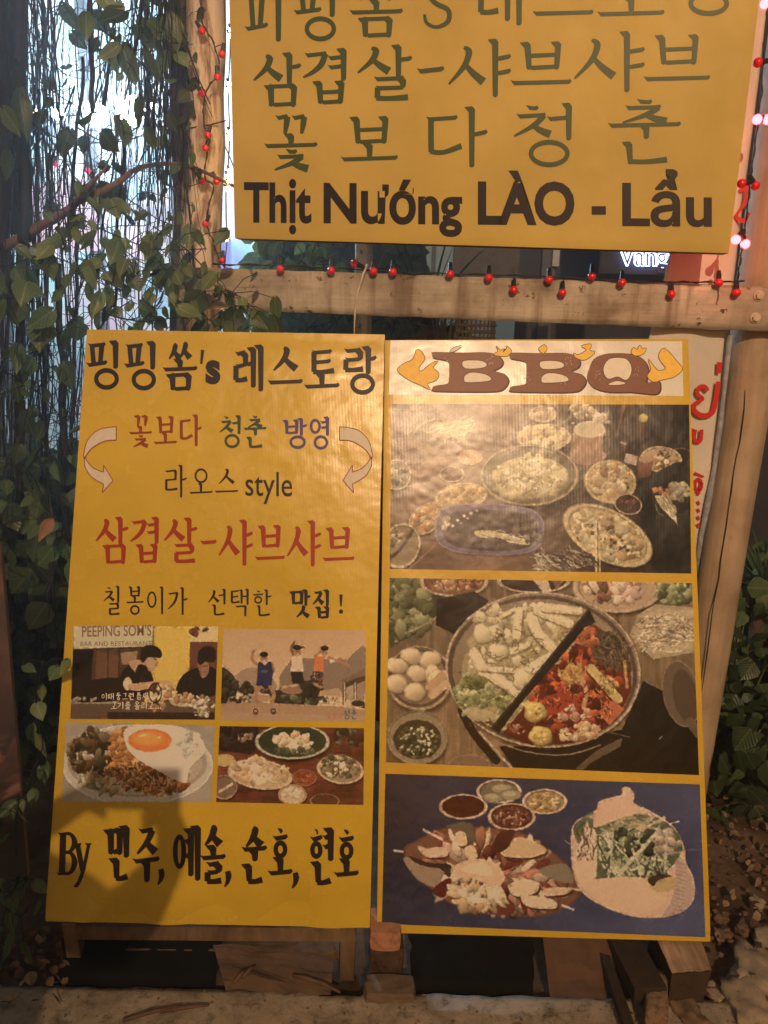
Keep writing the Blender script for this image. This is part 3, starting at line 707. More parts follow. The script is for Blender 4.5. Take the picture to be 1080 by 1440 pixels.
def paint_jump():
    q = [(572, 55), (1025, 58), (1020, 348), (562, 345)]
    c = Canvas(460, 300, q, (196, 140, 92), 22)
    t = np.clip((c.Y - 60) / 200, 0, 1)[..., None]; c.a = np.array((190, 134, 86.)) * (1 - t) + np.array((206, 156, 108.)) * t
    M1 = (132, 100, 74)
    c.poly([(600, 230), (612, 200), (640, 182), (680, 178), (720, 200), (735, 250), (600, 255)], (160, 118, 84), smooth=4)
    c.poly([(750, 245), (752, 200), (775, 170), (790, 150), (830, 148), (900, 150), (925, 160), (940, 145), (962, 155), (985, 130), (1024, 112), (1022, 250), (760, 262)], M1, smooth=3)
    c.poly([(560, 182), (590, 190), (610, 215), (615, 250), (600, 290), (560, 290)], (54, 44, 28), smooth=4); c.food((585, 235, 28, 40, 0), [(44, 36, 24), (66, 54, 34)], 50, (6, 14))
    c.food((645, 245, 22, 14, 0), [(60, 48, 32)], 14, (8, 14)); c.food((800, 268, 78, 26, 0), [(74, 68, 42), (54, 48, 30), (92, 84, 54)], 90, (7, 20)); c.food((850, 245, 40, 22, 0), [(60, 50, 34), (44, 36, 26)], 30, (8, 18))
    c.poly([(590, 270), (690, 262), (700, 292), (580, 292)], (150, 116, 84)); c.food((630, 280, 40, 9, 0), [(190, 150, 110), (60, 40, 30), (120, 86, 60)], 40, (3, 8))
    c.poly([(880, 250), (940, 240), (950, 262), (870, 268)], (176, 128, 86)); c.food((905, 280, 36, 12, 0), [(190, 146, 104), (70, 54, 36)], 30, (4, 9))
    c.poly([(942, 218), (1020, 180), (1020, 200), (950, 228)], (120, 86, 60)); c.poly([(950, 226), (1020, 202), (1020, 305), (950, 295)], (76, 54, 38)); c.poly([(960, 240), (985, 230), (985, 290), (962, 290)], (166, 128, 92)); c.poly([(995, 228), (1020, 218), (1020, 285), (995, 280)], (150, 112, 80))
    for x in (956, 990): c.line([(x, 225), (x, 295)], 5, (196, 152, 110))
    c.line([(968, 150), (966, 222)], 2, (120, 92, 70)); c.ell(985, 292, 32, 14, (190, 146, 108)); c.ell(998, 290, 22, 10, (50, 36, 28))
    c.poly([(562, 292), (700, 288), (940, 300), (1022, 310), (1020, 350), (560, 350)], (168, 118, 78)); c.poly([(562, 318), (1020, 330), (1020, 350), (560, 350)], (176, 128, 88), 0.7)
    skin = (166, 104, 64); dark = (40, 28, 24)
    # jumper in a navy vest
    c.line([(668, 125), (663, 152), (680, 168)], 9, skin, smooth=4); c.line([(725, 165), (732, 185), (722, 200)], 8, skin, smooth=4)
    c.poly([(683, 160), (722, 158), (730, 190), (724, 235), (676, 235), (680, 190)], (44, 42, 66)); c.ell(702, 190, 12, 5, (110, 96, 84), alpha=0.7)
    c.ell(701, 148, 13, 15, skin); c.ell(701, 136, 14, 9, dark); c.poly([(690, 158), (714, 158), (704, 172)], (190, 150, 110)); c.poly([(688, 235), (724, 235), (722, 262), (690, 258)], (50, 40, 32))
    c.line([(690, 240), (675, 255), (680, 285)], 12, skin, smooth=4); c.line([(720, 240), (732, 262), (728, 285)], 12, skin, smooth=4); c.ell(703, 275, 26, 11, (176, 122, 84)); c.food((704, 248, 16, 8, 0), [(130, 100, 70), (50, 40, 34)], 12, (3, 5))
    for x in (674, 729): c.ell(x, 316, 9, 10, (54, 38, 32), ring=0.45); c.ell(x, 322, 8, 5, (110, 50, 36))
    # jumper in a white shirt
    c.line([(797, 98), (788, 118), (796, 142)], 8, (120, 72, 46), smooth=4); c.poly([(792, 140), (822, 138), (826, 190), (784, 190)], (208, 160, 118)); c.ell(806, 128, 13, 14, skin); c.ell(806, 114, 14, 9, dark); c.line([(812, 116), (826, 112)], 5, dark)
    c.poly([(785, 190), (822, 190), (830, 228), (792, 230)], (38, 28, 28)); c.line([(805, 232), (762, 240)], 9, (190, 132, 90)); c.ell(790, 250, 34, 12, (150, 96, 64))
    # jumper in an orange vest
    c.line([(905, 145), (935, 155), (970, 170)], 8, skin, smooth=4); c.line([(862, 142), (880, 128)], 7, skin); c.poly([(862, 142), (890, 140), (890, 192), (858, 190)], (206, 98, 44)); c.ell(892, 128, 12, 13, skin); c.ell(893, 116, 13, 8, dark)
    c.poly([(856, 190), (888, 190), (886, 226), (846, 226)], (70, 52, 40)); c.food((868, 208, 18, 15, 0), [(196, 150, 110), (60, 36, 30), (150, 60, 40)], 26, (3, 5)); c.poly([(908, 150), (925, 154), (912, 164)], (206, 164, 124))
    for fx, fy in ((701, 149), (806, 129), (892, 129)): c.line([(fx - 6, fy - 2), (fx - 2, fy - 2)], 1.5, (40, 24, 20)); c.line([(fx + 2, fy - 2), (fx + 6, fy - 2)], 1.5, (40, 24, 20)); c.line([(fx - 3, fy + 7), (fx + 4, fy + 7)], 2, (230, 190, 160))
    c.line([(860, 228), (880, 238)], 10, skin)
    c.warp(.45); c.blur(1)
    return c

def paint_egg():
    q = [(75, 352), (545, 360), (533, 603), (60, 600)]
    c = Canvas(470, 250, q, (148, 122, 96), 23)
    c.fbm(80, 0.04)
    c.ell(300, 485, 240, 128, (176, 150, 122)); c.ell(300, 485, 240, 128, (196, 170, 140), ring=0.03); c.ell(300, 478, 222, 108, (150, 122, 94), ring=0.08); c.ell(300, 478, 205, 98, (166, 134, 104))
    c.food((185, 455, 105, 75, 10), [(70, 46, 26), (96, 60, 32), (50, 40, 24), (110, 84, 50), (60, 54, 30)], 170, (8, 24), (0.3, 0.8), 0.35, 0.4)
    c.food((330, 510, 130, 62, 15), [(150, 80, 32), (176, 100, 44), (124, 58, 26), (196, 130, 66), (100, 52, 26)], 260, (6, 20), (0.25, 0.7), 0.4, 0.4)
    c.food((255, 430, 40, 60, 0), [(150, 84, 34), (176, 106, 48)], 60, (6, 16)); c.food((180, 540, 60, 22, 12), [(166, 126, 84), (140, 104, 66), (100, 100, 60)], 30, (10, 26), (0.3, 0.6))
    c.strands(330, 515, 130, 60, [(206, 140, 76), (186, 110, 50), (84, 44, 22)], 120, 22, 3)
    c.poly([(262, 410), (260, 380), (285, 364), (360, 358), (440, 366), (500, 400), (515, 440), (490, 470), (465, 500), (455, 540), (420, 532), (370, 505), (310, 472), (275, 440)], (212, 184, 150), smooth=6)
    c.ell(400, 420, 90, 40, (226, 198, 164), 12, 0.6, soft=20); c.food((470, 415, 40, 36, 0), [(186, 160, 126), (206, 182, 148), (160, 130, 98)], 30, (6, 16), rim=0.15, shade=0.2)
    c.ell(342, 408, 72, 38, (206, 96, 24), 0, soft=3); c.ell(335, 402, 58, 27, (226, 122, 36), 0, soft=12); c.ell(322, 392, 20, 6, (244, 176, 90), -8, 0.8, soft=4); c.ell(372, 398, 6, 3, (246, 190, 110))
    c.warp(.55); c.blur(1)
    return c

def paint_spread():
    q = [(560, 362), (1018, 370), (1015, 613), (550, 603)]
    c = Canvas(460, 245, q, (104, 46, 26), 24)
    c.fbm(60, 0.12); c.fbm(8, 0.08, aspect=(10, 1))
    c.poly([(555, 360), (680, 362), (690, 420), (660, 450), (560, 440)], (40, 26, 22)); c.food((640, 390, 30, 22, 0), [(150, 110, 76), (60, 36, 28)], 18, (6, 12)); c.food((590, 400, 24, 30, 0), [(60, 40, 34), (30, 20, 18)], 14, (8, 16))
    c.food((965, 395, 50, 26, 0), [(44, 40, 30), (96, 84, 60), (60, 30, 22)], 40, (6, 16))
    c.ell(790, 430, 118, 50, (30, 16, 12), 0, 0.6, soft=8); c.plate(790, 412, 120, 56, (178, 150, 112), (52, 56, 34), ring=0.10); c.ell(790, 410, 98, 42, (44, 50, 30)); c.food((795, 412, 64, 28, 0), [(206, 160, 108), (186, 138, 86), (214, 176, 128)], 70, (7, 18)); c.food((790, 442, 70, 8, 0), [(60, 62, 36), (84, 84, 50)], 30, (5, 12))
    c.plate(575, 470, 36, 20, (200, 150, 92), (186, 140, 70)); c.plate(575, 555, 42, 40, (160, 118, 84), (120, 86, 60)); c.line([(560, 570), (600, 545)], 8, (196, 150, 106))
    c.plate(688, 515, 104, 48, (202, 152, 104), (190, 140, 92), 8); c.food((690, 505, 84, 32, 8), [(214, 164, 112), (200, 146, 94), (222, 176, 124)], 90, (10, 24), (0.35, 0.7), 0.2, 0.25)
    c.plate(828, 526, 40, 28, (150, 84, 54), (140, 62, 34)); c.food((828, 524, 26, 16, 0), [(166, 78, 40), (120, 50, 28)], 40, (3, 6))
    c.plate(790, 580, 46, 34, (170, 116, 76), (190, 146, 104)); c.food((790, 580, 26, 18, 0), [(212, 170, 126)], 16, (6, 12)); c.plate(892, 600, 48, 24, (140, 90, 60), (90, 46, 30))
    c.plate(942, 500, 76, 46, (190, 148, 104), (150, 110, 74), 8); c.food((938, 492, 60, 34, 8), [(214, 176, 128), (120, 92, 60), (80, 70, 44), (196, 150, 100)], 80, (6, 16))
    c.warp(.55); c.blur(1)
    return c

def paint_side():
    c = Canvas(120, 500, [(0, 0), (120, 0), (120, 500), (0, 500)], (62, 30, 20), 30)
    t = np.clip(c.Y / 500, 0, 1)[..., None]; c.a = np.array((90, 44, 26.)) * (1 - t) + np.array((40, 20, 18.)) * t
    c.fbm(70, 0.25); c.food((70, 340, 60, 60, 40), [(110, 62, 44), (80, 40, 30), (60, 30, 24)], 80, (8, 26), (0.2, 0.4), rot=-50)
    c.blur(1)
    return c
# ------------------------------------------------------------------ lettering: brush-drawn strokes
class Ink:
    """flat print built as thin sheets; photo-measured points are laid on a real plane"""
    def __init__(s, to_plane, normal):
        s.tp, s.n = to_plane, normal
        s.pv, s.pf, s.k = [], [], 0
    def poly(s, pts):
        s.k += 1
        off = s.n * (0.0002 + 0.00003 * s.k)
        b = len(s.pv)
        area = sum(pts[i][0] * pts[(i+1) % len(pts)][1] - pts[(i+1) % len(pts)][0] * pts[i][1] for i in range(len(pts)))
        if area > 0: pts = pts[::-1]
        s.pv += [s.tp(x, y) + off for x, y in pts]
        s.pf.append(tuple(range(b, b + len(pts))))
    def mesh2d(s, pts, faces):
        s.k += 1
        off = s.n * (0.0002 + 0.00003 * s.k)
        b = len(s.pv)
        s.pv += [s.tp(x, y) + off for x, y in pts]
        s.pf += [tuple(i + b for i in f) for f in faces]
    def ribbon(s, pts, ws, k=5):
        P = catmull(pts, k, False) if len(pts) > 2 else [pts[0], ((pts[0][0]+pts[1][0])/2, (pts[0][1]+pts[1][1])/2), pts[1]]
        n = len(P); L, Rr = [], []
        for i, p in enumerate(P):
            a = P[max(i-1, 0)]; b = P[min(i+1, n-1)]
            dx, dy = b[0]-a[0], b[1]-a[1]; l = math.hypot(dx, dy) + 1e-9
            t = i / (n - 1) * (len(ws) - 1); j = min(int(t), len(ws) - 2)
            w = (ws[j] * (1 - (t - j)) + ws[j+1] * (t - j)) / 2
            L.append((p[0] - dy/l*w, p[1] + dx/l*w)); Rr.append((p[0] + dy/l*w, p[1] - dx/l*w))
        pts2 = L + Rr
        s.mesh2d(pts2, [(i, i+1, n+i+1, n+i) for i in range(n-1)])
    def v(s, x, y0, y1, w, x1=None):
        x1 = x if x1 is None else x1
        s.poly([(x-1.25*w, y0+.05*w), (x+.1*w, y0-.1*w), (x+.6*w, y0+.45*w), (x1+.5*w, y1-.35*w), (x1+.1*w, y1), (x1-.4*w, y1-.2*w), (x-.5*w, y0+.95*w), (x-.85*w, y0+.6*w)])
    def h(s, x0, y0, x1, y1, w):
        s.poly([(x0, y0-.6*w), (x0+.7*w, y0-.42*w), (x1-1.0*w, y1-.42*w), (x1-.3*w, y1-.6*w), (x1, y1-.05*w), (x1-.5*w, y1+.45*w), (x0+.8*w, y0+.5*w)])
    def ring(s, cx, cy, rx, ry, w):
        n = 26; pts = []
        for a in (0, 1):
            for i in range(n):
                th = 2*math.pi*i/n
                q = w/2 if a == 0 else -w/2
                pts.append((cx+(rx+q*0.9)*math.cos(th), cy+(ry+q)*math.sin(th)))
        s.mesh2d(pts, [(i, (i+1) % n, n+(i+1) % n, n+i) for i in range(n)])
    def build(s, name, mat, parent, label=None):
        if not s.pv: return None
        # faces wound towards the viewer
        me = bpy.data.meshes.new(name)
        me.from_pydata([tuple(v) for v in s.pv], [], s.pf)
        me.update()
        bm = bmesh.new(); bm.from_mesh(me)
        for f in bm.faces:
            if f.normal.dot(s.n) < 0: f.normal_flip()
        bm.to_mesh(me); bm.free()
        o = link_mesh(name, me, parent, mat)
        if label: o['label'] = label
        return o

CHO = 'ㄱㄲㄴㄷㄸㄹㅁㅂㅃㅅㅆㅇㅈㅉㅊㅋㅌㅍㅎ'
JUNG = 'ㅏㅐㅑㅒㅓㅔㅕㅖㅗㅘㅙㅚㅛㅜㅝㅞㅟㅠㅡㅢㅣ'
JONG = ' ㄱㄲㄳㄴㄵㄶㄷㄹㄺㄻㄼㄽㄾㄿㅀㅁㅂㅄㅅㅆㅇㅈㅊㅋㅌㅍㅎ'
def jamo(ink, j, box, w, side):
    """side: 'l' initial beside an upright vowel, 't' above a flat one, 'f' final"""
    x0, y0, x1, y1 = box; W, H = x1-x0, y1-y0
    X = lambda a: x0 + a*W
    Y = lambda a: y0 + a*H
    hw = w * 0.72
    def hh(a, b, c, d): ink.h(X(a), Y(b), X(c), Y(d), hw)
    def vv(a, b, c, a2=None): ink.v(X(a), Y(b), Y(c), w*0.9, None if a2 is None else X(a2))
    def ss(p, ws): ink.ribbon([(X(a), Y(b)) for a, b in p], [q*w for q in ws])
    if j in 'ㄱ':
        hh(.02, .14, .88, .08)
        if side == 'l': ss([(.82, .08), (.66, .5), (.32, .8), (-.02, .98)], [1, .95, .7, .3])
        elif side == 't': ss([(.82, .08), (.76, .5), (.66, .95)], [1, .9, .5])
        else: vv(.84, .06, 1.0, .82)
    elif j == 'ㄸ':
        jamo(ink, 'ㄷ', (x0, y0, x0+W*.46, y1), w, 't'); jamo(ink, 'ㄷ', (x0+W*.5, y0, x1, y1), w, 't')
    elif j == 'ㄲ':
        jamo(ink, 'ㄱ', (x0, y0, x0+W*.48, y1), w, 't'); jamo(ink, 'ㄱ', (x0+W*.5, y0, x1, y1), w, 't')
    elif j == 'ㄴ': vv(.14, .0, .92, .16); ss([(.12, .88), (.5, .90), (.98, .80)], [.8, .75, .95])
    elif j == 'ㄷ': hh(.02, .1, .9, .06); ss([(.16, .1), (.16, .6), (.17, .92)], [.9, .9, .9]); ss([(.14, .9), (.5, .92), (1.0, .76)], [.8, .75, .95])
    elif j == 'ㄹ':
        hh(.05, .08, .9, .04); vv(.86, .03, .50, .85); hh(.1, .48, .9, .45); ss([(.16, .46), (.15, .92)], [.9, .9]); ss([(.12, .92), (.5, .93), (1.0, .88)], [.8, .75, .95])
    elif j == 'ㅁ': vv(.14, .02, 1.0, .16); hh(.1, .08, .9, .05); vv(.88, .0, 1.02, .85); hh(.14, .9, .9, .86)
    elif j == 'ㅂ': vv(.14, .0, 1.0, .18); vv(.9, -.02, 1.0, .86); hh(.16, .48, .9, .45); hh(.16, .92, .9, .88)
    elif j == 'ㅅ':
        ss([(.42, .0), (.56, .12), (.42, .5), (.0, .96)], [.5, 1.05, .9, .3]); ss([(.44, .42), (.66, .66), (.96, .9)], [.6, 1.0, 1.35])
    elif j == 'ㅆ':
        jamo(ink, 'ㅅ', (x0, y0+H*.08, x0+W*.5, y1), w*.85, side); jamo(ink, 'ㅅ', (x0+W*.46, y0, x1, y1), w*.85, side)
    elif j == 'ㅇ': ink.ring(X(.5), Y(.5), W*.36, H*.40, w*.8)
    elif j == 'ㅈ': hh(.06, .12, .88, .07); ss([(.82, .08), (.55, .5), (.0, .97)], [1, .85, .3]); ss([(.5, .48), (.7, .7), (1.0, .9)], [.6, 1, 1.3])
    elif j == 'ㅊ': hh(.32, .02, .68, .05); jamo(ink, 'ㅈ', (x0, y0+H*.22, x1, y1), w, side)
    elif j == 'ㅌ': hh(.05, .08, .92, .04); hh(.14, .5, .88, .46); ss([(.16, .06), (.16, .92)], [.9, .9]); ss([(.12, .92), (.5, .93), (1.0, .86)], [.8, .75, .95])
    elif j == 'ㅍ': hh(.04, .1, .94, .05); ss([(.26, .1), (.34, .86)], [.8, .8]); ss([(.74, .08), (.66, .82)], [.9, .8]); hh(-.04, .94, 1.02, .84)
    elif j == 'ㅎ': hh(.34, .02, .66, .05); hh(.02, .3, .96, .25); ink.ring(X(.5), Y(.7), W*.28, H*.24, w*.75)
    elif j in 'ㅏㅑ':
        vv(.35, .0, 1.0); [hh(.35, t, 1.0, t-.03) for t in ((.45,) if j == 'ㅏ' else (.33, .58))]
    elif j in 'ㅓㅕ':
        vv(.75, .0, 1.0); [hh(-.15, t, .75, t-.03) for t in ((.42,) if j == 'ㅓ' else (.3, .58))]
    elif j == 'ㅣ': vv(.6, .0, 1.0)
    elif j == 'ㅐ': vv(.2, .05, .92); vv(.85, .0, 1.0); hh(.2, .46, .85, .46)
    elif j in 'ㅔㅖ':
        vv(.38, .05, .92); vv(.92, .0, 1.0); [hh(-.2, t, .38, t-.02) for t in ((.42,) if j == 'ㅔ' else (.3, .56))]
    elif j == 'ㅗ': vv(.5, .0, .75); hh(.0, .82, 1.0, .74)
    elif j == 'ㅜ': hh(.0, .2, 1.0, .12); vv(.52, .16, 1.0)
    elif j == 'ㅡ': hh(.0, .55, 1.0, .46)

def hangul(ink, ch, x0, x1, y0, y1, w):
    k = ord(ch) - 0xAC00
    a, b, c = CHO[k // 588], JUNG[k % 588 // 28], JONG[k % 28]
    W, H = x1-x0, y1-y0
    bx = lambda p, q, r_, s_: (x0+p*W, y0+q*H, x0+r_*W, y0+s_*H)
    dbl = b in 'ㅐㅔㅖ'
    if b in 'ㅏㅑㅓㅕㅣㅐㅔㅖ':
        sp = .50 if dbl else .60
        if c == ' ':
            jamo(ink, a, bx(0, .14, sp-.02, .8), w, 'l'); jamo(ink, b, bx(sp, 0, 1, 1), w, 'v')
        else:
            jamo(ink, a, bx(0, .06, sp, .54), w, 'l'); jamo(ink, b, bx(sp, 0, 1, .60), w, 'v')
            fb = bx(.26, .60, .92, 1.02) if c != 'ㅇ' else bx(.16, .58, 1.0, 1.03)
            jamo(ink, c, fb, w, 'f')
    else:
        if c == ' ':
            yv = .58 if b != 'ㅜ' else .52
            jamo(ink, a, bx(.18, .02, .84, .6 if b != 'ㅜ' else .5), w, 't'); jamo(ink, b, bx(0, yv if b == 'ㅗ' else (.52 if b == 'ㅜ' else .72), 1, 1.0), w, 'v')
        else:
            jamo(ink, a, bx(.2, 0, .8, .36), w, 't'); jamo(ink, b, bx(0, .34, 1, .62), w, 'v'); jamo(ink, c, bx(.2, .66, .82, 1.02), w, 'f')

_font_cache = {}
def text2d(txt, offset=0.0, font_space=1.0):
    cu = bpy.data.curves.new('t', 'FONT')
    cu.body = txt; cu.size = 1.0; cu.offset = offset; cu.resolution_u = 4; cu.space_character = font_space
    ob = bpy.data.objects.new('t', cu); COL.objects.link(ob)
    bpy.context.view_layer.update()
    dg = bpy.context.evaluated_depsgraph_get()
    me = bpy.data.meshes.new_from_object(ob.evaluated_get(dg))
    vs = [(v.co.x, v.co.y) for v in me.vertices]; fs = [tuple(p.vertices) for p in me.polygons]
    bpy.data.objects.remove(ob); bpy.data.curves.remove(cu); bpy.data.meshes.remove(me)
    return vs, fs

def latin(ink, txt, x0, x1, base0, base1, cap, offset=0.0, ref='H', shear=0.0):
    vs, fs = text2d(txt, offset)
    rv, _ = text2d(ref, offset)
    ch = max(v[1] for v in rv) - min(v[1] for v in rv)
    bx0, bx1 = min(v[0] for v in vs), max(v[0] for v in vs)
    sx = (x1-x0)/(bx1-bx0); sy = cap/ch; off = min(v[1] for v in rv)
    pts = []
    for x, y in vs:
        t = (x-bx0)/(bx1-bx0)
        X = x0 + t*(x1-x0)
        Y = base0 + (base1-base0)*t - (y-off)*sy
        pts.append((X + shear*(base0-Y), Y))
    ink.mesh2d(pts, fs)
# ------------------------------------------------------------------ frames of reference
UPY = Vector((0, 1, 0))
# the two menu boards lean back about 20 degrees against the fence
BN = Vector((0, -math.cos(R(17.5)), math.sin(R(17.5))))       # board front normal
BP = Vector((0, 1.435, 0.118))
def on_board(px, py): return hit(px, py, BP, BN)
# the upper sign hangs nearly upright, its right side a little nearer
SN = Vector((-math.sin(R(8)), -math.cos(R(8)), 0.0)).normalized()
SP = Vector((0, 1.97, 1.6))
def on_sign(px, py): return hit(px, py, SP, SN)
def on_sign_ink(px, py): return hit(px, py, SP, SN) - SN * 0.0001
# fence rail
FN = Vector((-math.sin(R(5)), -math.cos(R(5)), 0.0))
FP = Vector((0, 2.07, 1.4))
def on_fence(px, py): return hit(px, py, FP, FN)

# ------------------------------------------------------------------ materials in use
YEL = (0.68, 0.47, 0.045)
M_yel = vinyl('yellow_vinyl', YEL)
M_yel_top = vinyl('yellow_vinyl_matt', (0.60, 0.435, 0.10), spec=0.3, rough=0.5)
M_yel_r = vinyl('yellow_vinyl_border', (0.70, 0.47, 0.055))
M_white_v = vinyl('white_vinyl', (0.82, 0.80, 0.76))
def ink(name, col, rough=0.42): return simple(name, col, rough, 90, 0.10, 0.05, 0.22)
I_black = ink('black_ink', (0.018, 0.012, 0.010))
I_navy = ink('dark_ink', (0.014, 0.010, 0.012))
I_green = ink('green_ink', (0.055, 0.085, 0.032))
I_dgreen = ink('dark_green_ink', (0.035, 0.07, 0.03))
I_brown = ink('red_brown_ink', (0.27, 0.045, 0.012))
I_red = ink('red_ink', (0.34, 0.035, 0.014))
I_blue = ink('violet_ink', (0.085, 0.055, 0.22))
I_bbq = ink('brown_ink', (0.23, 0.105, 0.075))
I_outl = ink('outline_ink', (0.06, 0.03, 0.03))
I_flame = ink('orange_ink', (0.88, 0.56, 0.10))
I_white = ink('white_ink', (0.80, 0.74, 0.66))
I_grey = ink('pale_ink', (0.66, 0.60, 0.53))
I_bred = ink('banner_red', (0.55, 0.03, 0.02))
M_edge = simple('board_edge', (0.16, 0.10, 0.05), 0.6)
M_dark = simple('dark_underside', (0.03, 0.02, 0.014), 0.8)

def painted_wood():
    t = NT('old_white_painted_wood')
    co = t.coord('Object'); st = t.coord('Object', (1.2, 1.2, 22))
    g = t.noise(st, 5, 6, 0.6, 0.3)
    b = t.noise(co, 6.5, 6, 0.6)
    c = t.ramp(b, [(0.30, (0.30, 0.24, 0.18)), (0.45, (0.54, 0.47, 0.39)), (0.7, (0.66, 0.60, 0.52))])
    c = t.mix(1.0, c, t.ramp(g, [(0.3, (0.84,) * 3), (0.6, (1, 1, 1))]), 'MULTIPLY')
    # vertical drips below the bulbs and brown scuffs
    dr = t.noise(t.coord('Object', (26, 26, 1.6)), 1.0, 4, 0.6)
    c = t.mix(t.ramp(dr, [(0.50, (0, 0, 0)), (0.66, (0.75,) * 3)]), c, (0.26, 0.17, 0.11))
    ch = t.noise(co, 21, 5, 0.75)
    c = t.mix(t.ramp(ch, [(0.61, (0, 0, 0)), (0.64, (1, 1, 1))]), c, (0.13, 0.07, 0.04))
    ck = t.noise(t.coord('Object', (1.4, 1.4, 55)), 1.0, 5, 0.75, 0.6)
    ckm = t.ramp(ck, [(0.30, (0.85,) * 3), (0.36, (0, 0, 0))])
    c = t.mix(ckm, c, (0.16, 0.11, 0.075))
    gr = t.noise(co, 2.6, 6, 0.7)
    c = t.mix(1.0, c, t.ramp(gr, [(0.36, (0.50, 0.47, 0.43)), (0.6, (1, 1, 1))]), 'MULTIPLY')
    nb = t.bump(g, 0.35, 0.003); nb = t.bump(ch, 0.3, 0.002, nb); nb = t.bump(ck, 0.5, 0.003, nb)
    return t.fin(c, 0.62, nb, 0.3)
M_rail = painted_wood()

def pole_mat():
    t = NT('weathered_pole_wood')
    co = t.coord('Object'); st = t.coord('Object', (9, 9, 0.7))
    g = t.noise(st, 3, 7, 0.6, 0.2); b = t.noise(co, 5, 6, 0.6)
    c = t.ramp(b, [(0.28, (0.27, 0.19, 0.125)), (0.5, (0.46, 0.35, 0.245)), (0.75, (0.57, 0.46, 0.34))])
    c = t.mix(1.0, c, t.ramp(g, [(0.3, (0.72,) * 3), (0.6, (1, 1, 1))]), 'MULTIPLY')
    kn = t.noise(t.coord('Object', (1, 1, 0.45)), 13, 4, 0.7)
    c = t.mix(t.ramp(kn, [(0.66, (0, 0, 0)), (0.75, (0.8,) * 3)]), c, (0.17, 0.10, 0.06))
    ck = t.noise(t.coord('Object', (38, 38, 0.9)), 1.0, 5, 0.75, 0.5)
    c = t.mix(t.ramp(ck, [(0.30, (0.75,) * 3), (0.35, (0, 0, 0))]), c, (0.16, 0.10, 0.06))
    nb = t.bump(ck, 0.5, 0.004, t.bump(g, 0.45, 0.005))
    return t.fin(c, 0.65, nb, 0.3)
M_pole = pole_mat()

def trunk_mat():
    t = NT('peeling_trunk')
    co = t.coord('Object'); st = t.coord('Object', (10, 10, 1.5))
    g = t.noise(st, 2.4, 8, 0.7, 0.6)
    c = t.ramp(g, [(0.32, (0.10, 0.06, 0.045)), (0.42, (0.34, 0.24, 0.18)), (0.5, (0.66, 0.55, 0.46)), (0.8, (0.74, 0.64, 0.58))])
    return t.fin(c, 0.75, t.bump(g, 0.8, 0.01), 0.2)
M_trunk = trunk_mat()
M_bark = simple('dark_bark', (0.085, 0.055, 0.038), 0.85, 30, 0.5, 0.8, 0.2, 0.006)
M_stem = simple('vine_stem', (0.013, 0.012, 0.013), 0.8, 60, 0.4, 0.3)
M_stem_b = simple('brown_stem', (0.15, 0.085, 0.06), 0.8, 40, 0.4, 0.5)
M_cord = simple('green_black_cord', (0.012, 0.016, 0.012), 0.5)
M_cable = simple('pale_tie_cord', (0.6, 0.5, 0.38), 0.6)

def leaf_mat(name, c1, c2, vein, trans=0.35):
    t = NT(name)
    uv = t.coord('UV')
    sep = t.n('ShaderNodeSeparateXYZ'); t.l(uv, sep.inputs[0])
    info = t.n('ShaderNodeObjectInfo')
    # side veins: stripes running up and outwards from the midrib
    ax = t.n('ShaderNodeMath', _operation='SUBTRACT'); t.l(sep.outputs[0], ax.inputs[0]); ax.inputs[1].default_value = 0.5
    ab = t.n('ShaderNodeMath', _operation='ABSOLUTE'); t.l(ax.outputs[0], ab.inputs[0])
    m1 = t.n('ShaderNodeMath', _operation='MULTIPLY_ADD'); t.l(ab.outputs[0], m1.inputs[0]); m1.inputs[1].default_value = 0.9; t.l(sep.outputs[1], m1.inputs[2])
    m2 = t.n('ShaderNodeMath', _operation='MULTIPLY'); t.l(m1.outputs[0], m2.inputs[0]); m2.inputs[1].default_value = 42
    sn = t.n('ShaderNodeMath', _operation='SINE'); t.l(m2.outputs[0], sn.inputs[0])
    vv = t.ramp(sn.outputs[0], [(0.86, (0, 0, 0)), (1.0, (0.38,) * 3)])
    mid = t.ramp(ab.outputs[0], [(0.0, (0.9,) * 3), (0.045, (0, 0, 0))])
    vv = t.mix(1.0, vv, mid, 'ADD')
    n1 = t.noise(t.coord('Object'), 22, 4, 0.6)
    base = t.ramp(n1, [(0.3, c1), (0.7, c2)])
    rn = t.n('ShaderNodeMath', _operation='MULTIPLY_ADD'); t.l(info.outputs['Random'], rn.inputs[0]); rn.inputs[1].default_value = 0.7; rn.inputs[2].default_value = 0.62
    base = t.mix(1.0, base, t.ramp(info.outputs['Random'], [(0, (0.62, 0.62, 0.62)), (0.5, (1, 1, 0.9)), (1, (1.0, 0.86, 0.6))]), 'MULTIPLY')
    base = t.mix(vv, base, vein)
    m = t.fin(base, 0.42, t.bump(sn.outputs[0], 0.18, 0.002), 0.5)
    tr = t.n('ShaderNodeBsdfTranslucent'); t.l(base, tr.inputs['Color'])
    mx = t.n('ShaderNodeMixShader'); mx.inputs[0].default_value = trans
    t.l(t.p.outputs[0], mx.inputs[1]); t.l(tr.outputs[0], mx.inputs[2]); t.l(mx.outputs[0], t.out.inputs['Surface'])
    return m
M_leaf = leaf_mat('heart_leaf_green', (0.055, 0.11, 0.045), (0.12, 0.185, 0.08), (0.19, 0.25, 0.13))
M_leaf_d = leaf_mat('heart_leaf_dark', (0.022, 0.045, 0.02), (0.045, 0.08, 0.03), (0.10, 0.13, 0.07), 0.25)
M_leaf_p = leaf_mat('heart_leaf_pale', (0.13, 0.19, 0.07), (0.20, 0.27, 0.10), (0.30, 0.36, 0.18))
M_grass = leaf_mat('blade_green', (0.07, 0.11, 0.04), (0.13, 0.17, 0.06), (0.2, 0.22, 0.1), 0.2)
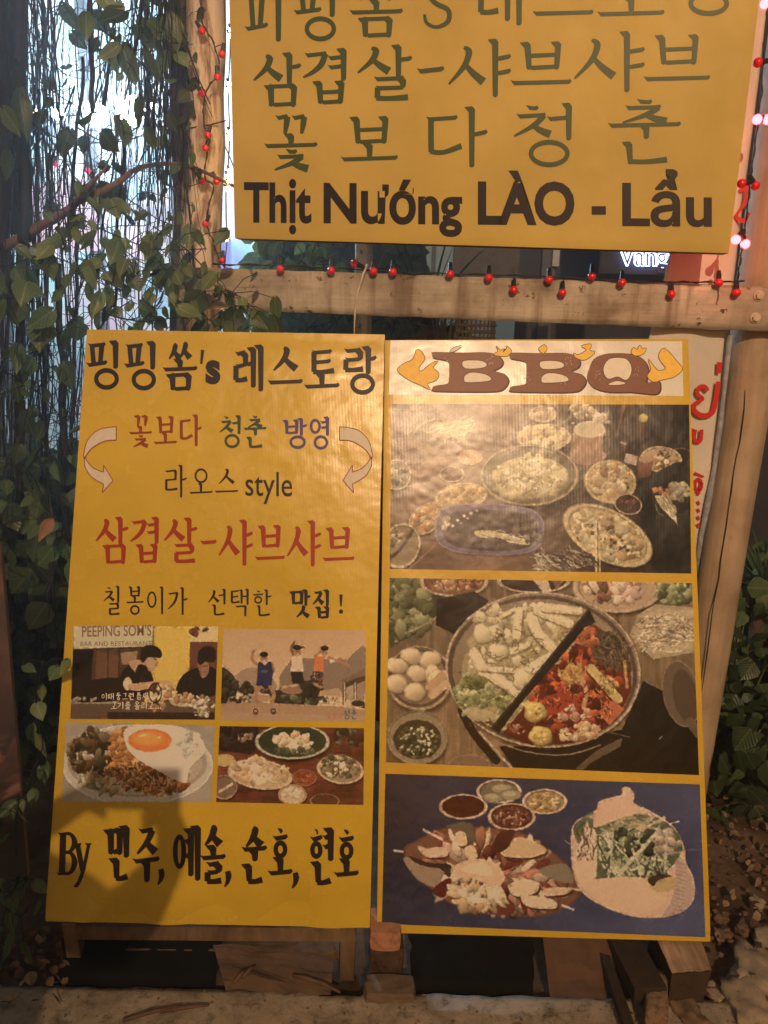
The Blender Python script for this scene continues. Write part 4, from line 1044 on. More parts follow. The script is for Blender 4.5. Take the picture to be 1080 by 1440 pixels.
M_dry = leaf_mat('blade_dry', (0.28, 0.20, 0.06), (0.42, 0.32, 0.10), (0.45, 0.36, 0.15), 0.2)

def soil_mat():
    t = NT('soil')
    co = t.coord('Object')
    a = t.noise(co, 4, 8, 0.7); b = t.noise(co, 40, 6, 0.7)
    c = t.ramp(a, [(0.3, (0.07, 0.042, 0.026)), (0.5, (0.16, 0.10, 0.065)), (0.7, (0.28, 0.20, 0.14))])
    c = t.mix(1.0, c, t.ramp(b, [(0.3, (0.6,) * 3), (0.7, (1, 1, 1))]), 'MULTIPLY')
    nb = t.bump(a, 0.5, 0.02); nb = t.bump(b, 0.7, 0.006, nb)
    return t.fin(c, 0.9, nb, 0.15)
M_soil = soil_mat()
def conc_mat():
    t = NT('rough_concrete')
    co = t.coord('Object')
    a = t.noise(co, 9, 8, 0.72, 0.4); b = t.noise(co, 70, 6, 0.7); e = t.noise(co, 26, 6, 0.8)
    c = t.ramp(a, [(0.3, (0.24, 0.18, 0.13)), (0.5, (0.42, 0.34, 0.26)), (0.7, (0.54, 0.45, 0.36))])
    c = t.mix(1.0, c, t.ramp(e, [(0.36, (0.45,) * 3), (0.5, (1, 1, 1))]), 'MULTIPLY')
    nb = t.bump(a, 0.5, 0.015); nb = t.bump(b, 0.6, 0.004, nb)
    return t.fin(c, 0.9, nb, 0.2)
M_conc = conc_mat()

# ------------------------------------------------------------------ ground, pavement edge
def axis(dense, lo, hi, step, outer):
    v = list(np.arange(lo, hi + 1e-6, step))
    return [-q for q in outer[::-1]] + v + outer
xs = axis(0, -1.8, 1.8, 0.03, [2.2, 3, 5, 9, 14, 22])
ys = [-16, -8, -3, 0, 0.8, 1.2] + list(np.arange(1.3, 3.2, 0.03)) + [3.4, 4, 5, 7, 10, 14, 20]
vv, ff = [], []
for j, y in enumerate(ys):
    for i, x in enumerate(xs):
        near = 1.0 if (abs(x) < 1.85 and 1.3 < y < 3.2) else 0.0
        z = -0.035 + near * (0.022 * (mnoise.noise(Vector((x * 7, y * 7, 0))) + 0.5 * mnoise.noise(Vector((x * 23, y * 23, 3)))))
        if near and x > 0.75: z += 0.05 * min(1, (x - 0.75) / 0.3) * (0.6 + 0.5 * mnoise.noise(Vector((x * 5, y * 5, 8))))
        if near and x < -0.7 and y < 1.8: z += 0.035 * min(1, (-0.7 - x) / 0.2) * (0.8 + 0.6 * mnoise.noise(Vector((x * 9, y * 9, 5))))
        vv.append((x, y, z))
nx = len(xs)
for j in range(len(ys) - 1):
    for i in range(nx - 1):
        ff.append((j*nx+i, j*nx+i+1, (j+1)*nx+i+1, (j+1)*nx+i))
g = mesh_from('ground', vv, ff, M_soil, smooth=True); tag(g, kind='structure')
# pavement: broken front edge of a rough concrete strip
def kerb_y(x): return 1.376 + 0.012 * mnoise.noise(Vector((x * 6, 0, 1))) + 0.008 * mnoise.noise(Vector((x * 21, 0, 7))) - (0.03 if abs(x + 0.07) < 0.05 else 0)
vv, ff = [], []
xs2 = [-20, -8, -3, -1.6] + list(np.arange(-1.2, 0.86, 0.015)) + [0.9]
yo = [-6, -1, 0.6, 1.1, 1.2, 1.26, 1.29, 1.31, 1.33, 1.345, 1.36]
rows = len(yo) + 2
for x in xs2:
    for y in yo:
        z = 0.006 * (mnoise.noise(Vector((x * 11, y * 11, 2))) + 0.6 * mnoise.noise(Vector((x * 38, y * 38, 2)))) if y > 1.15 else 0
        vv.append((x, y, z))
    ky = max(kerb_y(x), 1.362)
    vv.append((x, ky, -0.004 + 0.004 * mnoise.noise(Vector((x * 30, 1, 2)))))
    vv.append((x, ky + 0.004, -0.09))
for i in range(len(xs2) - 1):
    for j in range(rows - 1):
        a = i * rows + j
        ff.append((a, a + rows, a + rows + 1, a + 1))
pv = mesh_from('pavement', vv, ff, M_conc, smooth=True); tag(pv, kind='structure')

# ------------------------------------------------------------------ boards
def sheet(name, corners, nu, nv, mat, parent, n, lift=0.0, disp=None, thick=None, edge=None):
    """a printed sheet from tl,tr,br,bl points; optional relief; optional depth behind"""
    tl, tr, br, bl = corners
    vs, uv = [], []
    for j in range(nv + 1):
        v = j / nv
        a, b = tl.lerp(bl, v), tr.lerp(br, v)
        for i in range(nu + 1):
            u = i / nu
            p = a.lerp(b, u)
            d = lift + (disp(u, v) if disp else 0)
            vs.append(p + n * d); uv.append((u, 1 - v))
    fs = []
    for j in range(nv):
        for i in range(nu):
            a = j * (nu + 1) + i
            fs.append((a, a + nu + 1, a + nu + 2, a + 1))
    return mesh_from(name, vs, fs, mat, parent, True, uv)

def slab(name, corners, n, t, mat, parent, back=0.0):
    f = [c - n * back for c in corners]; b = [c - n * (back + t) for c in corners]
    mb = MB(); mb.box8([f[3], f[2], f[1], f[0], b[3], b[2], b[1], b[0]])
    return mb.build(name, mat, parent)

def px_quad(tp, q): return [tp(*p) for p in q]

# light the prints were measured under: what a white surface shows at that spot
W_LOW = np.array((0.50, 0.27, 0.135))
W_MID = np.array((0.66, 0.375, 0.20))

# ---- left menu board
qa = [(122, 463), (541, 470), (520, 1306), (63, 1297)]
ca = px_quad(on_board, qa)
boardA = empty('menu_board', (ca[3] + ca[2]) / 2, 'tall yellow menu board with Korean lettering, two white arrows and four food and travel photos', 'menu board')
def dispA(u, v):
    d = 0.0
    if v > 0.93:
        k = (v - 0.93) / 0.07
        d += 0.010 * k * k * mnoise.noise(Vector((u * 5, v * 3, 0))) + 0.004 * k * math.sin(u * 26 + v * 30)
        d += 0.006 * k * math.sin((u * 1.6 + v * 9) * 3)
        d -= 0.004 * k * k
    if v < 0.02: d -= 0.0015
    d += 0.0006 * mnoise.noise(Vector((u * 2.2, v * 3, 4)))
    return d - 0.0004
pa = sheet('panel', ca, 50, 110, M_yel, boardA, BN, 0.0, dispA)
# sagging hem: lower the bottom row a little where the cloth hangs
me = pa.data
for i in range(51):
    vtx = me.vertices[110 * 51 + i]; u = i / 50
    vtx.co += Vector((0, 0, -1)) * (0.006 * mnoise.noise(Vector((u * 4, 0, 9))) + (0.008 if u < 0.12 else 0) * (0.12 - u) / 0.12 * -1)
slab('side_wrap', ca, BN, 0.022, M_yel, boardA, 0.005)
tpA = on_board
def glyphs(tp, n, items, w, name, mat, parent, label=None):
    ik = Ink(tp, n)
    for it in items:
        ch, x0, x1, y0, y1 = it
        hangul(ik, ch, x0, x1, y0, y1, w)
    return ik, (lambda: ik.build(name, mat, parent, label))
def line_of(tp, n, items, w, mat, parent, label, extra=None):
    for it in items:
        ik = Ink(tp, n); hangul(ik, it[0], it[1], it[2], it[3], it[4], w); ik.build('letter', mat, parent)
    if extra:
        ik = Ink(tp, n); extra(ik); ik.build('lettering', mat, parent)

def exA1(ik):
    ik.ribbon([(285, 492), (283, 512)], [5, 3]); latin(ik, 's', 289, 310, 540, 540, 33, 0.045, ref='x')
line_of(tpA, BN, [('핑', 122, 170, 479, 546), ('핑', 175, 222, 480, 547), ('쏨', 228, 278, 482, 548), ('레', 329, 368, 485, 551), ('스', 376, 426, 488, 545), ('토', 427, 478, 492, 548), ('랑', 482, 530, 487, 553)], 8.4, I_black, boardA, 'black restaurant name in the top line', exA1)
line_of(tpA, BN, [('꽃', 181, 214, 584, 628), ('보', 216, 249, 585, 626), ('다', 252, 284, 583, 628)], 4.9, I_brown, boardA, 'red-brown word in the second line')
line_of(tpA, BN, [('청', 309, 339, 584, 629), ('춘', 342, 375, 586, 629)], 4.9, I_dgreen, boardA, 'dark green word in the second line')
line_of(tpA, BN, [('방', 400, 432, 588, 630), ('영', 435, 463, 586, 631)], 5.2, I_blue, boardA, 'violet word in the second line')
line_of(tpA, BN, [('라', 231, 263, 654, 700), ('오', 266, 299, 657, 696), ('스', 302, 335, 659, 696)], 3.7, I_black, boardA, 'third line ending in style', lambda ik: latin(ik, 'style', 345, 411, 697, 698, 22.5, 0.004, ref='x'))
line_of(tpA, BN, [('삼', 135, 181, 727, 792), ('겹', 184, 224, 727, 791), ('살', 231, 278, 728, 790), ('샤', 308, 356, 731, 796), ('브', 358, 401, 738, 792), ('샤', 404, 452, 732, 797), ('브', 453, 499, 741, 793)], 6.8, I_red, boardA, 'large red line in the middle', lambda ik: ik.h(281, 763, 305, 762, 5.5))
line_of(tpA, BN, [('칠', 146, 170, 824, 864), ('봉', 177, 202, 825, 864), ('이', 206, 232, 825, 864), ('가', 236, 264, 826, 865), ('선', 293, 318, 828, 865), ('택', 324, 350, 828, 866), ('한', 355, 382, 829, 866)], 3.4, I_black, boardA, 'thin black fifth line')
def exA5(ik):
    ik.poly([(477, 836), (482, 836), (480.5, 853), (478.5, 853)]); ik.ring(479.5, 860, 1.6, 1.6, 3.0)
line_of(tpA, BN, [('맛', 410, 437, 829, 868), ('집', 440, 464, 829, 869)], 5.2, I_navy, boardA, 'bolder last word of the fifth line', exA5)
def comma(ik, x, y):
    ik.ribbon([(x+3, y), (x+4.5, y+7), (x+3, y+15), (x-1, y+22)], [7.5, 8.5, 6, 2])
def exA6(ik):
    # serif B and y
    ik.ribbon([(89, 1171), (87, 1228)], [9, 9]); ik.h(81, 1173, 97, 1172, 4); ik.h(79, 1229, 96, 1228, 4)
    ik.ribbon([(88, 1173), (99, 1173), (105, 1184), (99, 1197), (88, 1198)], [4, 5, 8, 5, 4]); ik.ribbon([(88, 1199), (100, 1200), (105, 1213), (99, 1227), (87, 1228)], [4, 5, 9, 5, 4])
    ik.ribbon([(109, 1187), (116, 1224)], [7.5, 7]); ik.ribbon([(125, 1187), (117, 1224), (109, 1244), (105, 1244)], [4.5, 5.5, 5, 6]); ik.h(105, 1187, 115, 1187, 3.2); ik.h(119, 1187, 129, 1187, 3.2)
    for x, y in ((223, 1222), (317, 1225), (412, 1227)): comma(ik, x, y)
line_of(tpA, BN, [('민', 153, 182, 1161, 1237), ('주', 186, 225, 1163, 1241), ('예', 244, 279, 1161, 1239), ('솔', 281, 318, 1162, 1240), ('순', 339, 376, 1164, 1241), ('호', 376, 412, 1166, 1233), ('현', 435, 468, 1164, 1243), ('호', 469, 505, 1168, 1235)], 9.6, I_black, boardA, 'heavy black signature line at the bottom', exA6)
# curved arrows
def arrow(flip):
    f = (lambda x: x) if not flip else (lambda x: 641.5 - x + (0))
    out = [(164, 600), (164, 619), (142, 625), (127, 640), (122, 650)]
    pts_top = catmull([(164, 600), (140, 604), (124, 618), (118, 638), (119, 646)], 5, False)
    pts_in = catmull([(164, 619), (146, 621), (128, 632), (119, 646)], 5, False)
    head = [(118, 640), (119, 655), (130, 672), (146, 682), (144, 693), (159, 676), (146, 655), (146, 663), (134, 658), (126, 650), (121, 641)]
    def mk(ik, grow):
        a = list(pts_top) + list(reversed(pts_in))
        ik.poly([(f(x) + 0, y) for x, y in a])
        h_ = catmull([(118.5, 640), (119, 655), (128, 670), (146, 681)], 5, False) + [(144, 693), (159, 676), (146, 654)] + catmull([(146, 664), (133, 659), (124, 650), (120, 640)], 5, False)
        ik.poly([(f(x), y) for x, y in h_])
    ik = Ink(tpA, BN); mk(ik, 0); ar = ik.build('arrow', I_grey, boardA, 'white curved arrow on the %s' % ('right' if flip else 'left'))
    ik = Ink(tpA, BN); ik.k = 10
    loop = list(pts_top) + [(118.5, 646), (119, 655)] + catmull([(119, 655), (128, 670), (146, 681)], 5, False) + [(144, 693), (159, 676), (146, 654), (146, 664)] + catmull([(146, 664), (133, 659), (124, 650), (119.5, 642)], 5, False) + list(reversed(pts_in)) + [(164, 600)]
    loop = [(f(x), y) for x, y in loop]
    for p, q in zip(loop[:-1], loop[1:]):
        if math.dist(p, q) > 0.3: ik.ribbon([p, q], [1.1, 1.1])
    ik.build('arrow_outline', I_brown, ar)
arrow(False); arrow(True)

def photo(tp, n, quad_px, canvas, white, parent, label, nm, lift=0.0005):
    im = canvas.image(nm, white)
    mt = vinyl(nm + '_print', (1, 1, 1), im, dirt=0.06)
    o = sheet('printed_photo', px_quad(tp, quad_px), 8, 8, mt, parent, n, lift)
    o['label'] = label
    return o
photo(on_board, BN, [(104, 880), (307, 881), (302, 1012), (99, 1011)], paint_diners(), np.array((.72,.42,.225)), boardA, 'print of two people eating at a table', 'diners', 0.0003)
photo(on_board, BN, [(314, 884), (515, 886), (513, 1015), (310, 1013)], paint_jump(), np.array((.78,.455,.245)), boardA, 'print of three people jumping on a road', 'jumpers', 0.0003)
photo(on_board, BN, [(93, 1016), (302, 1020), (297, 1128), (87, 1127)], paint_egg(), np.array((.66,.385,.205)), boardA, 'print of fried egg on noodles', 'egg', 0.0003)
photo(on_board, BN, [(309, 1021), (512, 1024), (511, 1132), (304, 1128)], paint_spread(), np.array((.71,.415,.22)), boardA, 'print of dishes on a red table', 'spread', 0.0003)
# words inside the two upper prints (crop coordinates -> photo pixels)
def c4(x, y): return on_board(60 + x / 2.25, 860 + y / 2.25) + BN * 0.0006
ik = Ink(c4, BN)
latin(ik, 'PEEPING SOM\u2019S', 125, 344, 80, 76, 34, 0.01); latin(ik, 'BAR AND RESTAURANT', 120, 345, 109, 107, 14, 0.0)
ik.build('photo_lettering', ink('faded_sign_ink', (0.25, 0.17, 0.12)), boardA)
ik = Ink(c4, BN)
x = 186
for ch in '이때': hangul(ik, ch, x, x+19, 258, 279, 2.6); x += 21
x = 232
for ch in '둥그런': hangul(ik, ch, x, x+17, 257, 279, 3.4); x += 20
x = 297
for ch in '틈새': hangul(ik, ch, x, x+17, 256, 278, 3.4); x += 20
x = 216
for ch in '고기를': hangul(ik, ch, x, x+20, 285, 308, 3.6); x += 22
x = 290
for ch in '올리고': hangul(ik, ch, x, x+20, 284, 308, 3.6); x += 22
for k in range(3): ik.ring(360 + 7 * k, 305, 1.2, 1.2, 2.4)
ik.build('photo_lettering', I_white, boardA)
ik = Ink(c4, BN)
for ch, xx, ww in (('꽃', 897, 17), ('보', 916, 15), ('다', 933, 15)): hangul(ik, ch, xx, xx+ww, 319, 340, 2.4)
ik.build('photo_lettering', ink('rose_ink', (0.45, 0.20, 0.15)), boardA)
ik = Ink(c4, BN)
for ch, xx in (('청', 951), ('춘', 974)): hangul(ik, ch, xx, xx+21, 310, 340, 4.2)
ik.build('photo_lettering', ink('slate_ink', (0.12, 0.17, 0.24)), boardA)

# ---- right menu board
qb = [(541.5, 478), (968, 476), (1000, 1325), (530, 1312)]
cb = px_quad(on_board, qb)
boardB = empty('menu_board', (cb[3] + cb[2]) / 2, 'tall menu board headed BBQ with flames above three large food photos in a yellow border', 'menu board')
def dispB(u, v):
    d = 0.0006 * mnoise.noise(Vector((u * 2.2, v * 3, 14)))
    if v > 0.985: d -= 0.002
    if v < 0.008 or u < 0.008 or u > 0.992: d -= 0.0015
    return d - 0.0004
sheet('panel', cb, 60, 110, M_yel_r, boardB, BN, 0.0, dispB)
slab('side_wrap', cb, BN, 0.022, M_yel_r, boardB, 0.004)
sheet('header_panel', px_quad(on_board, [(549, 478.5), (959, 480), (961, 557), (547, 555)]), 8, 4, M_white_v, boardB, BN, 0.0001)
photo(on_board, BN, [(551, 568), (969, 569), (972, 806.5), (548, 800)], paint_table(), np.array((1.0,.59,.32)), boardB, 'print of a table crowded with plates and bowls', 'table', 0.0003)
photo(on_board, BN, [(548, 812.5), (973, 820), (983, 1090), (542.5, 1072)], paint_hotpot(), np.array((.92,.54,.29)), boardB, 'print of a divided hot pot, white and red', 'hotpot', 0.0003)
photo(on_board, BN, [(542, 1088), (984, 1103), (992, 1318), (537, 1299)], paint_meat(), np.array((.75,.43,.23)), boardB, 'print of a meat platter and greens on blue', 'meat', 0.0003)
def c5(x, y): return on_board(550 + x / 2.512, 470 + y / 2.512) + BN * 0.0006
def grow(pts, g):
    cx = sum(p[0] for p in pts) / len(pts); cy = sum(p[1] for p in pts) / len(pts)
    out = []; n = len(pts)
    for i in range(n):
        a, b, c = pts[i-1], pts[i], pts[(i+1) % n]
        dx, dy = c[0]-a[0], c[1]-a[1]; l = math.hypot(dx, dy) + 1e-6
        out.append((b[0] + dy/l*g, b[1] - dx/l*g))
    return out
def cw(pts):
    a = sum(pts[i][0]*pts[(i+1) % len(pts)][1]-pts[(i+1) % len(pts)][0]*pts[i][1] for i in range(len(pts)))
    return pts if a > 0 else pts[::-1]
def shape(layers, pts, outer, fillk, g=3.0, smooth=3):
    p = cw(catmull(pts, smooth))
    layers[0].poly([(x + 2.5, y + 2.0) for x, y in grow(p, g)] if outer else grow(p, g))
    layers[1].poly(p)
Bout = [(146, 70), (150, 64), (250, 66), (330, 65), (372, 74), (393, 96), (386, 116), (362, 130), (398, 142), (414, 165), (400, 190), (368, 202), (250, 203), (150, 200), (146, 192), (152, 183), (196, 176), (204, 160), (206, 112), (198, 94), (160, 86), (148, 82)]
Bc1 = [(255, 96), (310, 94), (336, 104), (326, 118), (262, 121)]
Bc2 = [(262, 146), (285, 136), (330, 142), (352, 156), (340, 166), (268, 170), (258, 160)]
out_i, fill_i = Ink(c5, BN), Ink(c5, BN); fill_i.k = 10
cout, cfill = Ink(c5, BN), Ink(c5, BN); cout.k = 20; cfill.k = 30
for dx in (0, 273):
    o_ = [(x + dx, y + (0 if dx == 0 else 2)) for x, y in Bout]
    shape([out_i, fill_i], o_, True, 0)
    for cc in (Bc1, Bc2): shape([cout, cfill], [(x + dx, y + (0 if dx == 0 else 2)) for x, y in cc], False, 0, 2.4)
Qo = [(700, 120), (715, 88), (750, 72), (800, 68), (860, 74), (895, 98), (908, 130), (900, 165), (905, 172), (935, 165), (948, 172), (948, 200), (930, 212), (880, 208), (840, 204), (770, 204), (718, 190), (692, 158)]
shape([out_i, fill_i], Qo, True, 0)
shape([cout, cfill], [(750, 118), (768, 90), (800, 84), (832, 90), (848, 118), (842, 150), (826, 162), (800, 150), (770, 158), (754, 146)], False, 0, 2.4)
shape([cout, cfill], [(766, 178), (795, 166), (828, 174), (800, 180)], False, 0, 2.0)
out_i.build('letter_outline', I_outl, boardB); fill_i.build('lettering', I_bbq, boardB, 'large brown slab letters BBQ')
cout.build('letter_outline', I_outl, boardB); cfill.build('letter_counter', I_white, boardB)
# scratches in the big letters
ik = Ink(c5, BN); ik.k = 34; rr = random.Random(5)
for (bx_, by_, n_) in ((352, 92, 9), (625, 92, 9), (605, 160, 7), (730, 145, 8), (865, 130, 7), (190, 95, 5), (480, 145, 5)):
    for _ in range(n_):
        x, y = bx_ + rr.uniform(-10, 10), by_ + rr.uniform(-16, 16); a = rr.uniform(0, 3.1)
        ik.ribbon([(x, y), (x + 6 * math.cos(a), y + 6 * math.sin(a))], [1.6, 0.8])
ik.build('print_scratch', I_grey, boardB)
fl = [[(22, 128), (45, 105), (78, 88), (90, 55), (108, 64), (118, 88), (98, 118), (106, 132), (140, 105), (165, 96), (148, 118), (168, 138), (160, 162), (128, 175), (138, 196), (100, 178), (60, 160)],
      [(1028, 124), (1010, 98), (965, 50), (945, 78), (958, 104), (970, 122), (940, 128), (908, 88), (918, 124), (905, 148), (925, 168), (962, 160), (1000, 150)],
      [(370, 42), (386, 58), (398, 52), (394, 66), (408, 50), (406, 42), (424, 58), (412, 76), (390, 78), (364, 72), (378, 60)],
      [(522, 52), (540, 38), (550, 52), (538, 68), (526, 60)],
      [(672, 42), (706, 36), (700, 58), (718, 62), (708, 76), (680, 92), (652, 82), (644, 68), (660, 74), (680, 64), (690, 54)],
      [(848, 62), (856, 48), (868, 56), (878, 40), (886, 52), (900, 50), (890, 70), (866, 76), (852, 70)],
      [(208, 62), (222, 48), (248, 42), (236, 54), (220, 62)]]
fo = Ink(c5, BN)
for k, p in enumerate(fl):
    sm = cw(catmull(p, 3)); ffl = Ink(c5, BN); ffl.k = 12 + k; ffl.poly(sm)
    fl_o = ffl.build('flame', I_flame if k != 6 else I_white, boardB); fo = Ink(c5, BN); fo.k = k; fo.poly(grow(sm, 2.4)); fo.build('flame_outline', I_outl, fl_o)

# ---- upper hanging sign
def extrap(a, b, y):  # point on the line a-b at image height y
    t = (y - a[1]) / (b[1] - a[1]); return (a[0] + (b[0] - a[0]) * t, y)
tlS = extrap((322, 0), (330, 335), -160); trS = extrap((1068, 0), (1025, 356), -190)
qs = [tlS, trS, (1025, 356), (330, 335)]
cs = px_quad(on_sign, qs)
signS = empty('hanging_sign', (cs[3] + cs[2]) / 2, 'large yellow hanging sign with green Korean and black Vietnamese lettering', 'sign')
def dispS(u, v): return 0.0006 * mnoise.noise(Vector((u * 3, v * 3, 24))) - 0.0005 - (0.0015 if (v > 0.992 or u < 0.006 or u > 0.994) else 0)
sheet('panel', cs, 60, 60, M_yel_top, signS, SN, 0, dispS)
slab('side_wrap', cs, SN, 0.045, M_edge, signS, 0.006)
line_of(on_sign_ink, SN, [('피', 345, 400, -18, 59), ('핑', 414, 477, -23, 56), ('쏨', 491, 567, -27, 51), ('레', 672, 732, -40, 36), ('스', 749, 835, -44, 28), ('토', 840, 935, -44, 25), ('랑', 948, 1032, -58, 20)], 9.0, I_green, signS, 'green first line cut by the frame', lambda ik: ik.ribbon([(630, -18), (624, -30), (606, -28), (601, -12), (612, 4), (630, 14), (630, 30), (614, 38), (600, 32), (597, 20)], [4, 5, 6, 7, 7, 7, 7, 5, 5, 4]))
line_of(on_sign_ink, SN, [('삼', 357, 424, 74, 149), ('겹', 427, 489, 68, 145), ('살', 503, 580, 63, 139), ('샤', 631, 719, 55, 137), ('브', 718, 804, 58, 125), ('샤', 808, 907, 44, 130), ('브', 905, 999, 48, 120)], 9.0, I_green, signS, 'green second line', lambda ik: ik.h(586, 100, 625, 97, 7))
line_of(on_sign_ink, SN, [('꽃', 371, 447, 162, 238), ('보', 479, 560, 163, 229), ('다', 598, 686, 150, 236), ('청', 723, 808, 145, 233), ('춘', 855, 958, 142, 229)], 9.0, I_green, signS, 'green third line')
ik = Ink(on_sign_ink, SN)
for s_, a, b, p, q, off in (('Thịt', 343, 438, 313, 314, .03), ('Nướng', 455, 650, 314, 316, .03), ('LÀO', 672, 808, 316, 317, .035), ('Lẩu', 875, 1001, 318, 319, .022)):
    latin(ik, s_, a, b, p, q, 57 if s_[0] in 'TN' else 61, off)
ik.poly([(832, 290), (852, 290), (852, 302), (832, 302)])
ik.build('lettering', I_navy, signS, 'heavy black Vietnamese line')

# ---- dark board cut by the left edge
nC = Vector((0.25, -0.93, 0.27)).normalized(); pC = at_y(20, 1000, 1.5)
def on_c(px, py): return hit(px, py, pC, nC)
cc_ = [on_c(-160, 745), on_c(0, 762), on_c(39, 1232), on_c(-160, 1240)]
bC = empty('photo_board', (cc_[3] + cc_[2]) / 2, 'dark red-brown photo board cut off by the left edge beside the leaves', 'sign')
im = paint_side().image('side', np.array((.95,.6,.36)))
o = sheet('panel', cc_, 6, 20, vinyl('side_print', (1, 1, 1), im, rough=0.5), bC, nC)
slab('frame', cc_, nC, 0.025, M_edge, bC, 0.001)
# leg that carries it
mb = MB(); mb.box(((cc_[2] + cc_[3]) / 2) + Vector((0, 0.06, -0.13)), (0.05, 0.05, 0.32)); mb.build('leg', M_edge, bC)
# ------------------------------------------------------------------ fence: rail, pole, bolts
fence = empty('fence', on_fence(1040, 1200) * 1.0, 'old white painted fence rail bolted to a round cracked pole', 'fence')
fence.location.z = 0
rq = [(236, 374.5), (1130, 404.5), (1130, 468.5), (236, 432)]
cr = px_quad(on_fence, rq)
# rail as a fine bar so its edges can be worn
def rail_mesh():
    nu, nv = 90, 6; vs, fs = [], []
    tl, tr, br, bl = cr
    rnd = random.Random(2)
    for j in range(nv + 1):
        v = j / nv
        for i in range(nu + 1):
            u = i / nu
            p = tl.lerp(bl, v).lerp(tr.lerp(br, v), u)
            wob = 0.0018 * mnoise.noise(Vector((u * 30, v * 4, 1)))
            if j in (0, nv): p = p + Vector((0, 0, 0.0022 * mnoise.noise(Vector((u * 26, j, 5))) + 0.0012 * mnoise.noise(Vector((u * 90, j, 5)))))
            ed = -0.003 if j in (0, nv) else 0
            vs.append(p + FN * (wob + ed))
    base = len(vs)
    for j in (0, nv):
        for i in range(nu + 1): vs.append(vs[j * (nu + 1) + i] - FN * 0.03)
    for j in range(nv):
        for i in range(nu):
            a = j * (nu + 1) + i; fs.append((a, a + nu + 1, a + nu + 2, a + 1))
    for i in range(nu):
        fs.append((i, i + 1, base + i + 1, base + i)); a = nv * (nu + 1) + i; b = base + nu + 1 + i
        fs.append((a, b, b + 1, a + 1))
        fs.append((base + i, base + i + 1, b + 1, b))
    fs.append((0, base, base + nu + 1, nv * (nu + 1))); fs.append((nu, nv * (nu + 1) + nu, base + 2 * nu + 1, base + nu))
    return mesh_from('rail', vs, fs, M_rail, fence, True)
rail_mesh()
# pole with its long crack
py_ = Vector((0, 2.09, 0))
def on_pole(px, py): return at_y(px, py, 2.085)
ax = [on_pole(1108, 130), on_pole(1071, 400), on_pole(1047, 583), on_pole(1013, 800), on_pole(970, 1078)]
d_ = (ax[-1] - ax[-2]).normalized(); zb = ax[-1]; bot = zb + d_ * ((zb.z + 0.06) / -d_.z)
top = ax[0] + (ax[0] - ax[1]).normalized() * 0.9
P3 = [top] + ax + [bot]
def pole_mesh():
    n = 48; rings = 60; vs, fs = [], []
    seg = [0]
    for a, b in zip(P3[:-1], P3[1:]): seg.append(seg[-1] + (b - a).length)
    for j in range(rings + 1):
        s_ = seg[-1] * j / rings
        k = max(i for i in range(len(seg) - 1) if seg[i] <= s_ + 1e-9); t = (s_ - seg[k]) / (seg[k+1] - seg[k])
        p = P3[k].lerp(P3[k+1], t)
        r0 = 0.0635 - 0.006 * (j / rings) + 0.0015 * mnoise.noise(Vector((0, 0, p.z * 3)))
        for i in range(n):
            th = 2 * math.pi * i / n
            r_ = r0 * (1 + 0.025 * mnoise.noise(Vector((math.cos(th) * 1.5, math.sin(th) * 1.5, p.z * 2.5))))
            vs.append(p + Vector((math.cos(th) * r_, math.sin(th) * r_, 0)))
    for j in range(rings):
        for i in range(n):
            i2 = (i + 1) % n; fs.append((j*n+i, (j+1)*n+i, (j+1)*n+i2, j*n+i2))
    fs.append(tuple(range(n))); fs.append(tuple(rings*n + k for k in range(n-1, -1, -1)))
    return mesh_from('post', vs, fs, M_pole, fence, True)
pole = pole_mesh()
# the crack: a thin dark wedge groove laid into the front of the pole
def front_of_pole(px, py):
    d = ray(px, py)
    best = None
    for k in range(400):
        t = 1.75 + k * 0.001
        p = CAM + d * t
        for a, b in zip(P3[:-1], P3[1:]):
            if b.z <= p.z <= a.z:
                q = a.lerp(b, (a.z - p.z) / (a.z - b.z))
                if math.hypot(p.x - q.x, p.y - q.y) <= 0.063: return p
    return at_y(px, py, 2.02)
crack = [(1048, 548), (1046, 575), (1043, 603), (1040, 622), (1035, 645), (1031, 668), (1028, 690), (1025, 712), (1021, 740), (1017, 765), (1013, 790), (1011, 812), (1005, 840), (1001, 862), (998, 890), (994, 920), (990, 950), (987, 972)]
pc = [front_of_pole(*q) for q in crack]
mb = MB(); rr = random.Random(8)
mb.tube([p + Vector((rr.uniform(-.0006, .0006), -0.0012, 0)) for p in pc], [0.0006] + [rr.uniform(0.0009, 0.0019) for _ in pc[1:-1]] + [0.0006], 5)
mb.build('crack', simple('crack_dark', (0.035, 0.014, 0.006), 0.9), fence)
M_bolt = simple('painted_bolt', (0.5, 0.42, 0.33), 0.5, 60, 0.3)
for (x, y) in ((1067, 416), (1062, 447)):
    p = on_fence(x, y); mb = MB()
    a = p - FN * 0.002
    mb.tube([a, p + FN * 0.003, p + FN * 0.004], [0.013, 0.013, 0.011], 18); mb.tube([p + FN * 0.003, p + FN * 0.010, p + FN * 0.011], [0.009, 0.009, 0.006], 6)
    mb.build('bolt', M_bolt, fence, False)

# hangers that tie the sign to the rail posts
for (x, y0) in ((420, -30), (930, -40)):
    p = on_sign(x, y0) - SN * 0.05; mb = MB(); mb.box(p + Vector((0, 0.06, 0.25)), (0.04, 0.12, 0.04)); mb.build('bracket', M_edge, signS)

# inner support post behind the rail
p0, p1 = at_y(513, 300, 2.5), at_y(505, 760, 2.5)
mb = MB(); mb.tube([p0 + Vector((0, 0, .6)), p0, p1, Vector((p1.x - .005, 2.5, -0.05))], 0.028, 12)
sp = mb.build('wooden_post', M_rail, None, True); tag(sp, 'slim greyish post seen behind the middle of the rail', 'post')
